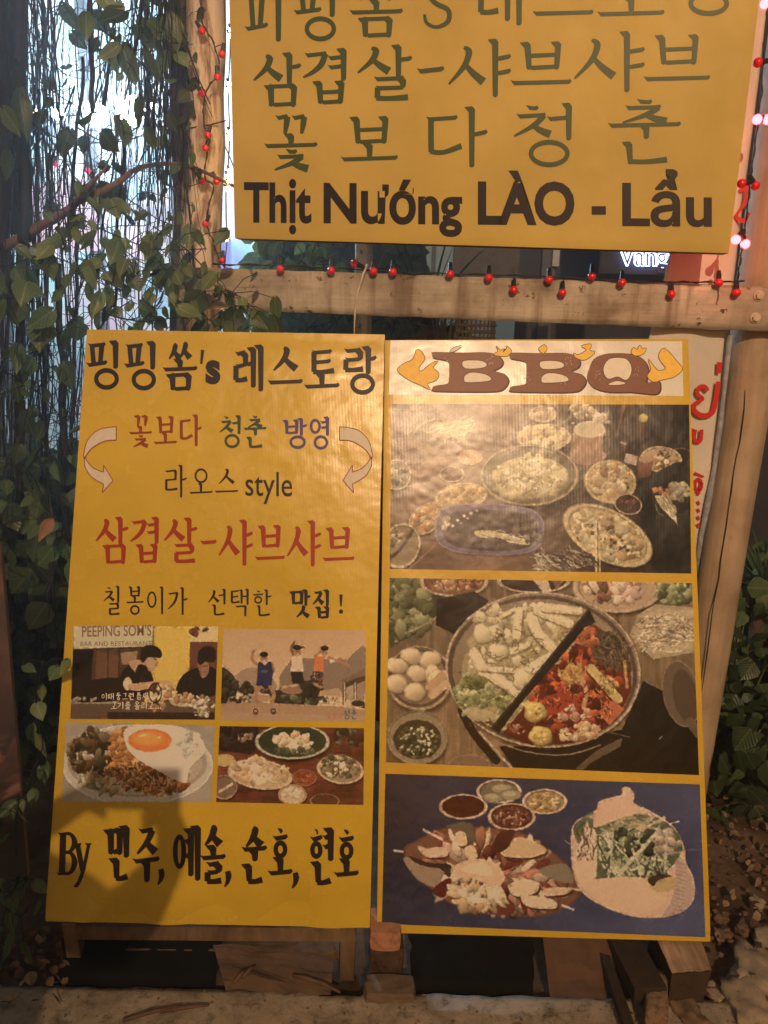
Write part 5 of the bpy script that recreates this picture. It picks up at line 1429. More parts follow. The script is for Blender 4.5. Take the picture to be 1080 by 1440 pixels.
# pale twine over the rail
tw = [on_fence(517, 372) + FN * .006, on_fence(512, 386) + FN * .012, on_fence(504, 410) + FN * .012, on_fence(500, 436) + FN * .010, on_fence(499, 466) + FN * .012, on_fence(499, 480) + FN * .012]
mb = MB(); mb.tube(tw, [.0022, .003, .003, .0026, .0014, .0014], 6); o = mb.build('twine', M_cable, None, True); tag(o, 'pale strip of twine hanging over the rail between red bulbs', 'twine')
# brown paper-like clip at 165,533 of the rail
# left trunk
tp = [(289, -90), (289, 0), (291, 60), (288, 130), (290, 200), (284, 270), (282, 340), (279, 420), (276, 520), (272, 700)]
pts = [at_y(x, y, 2.3) for x, y in tp]; pts.append(Vector((pts[-1].x, 2.3, -0.05)))
mb = MB(); mb.tube(pts, [.05, .05, .052, .047, .052, .055, .056, .056, .056, .06, .07], 20, True, .07, random.Random(4)); o = mb.build('trunk', M_trunk, None, True)
tree = empty('tree', (pts[-1].x, 2.3, 0), 'pale peeling tree trunk standing left of the hanging sign', 'tree')
o.parent = tree; o.matrix_parent_inverse = Matrix.Translation(-tree.location)
pts = [at_y(x, y, 2.36) for x, y in ((252, -60), (250, 60), (255, 180), (258, 300), (252, 420), (250, 560))]
mb = MB(); mb.tube(pts, [.028, .026, .03, .026, .03, .03], 10, True, .15, random.Random(5)); mb.build('limb', M_bark, tree, True)

# ------------------------------------------------------------------ string lights
M_redb = simple('red_bulb', (0.72, 0.02, 0.03), 0.25, 20, 0.1, 0.0, 0.6)
M_redb.node_tree.nodes['Principled BSDF'].inputs['Emission Color'].default_value = (1, 0.02, 0.02, 1)
M_redb.node_tree.nodes['Principled BSDF'].inputs['Emission Strength'].default_value = 0.0
M_lit = emit('lit_red_bulb', (1.0, 0.018, 0.022), 45.0)
M_mag = emit('far_red_bulb', (1.0, 0.02, 0.14), 1.6)
M_warm = emit('lit_warm_bulb', (1.0, 0.52, 0.12), 110.0)
def bulb_mesh(r_):
    mb = MB(); mb.ball((0, 0, 0), r_, 14, 10); me = bpy.data.meshes.new('bulb'); me.from_pydata([tuple(v) for v in mb.v], [], mb.f); me.polygons.foreach_set('use_smooth', [True] * len(me.polygons)); return me
def sock_mesh(r_, l):
    mb = MB(); mb.tube([(0, 0, 0), (0, 0, r_ * .3), (0, 0, l)], [r_ * .6, r_ * .62, r_ * .45], 8); me = bpy.data.meshes.new('socket'); me.from_pydata([tuple(v) for v in mb.v], [], mb.f); return me
BM = {}
def string(name, pts3, bulbs, mat, label, group=None, rb=0.0104, cr_=0.0016, twin=True, lit=None):
    """bulbs: (point, direction of socket, lit?)"""
    root = empty(name, pts3[0], label, 'string lights', group)
    P = [Vector(p) for p in catmull([tuple(p) for p in pts3], 6, False)]
    mb = MB(); mb.tube(P, cr_, 5)
    if twin:
        rr = random.Random(len(pts3)); mb.tube([p + Vector((0.003 * math.sin(i * 1.7), -0.001 + 0.0015 * math.cos(i * 1.3), 0.003 * math.cos(i * 1.7))) for i, p in enumerate(P)], cr_ * .8, 5)
    # short leads to the bulbs
    for (b, dr, li) in bulbs:
        s_ = b + dr * (rb * 2.4)
        q = min(P, key=lambda z: (z - s_).length); mb.tube([s_, (s_ + q) / 2 + Vector((0, -.002, .001)), q], cr_ * .8, 5)
    mb.build('cord', M_cord, root, True)
    for (b, dr, li) in bulbs:
        m_ = {0: mat, 1: M_lit, 2: M_warm, 3: M_mag}[li]
        key = (m_.name, rb)
        if key not in BM: BM[key] = bulb_mesh(rb); BM[key].materials.append(m_)
        if ('s', rb) not in BM: BM[('s', rb)] = sock_mesh(rb, rb * 2.2); BM[('s', rb)].materials.append(M_cord)
        o = bpy.data.objects.new('bulb', BM[key]); COL.objects.link(o); o.parent = root; o.location = b - root.location
        if li == 1: o['label'] = 'glowing red bulb'
        s = bpy.data.objects.new('socket', BM[('s', rb)]); COL.objects.link(s); s.parent = o
        s.rotation_mode = 'QUATERNION'; s.rotation_quaternion = Vector((0, 0, 1)).rotation_difference(dr); s.location = dr * rb * .6
    return root
F = lambda x, y, o=0.014: on_fence(x, y) + FN * o
up, dn, sd = Vector((0, 0.25, 1)).normalized(), Vector((0, 0, -1)), Vector((.8, 0, .5)).normalized()
cordp = [F(300, 372, .006), F(396, 374, .004), F(500, 379, .004), F(600, 384, .004), F(700, 387, .004), F(760, 389, .004), F(830, 392, .004), F(900, 396, .004), F(960, 397, .006), F(1010, 397, .008), F(1043, 396, .012)]
bl = [(F(x, y), up, 0) for x, y in ((396, 379), (467, 381), (526, 382), (553, 383), (633, 386), (687, 391), (722, 408), (771, 394), (790, 412), (831, 389), (873, 398), (942, 414), (1008, 398), (1033, 412))]
bl.append((F(498, 370, -.01), Vector((1, 0, -.4)).normalized(), 0))
string('string_lights', cordp, bl, M_redb, 'dark cord with small unlit red bulbs strung along the top of the rail', 'strings of small red bulbs')
S = lambda x, y, o=-0.03: on_sign(x, y) + SN * o
P2_ = lambda x, y: at_y(x, y, 1.9)
cp = [P2_(1082, -10), P2_(1074, 60), P2_(1070, 130), P2_(1062, 200), P2_(1055, 250), P2_(1050, 300), P2_(1045, 338), P2_(1040, 370), P2_(1036, 398)]
bb = [(P2_(1066, 88), Vector((1, 0, .2)).normalized(), 0), (P2_(1065, 168), Vector((1, .2, 0)).normalized(), 1), (P2_(1079, 168), Vector((-1, .2, .3)).normalized(), 1), (P2_(1043, 258), Vector((1, 0, .2)).normalized(), 0), (P2_(1062, 261), Vector((-.6, 0, .8)).normalized(), 0),
      (P2_(1035, 337), Vector((.6, .2, .8)).normalized(), 1), (P2_(1048, 343), Vector((-.3, .2, .9)).normalized(), 1), (P2_(1076, 5), Vector((0, .2, 1)).normalized(), 1)]
string('string_lights', cp, bb, M_redb, 'dark cord with red bulbs, some glowing, hanging at the right of the sign', 'strings of small red bulbs')
T = lambda x, y: at_y(x, y, 2.22)
cp = [T(283, -20), T(284, 30), T(300, 60), T(308, 100), T(290, 128), T(286, 165), T(292, 200), T(288, 250), T(300, 262), T(290, 310), T(300, 340), T(312, 372), T(330, 380)]
bb = [(T(x, y), Vector((random.Random(x).uniform(-.6, .6), 0, .8)).normalized(), 0) for x, y in ((284, 43), (312, 76), (306, 108), (284, 131), (292, 190), (289, 208), (284, 255), (305, 255), (289, 315), (313, 366))]
string('string_lights', cp, bb, M_redb, 'dark cord with red bulbs wound down the peeling tree trunk', 'strings of small red bulbs', rb=0.0092)
G = lambda x, y: at_y(x, y, 3.1)
cp = [G(50, 200), G(77, 222), G(125, 232), G(180, 238), G(225, 242), G(260, 236)]
string('string_lights', cp, [(G(x, y), Vector((0, 0, 1)), 3) for x, y in ((77, 230), (124, 240), (225, 250))], M_redb, 'string of magenta bulbs among the vines under the floodlights', rb=0.011)
Hh = lambda x, y: at_y(x, y, 2.12)
cp = [Hh(326, -40), Hh(325, 20), Hh(324, 46), Hh(323, 90), Hh(321, 122), Hh(322, 160), Hh(323, 190), Hh(321, 230), Hh(318, 262), Hh(318, 300), Hh(319, 340), Hh(316, 372), Hh(315, 420), Hh(322, 446), Hh(336, 440), Hh(356, 430)]
bb = [(Hh(x, y), Vector((-.4, 0, .9)).normalized(), 2) for x, y in ((325, 42), (323, 50), (322, 118), (321, 126), (323, 186), (322, 194), (323, 240), (320, 248), (322, 256), (318, 266), (318, 337), (333, 438), (342, 434), (355, 431), (321, 449), (321, 442))]
string('string_lights', cp, bb, M_redb, 'string of warm yellow fairy lights down the left edge of the hanging sign', rb=0.0048, twin=False)

# ------------------------------------------------------------------ things below the boards
# wooden frame legs of the left board
Fz = Vector((0, 0.03, 0))
def plank3(a, b, w, t, mat, parent, name, up_=Vector((0, 0, 1))):
    a, b = Vector(a), Vector(b); d = (b - a).normalized(); s = d.cross(up_).normalized() * (w / 2); q = s.cross(d).normalized() * (t / 2)
    mb = MB(); mb.box8([a - s - q, b - s - q, b + s - q, a + s - q, a - s + q, b - s + q, b + s + q, a + s + q]); o = mb.build(name, mat, parent)
    bv = o.modifiers.new('bevel', 'BEVEL'); bv.width = 0.002; bv.segments = 2
    return o
M_oldw = wood('old_dark_wood', (0.09, 0.055, 0.03), (0.20, 0.13, 0.075), (40, 40, 6))
M_cut = wood('raw_split_wood', (0.32, 0.20, 0.12), (0.60, 0.42, 0.28), (55, 8, 55), 0.8, 0.9)
M_blockside = simple('block_side', (0.055, 0.036, 0.024), 0.85, 50, 0.4, 0.6)
def bk(px, py, back=0.035): return on_board(px, py) - BN * back
plank3(bk(95, 1318), bk(500, 1322), 0.03, 0.03, M_oldw, boardA, 'frame_bar', BN)
plank3(at_y(95, 1334, 1.465), at_y(478, 1337, 1.465), 0.022, 0.028, M_oldw, boardA, 'frame_bar', Vector((0, -1, 0)))
for (xt, xb) in ((489, 486), (92, 92)):
    a = bk(xt, 1300, .03); b = at_z(xb, 1402, -0.02)
    plank3(a, Vector((b.x, a.y - 0.02, -0.03)), 0.032, 0.03, M_oldw, boardA, 'leg', Vector((0, -1, 0)))
# brick stub under the seam, with loose stone below it
def lump(name, c, size, mat, seed, parent=None, sub=3, amp=0.12, rotz=0.0):
    bm = bmesh.new(); bmesh.ops.create_cube(bm, size=1.0); bmesh.ops.subdivide_edges(bm, edges=bm.edges[:], cuts=sub, use_grid_fill=True)
    rz = Matrix.Rotation(rotz, 3, 'Z')
    for v in bm.verts:
        p = v.co.copy(); q = p.normalized() * 0.5 * 1.25
        p = p.lerp(q, 0.25)
        p *= 1 + amp * mnoise.noise(p * 3.1 + Vector((seed, 0, 0))) + amp * .5 * mnoise.noise(p * 8 + Vector((0, seed, 0)))
        v.co = rz @ Vector((p.x * size[0], p.y * size[1], p.z * size[2])) + Vector(c)
    me = bpy.data.meshes.new(name); bm.to_mesh(me); bm.free()
    return link_mesh(name, me, parent, mat, sub > 3)
def brick_mat():
    t = NT('worn_brick'); co = t.coord('Object'); a = t.noise(co, 22, 6, .7)
    sep = t.n('ShaderNodeSeparateXYZ'); t.l(t.coord('Object'), sep.inputs[0])
    c = t.ramp(a, [(.35, (.12, .07, .05)), (.5, (.42, .20, .12)), (.7, (.52, .27, .17))])
    return t.fin(c, .9, t.bump(a, .7, .006), .2)
M_brick = brick_mat()
pb = at_y(541, 1347, 1.415)
o = lump('brick', (pb.x, 1.445, 0.096), (0.068, 0.075, 0.05), M_brick, 3, amp=.06); tag(o, 'orange-lit broken brick on top of the stub under the board seam', 'brick')
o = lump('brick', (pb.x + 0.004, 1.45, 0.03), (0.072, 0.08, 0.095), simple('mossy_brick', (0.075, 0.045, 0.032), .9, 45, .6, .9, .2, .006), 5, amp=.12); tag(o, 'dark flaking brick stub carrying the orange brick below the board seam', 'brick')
q_ = at_z(548, 1410, 0.0)
o = lump('stone', (q_.x, 1.372, 0.006), (0.105, 0.05, 0.035), simple('dull_stone', (.16, .11, .075), .9, 30, .4, .6), 9, amp=.14); tag(o, 'flat dull stone at the foot of the brick stub', 'stone')
# right: split wooden block, plank, dark crate strip
def block():
    root = empty('wood_block', at_z(960, 1400, -.01), 'split wooden block with pale raw top under the right board corner', 'wood block')
    # top face corners in the photo: (928,1333)-(996,1335)-(1000,1366)-(945,1372)
    zt = 0.085
    a, b, c, d = at_z(926, 1328, zt), at_z(990, 1328, zt), at_z(1001, 1366, zt), at_z(945, 1370, zt)
    a.y += .05; b.y += .05
    lo_ = [Vector((p.x, p.y + 0.008, -.02)) for p in (a, b, c, d)]; lo_[3].x += .003; lo_[2].x -= .008
    mb = MB(); mb.box8([lo_[3], lo_[2], c, d, lo_[0], lo_[1], b, a]); o = mb.build('block_body', M_blockside, root)
    n = 14; vs, fs = [], []
    for j in range(n + 1):
        for i in range(n + 1):
            p = a.lerp(b, i / n).lerp(d.lerp(c, i / n), j / n); p.z += .0025 + .003 * mnoise.noise(Vector((i * 1.1, j * .25, 1))) ; vs.append(p)
    for j in range(n):
        for i in range(n):
            k = j * (n + 1) + i; fs.append((k, k + n + 1, k + n + 2, k + 1))
    mesh_from('split_top', vs, fs, M_cut, root)
block()
M_darkp = simple('dark_plank', (0.04, 0.027, 0.018), .8, 40, .4, .5)
a_, b_ = at_z(880, 1325, 0.03), at_z(918, 1462, 0.02)
def dark_plank():
    root = empty('plank', b_, 'dark plank with a splintered pale end lying between the board foot and the wood block', 'plank')
    o = plank3(at_z(868, 1310, 0.04), at_z(915, 1400, 0.045), 0.07, 0.035, M_darkp, root, 'plank_body')
    sp_ = lump('splintered_end', (at_z(922, 1408, .03)), (0.045, 0.12, 0.045), simple('rotten_wood', (.26, .17, .11), .9, 60, .6, .9, .2, .006), 12, root, 4, .3, R(-18))
dark_plank()
o = plank3(at_z(838, 1312, 0.02), at_z(893, 1470, 0.025), 0.022, 0.02, M_darkp, None, 'plank'); o.name = 'stick'; tag(o, 'thin dark stick running forward beside the dark plank', 'stick')
# black sheets under each board standing in for cast shadow
def shade_sheet(name, x0, x1, y0, y1, seed, label, ztop=.09):
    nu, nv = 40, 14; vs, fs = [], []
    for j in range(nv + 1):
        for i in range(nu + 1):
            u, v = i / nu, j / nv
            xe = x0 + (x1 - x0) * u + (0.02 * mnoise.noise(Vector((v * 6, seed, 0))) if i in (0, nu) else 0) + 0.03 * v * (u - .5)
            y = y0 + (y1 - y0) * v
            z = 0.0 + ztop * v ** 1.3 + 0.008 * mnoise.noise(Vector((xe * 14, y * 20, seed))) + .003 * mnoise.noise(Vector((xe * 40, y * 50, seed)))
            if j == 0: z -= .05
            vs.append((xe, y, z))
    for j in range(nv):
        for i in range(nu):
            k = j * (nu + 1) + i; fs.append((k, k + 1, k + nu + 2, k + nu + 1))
    o = mesh_from(name, vs, fs, M_shade, None, True); tag(o, label, 'plastic sheet'); return o
M_shade = simple('shade_black', (0.006, 0.006, 0.005), .75, 30, .3, .2, .1)
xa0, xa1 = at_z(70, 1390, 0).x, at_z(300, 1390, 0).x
shade_sheet('shade_patch', xa0, xa1, 1.384, 1.58, 2, 'black sheet standing in for the shade in the gap below the left board')
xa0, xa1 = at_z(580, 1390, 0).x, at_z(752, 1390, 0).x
shade_sheet('shade_patch', xa0, xa1, 1.384, 1.58, 6, 'black sheet standing in for the shade in the gap right of the brick stub')
# cardboard and scraps in the lit gap
M_card = simple('old_cardboard', (0.13, 0.08, 0.05), .85, 18, .35, .3)
def scrap(quad, z0, z1, mat, name, label, cat, seed):
    a, b, c, d = [at_z(x, y, 0) for x, y in quad]; vs, fs = [], []; n = 10
    for j in range(n + 1):
        for i in range(n + 1):
            p = a.lerp(b, i / n).lerp(d.lerp(c, i / n), j / n); p.z = z1 + (z0 - z1) * j / n + .012 * mnoise.noise(Vector((i * .35, j * .35, seed))); vs.append(p)
    for j in range(n):
        for i in range(n):
            k = j * (n + 1) + i; fs.append((k, k + n + 1, k + n + 2, k + 1))
    o = mesh_from(name, vs, fs, mat, None, False); tag(o, label, cat)
    so = o.modifiers.new('thickness', 'SOLIDIFY'); so.thickness = 0.003; return o
scrap([(300, 1345), (470, 1345), (465, 1398), (318, 1393)], .0, .03, M_card, 'cardboard', 'brown cardboard sheet lying in the lit gap below the left board', 'cardboard', 3)
scrap([(760, 1330), (880, 1330), (900, 1400), (775, 1405)], -.01, .05, simple('brown_board', (.13, .07, .04), .8, 12, .3, .3), 'cardboard', 'smooth brown board in the gap left of the dark plank', 'cardboard', 8)
rr = random.Random(17)
for k, (x, y, L, a) in enumerate(((338, 1372, .05, 65), (350, 1366, .045, 60), (455, 1385, .09, -35), (432, 1377, .07, -25), (260, 1418, .10, 10), (215, 1424, .12, 20))):
    p = at_z(x, y, .018 if y < 1400 else .008); d = Vector((math.cos(R(a)), math.sin(R(a)) * .8, .05))
    mb = MB(); mb.tube([p - d * L / 2, p + Vector((0, 0, .003)), p + d * L / 2], [.004, .0045, .002], 6); o = mb.build('twig', M_stem_b, None, True)
    tag(o, ['short twig leaning in the lit gap, nearer the cardboard edge', 'short twig right beside the leaning one in the lit gap', 'longer twig lying by the board leg', 'thin twig left of the longer one by the board leg', 'twig lying across the pavement edge at left', 'bent twig among dry leaves at lower left'][k], 'twig')

# rubble and chips on the right, debris at lower left
def rock_obj(x, y, z, s, col, seed, name, label, cat):
    p = at_z(x, y, z); o = lump(name, (p.x, p.y, z), (s, s * .8, s * .55), col, seed, None, 6, .5, seed); return tag(o, label, cat)
M_rub = simple('pale_rubble', (.36, .29, .22), .9, 35, .35, .7, .2, .004)
M_rub2 = simple('brown_rubble', (.20, .13, .085), .9, 35, .4, .7, .2, .004)
rocks = [(1070, 1370, .0, .12, M_rub, 'large pale rubble lump at the right edge below the board corner'), (1050, 1418, -.01, .10, M_rub, 'pale rubble lump nearest the camera at lower right'), (1006, 1398, -.01, .045, M_rub, 'small pale pointed stone right of the wood block'),
         (1014, 1290, .0, .03, M_rub2, 'small tan stone beside the right board edge'), (1018, 1316, .0, .035, M_rub2, 'round tan stone level with the right board corner'), (1048, 1305, .0, .04, M_rub2, 'brown stone in the soil right of the board'), (1075, 1320, .01, .05, M_rub, 'pale stone at the right edge above the rubble'),
         (965, 1428, -.008, .07, M_rub2, 'brown stone on the kerb below the wood block'), (1065, 1270, .01, .03, M_rub, 'tiny pale stone by the undergrowth')]
for k, (x, y, z, s, m_, lb) in enumerate(rocks): rock_obj(x, y, z, s, m_, k * 3.7 + 1, 'rubble', lb, 'rubble')
# ------------------------------------------------------------------ plants
def heart_leaf(name, mat, L=1.0, W=0.78, fold=0.18, curl=0.25, seed=0):
    """heart-shaped blade hanging from its stalk: base at origin, tip along -Z, faces -Y"""
    prof = [(0, .16), (.06, .62), (.16, .92), (.3, 1.0), (.46, .9), (.62, .7), (.78, .42), (.9, .18), (1.0, .0)]
    vs, uv, fs = [], [], []
    rr = random.Random(seed)
    for (t, w) in prof:
        z = -t * L; hw = w * W / 2; lift = .10 * L if t == 0 else 0
        bend = -curl * L * t * t
        zz = z + (0.12 * L if t < .02 else (0.06 * L if t < .1 else 0))
        for k, s in enumerate((-1, -.5, 0, .5, 1)):
            x = s * hw
            zk = z if s == 0 else z + (zz - z) * abs(s)
            y = bend - fold * abs(x) + 0.02 * L * rr.uniform(-1, 1) * abs(s)
            vs.append((x, -y * -1 if False else y, zk)); uv.append((.5 + x / (W * 1.02), 1 - t))
    n = 5
    for j in range(len(prof) - 1):
        for k in range(n - 1):
            a = j * n + k; fs.append((a, a + n, a + n + 1, a + 1))
    me = bpy.data.meshes.new(name); me.from_pydata(vs, [], fs)
    u = me.uv_layers.new(name='UVMap')
    for lp in me.loops: u.data[lp.index].uv = uv[lp.vertex_index]
    me.materials.append(mat); me.polygons.foreach_set('use_smooth', [True] * len(me.polygons)); return me
LEAF = {}
for mk, mt in (('g', M_leaf), ('d', M_leaf_d), ('p', M_leaf_p)):
    LEAF[mk] = [heart_leaf('leaf_blade', mt, 1, (.72, .84, .62, .9, .7)[i], (.1, .25, .4, .15, .5)[i], (.12, .35, .55, -.15, .3)[i], i) for i in range(5)]
RND = random.Random(42)
def put_leaf(parent, p, size, kinds, rnd, tilt=45, rollspread=50, droop=None):
    me = LEAF[rnd.choice(kinds)][rnd.randrange(5)]
    o = bpy.data.objects.new('leaf', me); COL.objects.link(o)
    o.parent = parent; o.location = p - parent.location
    o.rotation_euler = (R(rnd.uniform(-tilt, tilt * .6)), R(rnd.uniform(-rollspread, rollspread)), R(rnd.uniform(-60, 60)))
    o.scale = (size * rnd.uniform(.8, 1.1), size, size * rnd.uniform(.85, 1.15))
    return o
def vine(path_px, y, nleaf, size, kinds, label, mat=None, r_=0.0022, spread=0.05, name='climbing_vine', cat='vine', ydev=.12, tilt=45, rollspread=50, group='vines climbing at the left'):
    rnd = RND
    p3 = [at_y(a, b, y + rnd.uniform(-ydev, ydev)) for a, b in path_px]
    root = empty(name, p3[0], label, cat, group)
    P = [Vector(q) for q in catmull([tuple(q) for q in p3], 7, False)]
    mb = MB(); mb.tube(P, [r_ * (1 - .5 * i / len(P)) for i in range(len(P))], 5, True)
    size = (size[0] * .62, size[1] * .88); nleaf = int(nleaf * 1.35)
    for k in range(nleaf):
        q = P[rnd.randrange(len(P))]
        off = Vector((rnd.gauss(0, spread), rnd.uniform(-.8, .3) * spread, rnd.gauss(0, spread)))
        lp = q + off
        mb.tube([q, q.lerp(lp, .55) + Vector((0, -.004, .012)), lp], [.0011, .001, .0009], 4, False)
        put_leaf(root, lp, size[0] + (size[1] - size[0]) * rnd.random() ** 1.6, kinds, rnd, tilt, rollspread)
    mb.build('stem', mat or M_stem, root, True)
    return root
V = [
 ([(150, -20), (165, 20), (200, 50), (250, 60)], 2.25, 13, (.05, .09), 'ggp', 'leafy vine crossing above the floodlights at top left'),
 ([(140, 40), (190, 80), (235, 130), (255, 180)], 2.2, 13, (.045, .085), 'gdp', 'leafy vine drooping beside the trunk near the top'),
 ([(0, 60), (50, 110), (110, 150), (160, 160)], 2.1, 6, (.05, .09), 'dd', 'dark leafed vine sloping across the top left'),
 ([(0, 110), (40, 170), (110, 210), (150, 240)], 2.0, 7, (.07, .11), 'ddg', 'broad leafed vine passing just under the floodlights'),
 ([(110, 180), (150, 200), (200, 190), (240, 160)], 2.15, 6, (.06, .10), 'gd', 'vine with large ribbed leaves beside the brightest lamp'),
 ([(230, -10), (262, 90), (262, 200), (258, 300)], 2.22, 16, (.035, .065), 'gdd', 'vine hugging the left side of the pale trunk'),
 ([(100, 300), (160, 330), (220, 350), (290, 350)], 2.05, 30, (.045, .075), 'ggp', 'dense leafy vine below the twisted branch'),
 ([(0, 380), (60, 360), (120, 380), (190, 420)], 2.0, 32, (.045, .08), 'ggp', 'thick leafy vine above the left menu board corner'),
 ([(180, 400), (240, 380), (300, 400), (330, 430)], 2.0, 34, (.045, .08), 'gp', 'vine covering the left end of the fence rail'),
 ([(0, 430), (30, 420), (70, 470), (110, 440)], 1.95, 22, (.06, .09), 'gg', 'vine with large green leaves at the left edge'),
 ([(0, 520), (40, 540), (80, 580), (100, 640)], 2.05, 20, (.045, .08), 'gdg', 'vine left of the menu board, beside its top line'),
 ([(0, 640), (40, 660), (70, 720), (95, 760)], 2.0, 18, (.05, .09), 'dgg', 'vine left of the menu board, below its left arrow'),
 ([(120, 240), (170, 290), (200, 270), (240, 280)], 2.3, 10, (.04, .07), 'dd', 'small leafed dark vine behind the twisted branch'),
 ([(0, 0), (60, 10), (110, 40), (130, 80)], 2.5, 6, (.05, .09), 'd', 'sparse dark vine in the top left corner'),
 ([(140, 440), (200, 452), (260, 446), (330, 456)], 2.05, 36, (.045, .08), 'gd', 'low leafy vine just above the left menu board'),
 ([(60, 180), (100, 240), (130, 300), (90, 350)], 2.4, 7, (.05, .09), 'd', 'dark vine hanging in front of the lit shop window'),
]
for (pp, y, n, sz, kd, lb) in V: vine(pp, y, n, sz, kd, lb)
# bush of soft leaves beyond the rail, lit warm green
for k, (pp, y, n, sz, kd, lb) in enumerate([([(320, 440), (360, 400), (400, 380), (440, 370)], 2.5, 44, (.05, .09), 'pg', 'bright green shrub behind the rail next to the fairy lights'),
    ([(330, 470), (380, 450), (440, 460), (490, 440)], 2.6, 46, (.05, .09), 'gg', 'green shrub between rail and left menu board'),
    ([(520, 455), (560, 440), (590, 460), (640, 460)], 2.6, 30, (.04, .08), 'dg', 'darker shrub behind the rail above the board seam'),
    ([(52, 1070), (36, 1110), (22, 1160), (25, 1230)], 1.40, 12, (.035, .065), 'pg', 'small pale leafed shoot between the dark photo board and the menu board'),
    ([(10, 1210), (25, 1240), (5, 1270), (30, 1290)], 1.38, 14, (.03, .06), 'gg', 'leafy shoot at the foot of the dark photo board'),
    ([(60, 930), (50, 1000), (60, 1050), (40, 1100)], 1.6, 10, (.05, .08), 'pg', 'three-leaf shoot beside the dark photo board edge')]):
    vine(pp, y, n, sz, kd, lb, name='shrub', cat='shrub', spread=.05 if k < 3 else .028, group='leafy shrubs among the boards' if k < 3 else 'leafy shoots at lower left', tilt=40)

# dead-looking brown leaf at (95,470)-(97,480) in the vines
lf = heart_leaf('dry_leaf', simple('dry_leaf_brown', (.24, .13, .07), .7, 40, .3, .3), .048, .03, .5, .9, 3)
o = bpy.data.objects.new('dry_leaf', lf); COL.objects.link(o); o.location = at_y(72, 730, 1.8); o.rotation_euler = (.3, .6, .4); tag(o, 'single curled brown leaf caught in the vines left of the menu board', 'leaf')

# twisted branch
br = [at_y(x, y, yy) for x, y, yy in ((10, 345, 2.2), (50, 322, 2.15), (85, 302, 2.12), (115, 280, 2.1), (145, 268, 2.1), (172, 252, 2.12), (200, 235, 2.2), (260, 232, 2.26), (330, 262, 2.1))]
P = [Vector(q) for q in catmull([tuple(q) for q in br], 6, False)]
root = empty('branch', br[0], 'twisted brown branch reaching across the vines towards the trunk', 'branch')
mb = MB(); mb.tube(P, [.013 - .0095 * i / len(P) for i in range(len(P))], 9, True, .18, random.Random(3)); mb.build('limb', M_stem_b, root, True)
mb = MB(); mb.tube([at_y(100, 290, 2.1), at_y(125, 262, 2.08), at_y(150, 235, 2.06)], [.008, .006, .002], 7, True, .15, random.Random(6)); mb.build('limb', M_stem_b, root, True)
mb = MB(); mb.tube([at_y(146, 150, 2.2), at_y(152, 100, 2.2), at_y(156, 62, 2.2)], [.006, .005, .003], 6); mb.build('broken_stub', M_stem, root, True)
# individually visible thick lianas
LIANA = ['straight dark liana hanging left of the brightest floodlight', 'dark liana slanting down-left below the floodlights', 'thin liana at the top, above the third floodlight', 'thick dark liana near the left edge, second from the edge', 'thickest dark liana, right of the one near the left edge',
 'thick dark liana at the very left edge of the picture', 'slim liana at the top between brightest floodlight and trunk', 'slim liana just left of the pale trunk', 'dark liana hanging down beside the leaves left of the title line', 'dark liana right next to the left edge of the menu board',
 'long thin liana halfway between picture edge and menu board', 'short liana behind the left arrow edge of the menu board', 'thin liana slanting below the brightest floodlight']
st = [(126, 0, 130, 160, .008), (118, 140, 95, 330, .006), (58, 0, 62, 80, .006), (12, 0, 20, 330, .018), (28, 0, 34, 340, .022), (2, 60, 8, 420, .022), (205, 0, 208, 200, .006), (232, 0, 236, 260, .007), (30, 330, 28, 700, .012), (82, 430, 96, 760, .012), (66, 420, 62, 900, .008), (108, 380, 100, 700, .007), (175, 250, 160, 440, .005)]
for k, (x0, y0, x1, y1, r_) in enumerate(st):
    n = 8; rr = random.Random(k); yd = 2.15 + .1 * (k % 4)
    pts = [at_y(x0 + (x1 - x0) * i / n + rr.uniform(-3, 3), y0 - 60 + (y1 - y0 + 60) * i / n, yd) for i in range(n + 1)]
    pts = [Vector(q) for q in catmull([tuple(q) for q in pts], 4, False)]
    mb = MB(); mb.tube(pts, r_ * .8, 7, True, .15, rr)
    o = mb.build('liana', M_stem, None, True); tag(o, LIANA[k], 'liana', 'woody lianas hanging at the left')
# the uncountable curtain of thin stems and aerial roots
mb = MB(); rr = random.Random(77)
for k in range(520):
    zone = rr.random()
    if zone >= .60 and rr.random() < .55: continue
    if zone < .30: x = rr.gauss(20, 32); y0, y1 = -80, rr.uniform(250, 760)
    elif zone < .52: x = rr.gauss(212, 26); y0, y1 = -80, rr.uniform(150, 470)
    elif zone < .60: x = rr.uniform(0, 260); y0, y1 = rr.choice((-80, -80, 120)), rr.uniform(180, 640)
    else: x = rr.uniform(-10, 120); y0, y1 = rr.uniform(380, 600), rr.uniform(700, 1120)
    yd = rr.uniform(2.05, 3.0); n = 6; dx = rr.gauss(0, 38); x0 = x; ph = rr.uniform(0, 6.3); wb = rr.uniform(2, 9); fq = rr.uniform(3, 8); n = 9
    pts = [at_y(x0 + dx * (i / n) + wb * math.sin(ph + fq * i / n) + rr.gauss(0, 2.2), y0 + (y1 - y0) * i / n, yd) for i in range(n + 1)]
    mb.tube(pts, rr.choice((.0008, .0011, .0014, .002, .003)), 3, False)
for k in range(330):     # crossing twigs
    x, y = rr.uniform(0, 280), rr.uniform(0, 780); a = rr.uniform(0, 3.14); L = rr.uniform(30, 110); yd = rr.uniform(2.05, 2.9)
    if y > 450: x = rr.uniform(0, 110)
    pts = [at_y(x + math.cos(a) * L * (t - .5) + rr.gauss(0, 3), y + math.sin(a) * L * (t - .5) + rr.gauss(0, 3), yd) for t in (0, .33, .66, 1)]
    mb.tube(pts, rr.choice((.0008, .0012, .002)), 3, False)
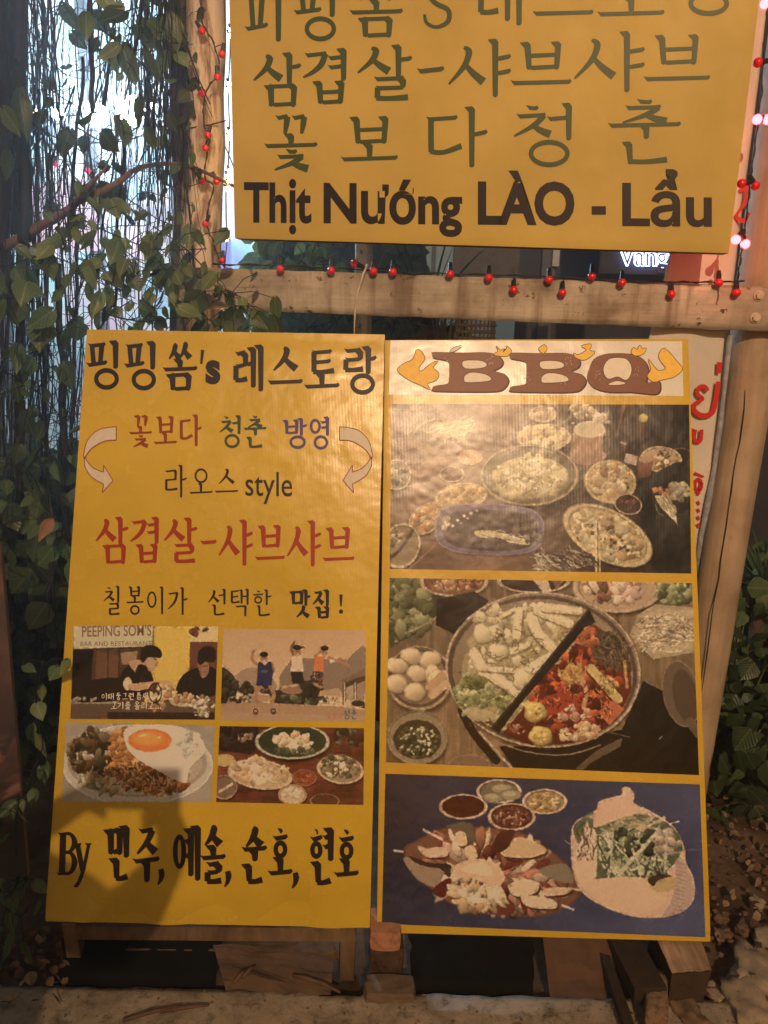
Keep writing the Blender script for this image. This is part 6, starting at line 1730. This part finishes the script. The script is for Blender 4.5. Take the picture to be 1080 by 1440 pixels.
o = mb.build('vine_curtain', M_stem, None, True); tag(o, 'tangle of thin dark stems and aerial roots hanging at the left', 'vines', kind='stuff')

def leaf_cloud(name, n, boxes, size, mats, seed, label, cat, dens_keep=None):
    rr = random.Random(seed); vs, fs, uv, mi = [], [], [], []
    for k in range(n):
        bx_ = boxes[rr.randrange(len(boxes))]
        p = Vector([rr.uniform(bx_[i], bx_[i+3]) for i in range(3)])
        s = rr.uniform(*size); a = rr.uniform(0, 6.28); t = rr.uniform(-1.0, 1.0)
        d = Vector((math.cos(a) * .6, rr.uniform(-.6, .2), -.8 + rr.uniform(-.3, .9))).normalized(); sdv = d.cross(Vector((rr.uniform(-1, 1), 1, rr.uniform(-1, 1)))).normalized()
        nn = d.cross(sdv)
        prof = [(0, .05), (.2, .42), (.45, .45), (.75, .26), (1, 0)]
        b = len(vs)
        for (tt, w) in prof:
            for q in (-1, 0, 1):
                vs.append(p + d * (tt * s) + sdv * (q * w * s) + nn * (-.12 * s * abs(q) * w - .15 * s * tt * tt)); uv.append((.5 + q * w, 1 - tt))
        m_ = rr.randrange(len(mats))
        for j in range(4):
            for q in range(2):
                fs.append((b + j*3 + q, b + (j+1)*3 + q, b + (j+1)*3 + q + 1, b + j*3 + q + 1)); mi.append(m_)
    o = mesh_from(name, vs, fs, mats[0], None, True, uv)
    for m_ in mats[1:]: o.data.materials.append(m_)
    o.data.polygons.foreach_set('material_index', mi)
    return tag(o, label, cat, kind='stuff')
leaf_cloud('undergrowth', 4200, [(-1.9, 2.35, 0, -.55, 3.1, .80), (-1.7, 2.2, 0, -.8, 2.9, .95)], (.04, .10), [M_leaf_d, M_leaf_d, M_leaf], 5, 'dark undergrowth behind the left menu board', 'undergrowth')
leaf_cloud('undergrowth', 2600, [(-.5, 2.9, .9, .1, 3.3, 1.75)], (.05, .10), [M_leaf_p, M_leaf, M_leaf_p], 6, 'green foliage mass behind the rail below the hanging sign', 'undergrowth')
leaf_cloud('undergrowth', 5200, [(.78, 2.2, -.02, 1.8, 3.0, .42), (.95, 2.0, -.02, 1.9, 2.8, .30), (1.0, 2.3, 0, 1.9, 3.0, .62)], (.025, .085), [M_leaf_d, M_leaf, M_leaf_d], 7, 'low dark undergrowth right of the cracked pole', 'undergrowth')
leaf_cloud('leaf_litter', 420, [(-1.15, 1.32, .0, -.66, 1.52, .02), (.78, 1.4, .02, 1.4, 2.1, .04)], (.012, .032), [simple('litter_a', (.16, .09, .055), .8, 40, .4), simple('litter_b', (.28, .20, .14), .8, 40, .4), simple('litter_c', (.08, .045, .03), .8, 40, .4)], 8, 'dry leaves and scraps covering the ground', 'litter')

rr = random.Random(91); mb = MB()
for k in range(420):
    if k % 3: p = (rr.uniform(.78, 1.4), rr.uniform(1.36, 2.1)); z = .012
    else: p = (rr.uniform(-1.15, .85), rr.uniform(1.27, 1.37)); z = .003
    mb.ball((p[0], p[1], z), rr.uniform(.002, .007) * (1.4 if k % 3 else .55), 5, 3, (1, rr.uniform(.6, 1), .6))
o = mb.build('gravel', M_rub2, None); tag(o, 'small grit and pebbles scattered over ground and pavement', 'gravel', kind='stuff')

def blades(c, n, L, W, mat, seed, label, spread=1.0, name='spiky_plant', lean=.9, parts=True, group=None):
    rr = random.Random(seed); root = empty(name, c, label, 'plant', group)
    for k in range(n):
        a = rr.uniform(0, 2 * math.pi); ln = L * rr.uniform(.6, 1.1); w = W * rr.uniform(.7, 1.2); el = rr.uniform(.35, 1.35) if lean > .5 else rr.uniform(1.0, 1.5)
        d = Vector((math.cos(a), math.sin(a), 0)); vs, fs, uv = [], [], []; p = Vector(c); v = d * math.cos(el) + Vector((0, 0, math.sin(el))); sdv = d.cross(Vector((0, 0, 1))).normalized(); m = 7
        for i in range(m + 1):
            t = i / m; ww = w * (.55 + .9 * t) if t < .4 else w * .91 * (1 - (t - .4) / .6) ** .8
            vs += [p - sdv * ww, p + Vector((0, 0, -.25 * ww)), p + sdv * ww]; uv += [(0, 1 - t), (.5, 1 - t), (1, 1 - t)]
            p = p + v * (ln / m); v = (v + Vector((0, 0, -.16 * spread * (t + .3)))).normalized()
        for i in range(m):
            for q in (0, 1): fs.append((i*3+q, i*3+q+1, (i+1)*3+q+1, (i+1)*3+q))
        mesh_from('leaf', vs, fs, mat, root, True, uv)
    return root
b1 = at_y(1075, 830, 2.45)
blades(b1, 30, .34, .011, M_grass, 1, 'spiky rosette plant right of the pole, catching the lamp light')
mb = MB(); mb.tube([b1, Vector((b1.x, b1.y, -.03))], [.03, .035], 10); o = mb.build('stem', M_bark, None, True)
for ob in COL.objects:
    if ob.get('label', '').startswith('spiky rosette'): o.parent = ob; o.matrix_parent_inverse = Matrix.Translation(-ob.location)
b2 = at_y(1050, 960, 2.3); blades(Vector((b2.x, b2.y, .1)), 18, .34, .008, M_grass, 2, 'loose grassy tuft in the undergrowth right of the pole')
for k, (x, y, yy, n, L, lb) in enumerate(((1040, 900, 2.35, 16, .30, 'grass clump low beside the pole, nearest to it'), (1078, 1010, 2.25, 18, .30, 'grass clump at the right edge halfway down the undergrowth'), (1030, 1090, 2.1, 14, .22, 'short grass clump by the blue panel of the BBQ board'), (1070, 1150, 2.1, 14, .24, 'short grass clump at the right edge above the rubble'))):
    p = at_y(x, y, yy); blades(Vector((p.x, p.y, max(p.z - .1, -.02))), n, L, .005, M_grass, 20 + k, lb, name='grass_clump', group='grass clumps in the right undergrowth')
# potted blades behind the rail
def pot(c, r_, h, mat, parent):
    mb = MB(); mb.tube([c, c + Vector((0, 0, h * .9)), c + Vector((0, 0, h))], [r_ * .75, r_, r_ * 1.06], 20); return mb.build('pot', mat, parent, True)
pc_ = at_y(600, 440, 2.75); r1 = blades(Vector((pc_.x, pc_.y, pc_.z - .05)), 30, .36, .008, M_grass, 3, 'tall green blades of a potted plant seen over the rail below the sign')
pot(Vector((pc_.x, pc_.y, pc_.z - .3)), .09, .26, simple('clay', (.2, .12, .08)), r1)
mb = MB(); mb.box((pc_.x, pc_.y, (pc_.z - .3) / 2 - .02), (.3, .3, pc_.z - .26)); mb.build('stand', M_edge, r1)
pc_ = at_y(625, 520, 2.6); r2 = blades(Vector((pc_.x, pc_.y, pc_.z - .05)), 30, .26, .013, M_dry, 4, 'dry yellow strap leaves seen between rail and BBQ board', lean=.2, spread=.4)
pot(Vector((pc_.x, pc_.y, .0)), .10, max(.2, pc_.z - .06), simple('clay_dark', (.12, .08, .06)), r2)
# perforated basket / cane panel at (665,460)
def cane(c):
    root = empty('basket', (c.x, c.y, 0), 'pale perforated cane basket behind the rail right of the yellow leaves', 'basket')
    mb = MB(); n = 26; h = c.z + .02
    for i in range(n):
        a = 2 * math.pi * i / n; mb.tube([(c.x + .06 * math.cos(a), c.y + .06 * math.sin(a), 0), (c.x + .06 * math.cos(a), c.y + .06 * math.sin(a), h)], .003, 5)
    for j in range(int(h / .02)):
        z = j * .02; mb.tube([(c.x + .062 * math.cos(a), c.y + .062 * math.sin(a), z) for a in np.linspace(0, 2 * math.pi, 25)], .0045, 5, False)
    mb.build('cane_weave', simple('cane', (.42, .34, .22), .7), root)
cane(at_y(670, 438, 2.55))
# thin dry grass by the lower left
blades(at_z(100, 1330, 0.0) + Vector((0, .04, 0)), 14, .16, .0012, M_grass, 9, 'wispy grass tuft in the dark at the lower left corner of the board', name='grass_tuft', lean=.2)

# white fabric banner with red Lao lettering behind the pole
bn = FN; bp = Vector((0, 2.107, 1.2)) - FN * 0
def on_ban(px, py): return hit(px, py, bp, bn)
qn = [(908, -60), (1092, -90), (1026, 470), (978, 812), (890, 800)]
M_ban = vinyl('white_banner', (0.70, 0.66, 0.60), spec=.25, rough=.6, ribs=False)
ban = empty('banner', on_ban(950, 800), 'white cloth banner with red lettering hanging behind the BBQ board and pole', 'banner')
nu, nv = 24, 70; vs, fs, uv = [], [], []
for j in range(nv + 1):
    y = -80 + 890 * j / nv
    xl = 945 - (y - 350) * .25; xr = 1104 - (y + 80) * .0
    xr = np.interp(y, [-80, 100, 397, 470, 560, 660, 760, 812], [1090, 1070, 1035, 1027, 1016, 1003, 984, 977])
    for i in range(nu + 1):
        u = i / nu; p = on_ban(xl + (xr - xl) * u, y)
        p = p + bn * (.006 * math.sin(u * 7 + y * .01) + .004 * mnoise.noise(Vector((u * 4, y * .02, 3))) - (.012 * max(0, (u - .85) / .15) ** 2)); vs.append(p); uv.append((u, 1 - j / nv))
for j in range(nv):
    for i in range(nu):
        a = j * (nu + 1) + i; fs.append((a, a + nu + 1, a + nu + 2, a + 1))
o = mesh_from('cloth', vs, fs, M_ban, ban, True, uv); so = o.modifiers.new('t', 'SOLIDIFY'); so.thickness = .0015; so.offset = -1
# grey-blue hem cord
mb = MB(); mb.tube([on_ban(x, y) + bn * .004 for x, y in ((1026, 470), (1016, 560), (1012, 590), (1003, 660), (996, 700), (986, 750), (978, 806))], [.006, .006, .008, .006, .008, .006, .005], 8, True, .25, random.Random(2)); mb.build('hem', simple('blue_grey_hem', (.30, .32, .38), .7, 50, .4, .5), ban, True)
ob_ = lambda x, y: on_ban(x, y) + bn * .008
ik = Ink(ob_, bn)
cz = lambda X, Y: (940 + X / 3.793, 440 + Y / 3.793)
def cr(pts, ws): ik.ribbon([cz(*p) for p in pts], [w / 3.793 for w in ws])
cr([(268, 262), (262, 322)], [30, 22])
cr([(205, 415), (185, 392), (155, 400), (150, 430), (178, 455), (160, 470), (132, 490), (135, 520), (170, 545), (215, 540), (240, 500), (262, 365)], [22, 26, 22, 20, 18, 20, 24, 26, 28, 28, 28, 26])
cr([(140, 620), (132, 650), (138, 680), (165, 678), (172, 620)], [20, 22, 18, 22, 20]); cr([(120, 615), (130, 650)], [16, 16])
cr([(172, 900), (155, 885), (138, 900), (140, 930), (165, 940), (172, 900), (150, 970)], [18, 20, 18, 16, 18, 18, 14]); cr([(132, 850), (185, 870)], [12, 10])
for yy in (1000, 1040, 1080, 1120): cr([(150, yy), (160, yy + 20)], [16, 12])
cr([(140, 950), (165, 960)], [10, 10])
# upper strokes seen between the sign edge and the pole
ik.ribbon([(1048, 262), (1046, 285), (1036, 300), (1034, 306), (1044, 311), (1052, 300)], [5, 5, 4, 6, 6, 4]); ik.ribbon([(1038, 270), (1050, 262)], [5, 5])
ik.build('lettering', I_bred, ban, 'red Lao letters')

# ------------------------------------------------------------------ buildings behind
def shop_emit():
    t = NT('lit_shop_glass')
    co = t.coord('Object')
    n1 = t.noise(co, 1.4, 3, .5); n2 = t.noise(t.coord('Object', (1, 1, .6)), 3.2, 3, .5)
    sep = t.n('ShaderNodeSeparateXYZ'); t.l(co, sep.inputs[0])
    c = t.ramp(n1, [(.3, (.30, .72, .95)), (.5, (.62, .88, 1.0)), (.72, (.9, .96, 1.0))])
    low = t.ramp(n2, [(.30, (.25, .30, .75)), (.42, (.30, .75, .85)), (.52, (.75, .80, .9)), (.63, (.85, .62, .85)), (.75, (.9, .85, .9))])
    mr = t.n('ShaderNodeMapRange'); t.l(sep.outputs[2], mr.inputs[0]); mr.inputs[1].default_value = 2.2; mr.inputs[2].default_value = 2.75
    c = t.mix(mr.outputs[0], low, c)
    st = t.n('ShaderNodeMapRange'); t.l(sep.outputs[2], st.inputs[0]); st.inputs[1].default_value = 0.9; st.inputs[2].default_value = 2.9; st.inputs[3].default_value = .4; st.inputs[4].default_value = 1.9
    t.l(c, t.p.inputs['Emission Color']); t.l(st.outputs[0], t.p.inputs['Emission Strength'])
    t.p.inputs['Base Color'].default_value = (.2, .2, .22, 1); t.p.inputs['Roughness'].default_value = .3
    return t.mat
M_glassE = shop_emit()
shop = empty('shop_front', (-2.2, 6.0, 0), 'brightly lit shop front behind the vines', 'building')
M_wallw = simple('pale_render', (.35, .36, .38), .8, 6, .1)
mb = MB(); mb.box((-2.4, 6.2, 2.6), (4.4, .2, 5.2)); mb.build('wall', M_wallw, shop)
xw = -4.3
for k in range(5):
    w_ = .66; mb = MB(); mb.box((xw + w_ / 2, 6.06, 2.25), (w_ - .03, .03, 3.9)); fr = mb.build('window_pane', M_glassE, shop); xw += w_ + .07
mbf = simple('dark_mullion', (.05, .055, .06), .5)
xw = -4.335
for k in range(6):
    mb = MB(); mb.box((xw, 6.03, 2.25), (.06, .08, 3.95)); mb.build('mullion', mbf, shop); xw += .73
mb = MB(); mb.box((-2.5, 6.03, .28), (3.8, .1, .1)); mb.build('sill', mbf, shop)
# pink and pale goods in the window (blurred shapes)
for k, (x, z, w_, h_, c_) in enumerate(((-2.35, 2.05, .5, .45, (.85, .62, .8)), (-2.75, 1.9, .3, .5, (.3, .75, .8)), (-1.6, 1.9, .35, .5, (.75, .78, .9)), (-2.05, 1.55, .5, .25, (.6, .65, .85)), (-1.25, 1.75, .2, .35, (.25, .28, .8)), (-3.0, 1.72, .16, .3, (.2, .22, .8)))):
    mb = MB(); mb.box((x, 5.96, z), (w_, .04, h_)); o = mb.build('backlit_poster', emit('backlit_poster_%s' % 'abcdef'[k], c_, .75), shop)
# floodlights
M_flood = emit('led_white', (.60, .82, 1.0), 900.0)
fl_pts = [(30, 163), (49, 160), (82, 160), (134, 160), (182, 155), (213, 148)]
for k, (x, y) in enumerate(fl_pts):
    p = at_y(x, y, 4.6); root = empty('floodlight', p, ['small white floodlight at the far left', 'small white floodlight second from the left', 'white floodlight between dark leaves, third from the left', 'bright white floodlight beside the brightest one', 'brightest white floodlight above the vines', 'narrow white floodlight next to the trunk'][k], 'floodlight', 'row of white floodlights')
    s = (.05, .05, .07, .13, .17, .05)[k]
    mb = MB(); mb.box(p + Vector((0, .03, 0)), (s + .03, .05, s * .8 + .03)); mb.build('housing', mbf, root)
    mb = MB(); mb.ball(p, s * .5, 20, 12, (1, .12, .85)); mb.build('lens', M_flood, root, True)
mb = MB(); mb.tube([at_y(-40, 166, 4.66), at_y(240, 152, 4.66)], .015, 8); o = mb.build('lamp_bar', mbf, None); tag(o, 'thin dark bar carrying the row of floodlights', 'bar')
for xx in (-40, 240):
    p = at_y(xx, 160, 4.66); 
    mb = MB(); mb.tube([p, Vector((p.x, 4.66, -.03))], .02, 8); q = mb.build('upright', mbf, o)

# dark building with the neon sign
dk = empty('dark_house', (1.2, 4.3, 0), 'unlit dark house wall behind the rail', 'building')
def dark_wall():
    t = NT('dark_wall'); co = t.coord('Object'); a = t.noise(co, 3, 5, .6)
    return t.fin(t.ramp(a, [(.3, (.03, .03, .036)), (.7, (.07, .07, .08))]), .7, t.bump(a, .2, .01), .3)
M_dw = dark_wall()
mb = MB(); mb.box((1.6, 4.45, 2.4), (4.4, .2, 4.8)); mb.build('wall', M_dw, dk)
mb = MB(); mb.box((at_y(770, 400, 4.3).x, 4.33, 1.7), (.07, .04, 3.4)); mb.build('door_frame', simple('greyframe', (.10, .10, .11), .6), dk)
p = at_y(640, 400, 4.3); mb = MB(); mb.box((p.x - .1, 4.32, 1.75), (.85, .06, 1.1)); mb.build('window', emit('pane_added_glow', (.055, .068, .058), 1.0), dk)  # faint emission added so the unlit pane shows brighter
p = at_y(610, 350, 4.3); mb = MB(); mb.box((p.x, 4.27, 1.75), (.02, .03, 1.1)); mb.build('window_bar', mbf, dk)
p = at_y(683, 360, 4.3); mb = MB(); mb.box((p.x, 4.27, p.z), (.34, .03, .5)); mb.build('brick_patch', simple('tan_brick', (.11, .09, .065), .8, 30, .4), dk)
p = at_y(781, 362, 4.3); mb = MB(); mb.box((p.x, 4.29, p.z), (.035, .02, .09)); mb.build('switch_plate', simple('switch', (.5, .5, .5)), dk); 
mb = MB(); mb.box((0, 10, 2.5), (24, .3, 5)); o = mb.build('rear_wall', simple('rear_dark', (.02, .022, .03), .9), None); tag(o, 'dark wall closing the yard far behind', 'wall')

neon = empty('neon_sign', at_y(905, 380, 4.1), 'glowing blue-white neon word Vàng above the rail at right', 'neon sign')
NY = Vector((0, -1, 0))
on_neon = lambda x, y: at_y(x, y, 4.1)
ik = Ink(on_neon, NY); latin(ik, 'Vàng', 868, 941, 374, 375, 31, .055); ik.build('glow_tube', emit('neon_blue', (.42, .52, 1.0), 5.0), neon)
on_neon2 = lambda x, y: at_y(x, y, 4.1) + NY * .006
ik = Ink(on_neon2, NY); latin(ik, 'Vàng', 872, 937, 373, 374, 27, -.012); ik.build('letter_face', simple('neon_core', (.10, .10, .22), .4), neon)
mb = MB(); pz = at_y(905, 350, 4.1); mb.box((pz.x, 4.14, pz.z + .05), (.42, .04, .34)); mb.build('back_plate', M_dw, neon)

# ------------------------------------------------------------------ street lamp and the photographer (both behind the viewpoint)
lamp = empty('street_lamp', (LAMP_POS.x + 0.9, LAMP_POS.y - .6, 0), 'orange street lamp on a tall pole behind the viewpoint', 'street lamp')
mb = MB(); bx_, by_ = LAMP_POS.x + .9, LAMP_POS.y - .6
mb.tube([(bx_, by_, -.03), (bx_, by_, 4.4), (bx_ - .1, by_ + .06, 5.1), (bx_ - .5, by_ + .33, 5.42), (LAMP_POS.x, LAMP_POS.y, 5.45)], [.07, .05, .045, .04, .035], 12); mb.build('pole', simple('galvanised', (.3, .3, .3), .5), lamp, True)
mb = MB(); mb.box((LAMP_POS.x, LAMP_POS.y - .05, 5.38), (.24, .5, .1)); mb.build('lamp_head', simple('lamp_housing', (.2, .2, .2), .5), lamp)
def person():
    root = empty('person', (-.52, -.42, 0), 'person in dark clothes holding up a phone to photograph the boards', 'person')
    # joints
    J = {'pel': (-.22, -.45, .95), 'bel': (-.22, -.42, 1.10), 'che': (-.22, -.38, 1.33), 'nec': (-.22, -.34, 1.50), 'jaw': (-.22, -.29, 1.58), 'hed': (-.22, -.27, 1.68), 'top': (-.22, -.27, 1.755),
         'shl': (-.42, -.37, 1.43), 'ell': (-.50, -.24, 1.26), 'wrl': (-.40, -.08, 1.35), 'hal': (-.35, -.05, 1.385), 'shr': (-.04, -.37, 1.43), 'elr': (.05, -.24, 1.24), 'wrr': (-.17, -.10, 1.32), 'har': (-.18, -.06, 1.37),
         'hpl': (-.31, -.45, .90), 'knl': (-.32, -.42, .50), 'anl': (-.33, -.46, .09), 'tol': (-.34, -.30, .03), 'hpr': (-.13, -.45, .90), 'knr': (-.11, -.42, .50), 'anr': (-.10, -.46, .09), 'tor': (-.09, -.30, .03)}
    rad = {'pel': (.21, .13), 'bel': (.20, .13), 'che': (.20, .13), 'nec': (.06, .06), 'jaw': (.065, .075), 'hed': (.08, .095), 'top': (.05, .06), 'shl': (.07, .07), 'ell': (.075, .075), 'wrl': (.03, .03), 'hal': (.035, .02), 'shr': (.07, .07), 'elr': (.075, .075), 'wrr': (.03, .03), 'har': (.035, .02),
           'hpl': (.09, .09), 'knl': (.06, .06), 'anl': (.04, .04), 'tol': (.04, .03), 'hpr': (.09, .09), 'knr': (.06, .06), 'anr': (.04, .04), 'tor': (.04, .03)}
    E = [('pel', 'bel'), ('bel', 'che'), ('che', 'nec'), ('nec', 'jaw'), ('jaw', 'hed'), ('hed', 'top'), ('che', 'shl'), ('shl', 'ell'), ('ell', 'wrl'), ('wrl', 'hal'), ('che', 'shr'), ('shr', 'elr'), ('elr', 'wrr'), ('wrr', 'har'), ('pel', 'hpl'), ('hpl', 'knl'), ('knl', 'anl'), ('anl', 'tol'), ('pel', 'hpr'), ('hpr', 'knr'), ('knr', 'anr'), ('anr', 'tor')]
    DX = -.30; keep = ('wrl', 'hal', 'wrr', 'har')
    J = {k: (v[0] + (0 if k in keep else DX), v[1], v[2]) for k, v in J.items()}
    K = list(J); fing = []
    for s_, hand in ((1, 'hal'), (-1, 'har')):
        h = Vector(J[hand])
        for q in range(4):
            fing.append((hand, h + Vector((s_ * .035, .012, .028 - .019 * q)), h + Vector((s_ * .055, -.004, .024 - .018 * q)), .0085))
        fing.append((hand, h + Vector((s_ * .018, -.028, .030)), h + Vector((s_ * .045, -.03, .045)), .0095))
    verts = [J[k] for k in K]; edges = [(K.index(a), K.index(b)) for a, b in E]; rr_ = [rad[k] for k in K]
    for hand, a, b, r_ in fing:
        i = len(verts); verts += [tuple(a), tuple(b)]; edges += [(K.index(hand), i), (i, i + 1)]; rr_ += [(r_, r_), (r_ * .85, r_ * .85)]
    me = bpy.data.meshes.new('body'); me.from_pydata(verts, edges, [])
    o = link_mesh('body', me, root, simple('dark_clothes', (.04, .04, .05), .8))
    sk = o.modifiers.new('skin', 'SKIN'); sd_ = me.skin_vertices[0].data if me.skin_vertices else None
    if sd_ is None:
        bpy.context.view_layer.objects.active = o
        bm = bmesh.new(); bm.from_mesh(me); ly = bm.verts.layers.skin.verify(); bm.verts.ensure_lookup_table()
        for i, v in enumerate(bm.verts): v[ly].radius = rr_[i]; v[ly].use_root = (i == 0)
        bm.to_mesh(me); bm.free()
    else:
        for i, d in enumerate(sd_): d.radius = rr_[i]; d.use_root = (i == 0)
    su = o.modifiers.new('sub', 'SUBSURF'); su.levels = su.render_levels = 1
    mb = MB(); mb.ball((-.52, -.285, 1.69), .098, 16, 10, (.9, 1.05, 1.0)); mb.build('hair', simple('black_hair', (.02, .015, .012), .6), root, True)
    mb = MB(); mb.box((-.25, -.03, 1.395), (.16, .009, .078)); ph = mb.build('phone', simple('phone_black', (.02, .02, .02), .3), None); tag(ph, 'phone held up by the person photographing the boards', 'phone')
person()

# ------------------------------------------------------------------ added volume fog imitating lens glare around the lamps
def glare_haze():
    t = NT('glare_volume'); t.nt.nodes.remove(t.p)
    v = t.n('ShaderNodeVolumePrincipled'); v.inputs['Density'].default_value = HAZE; v.inputs['Color'].default_value = (.85, .9, 1, 1); v.inputs['Anisotropy'].default_value = 0.6
    t.l(v.outputs[0], t.out.inputs['Volume'])
    mb = MB(); mb.box((0, 2.0, 2.3), (46, 38, 6.8)); o = mb.build('glare_haze', t.mat); tag(o, kind='stuff'); return o
HAZE = 0.045
glare_haze()
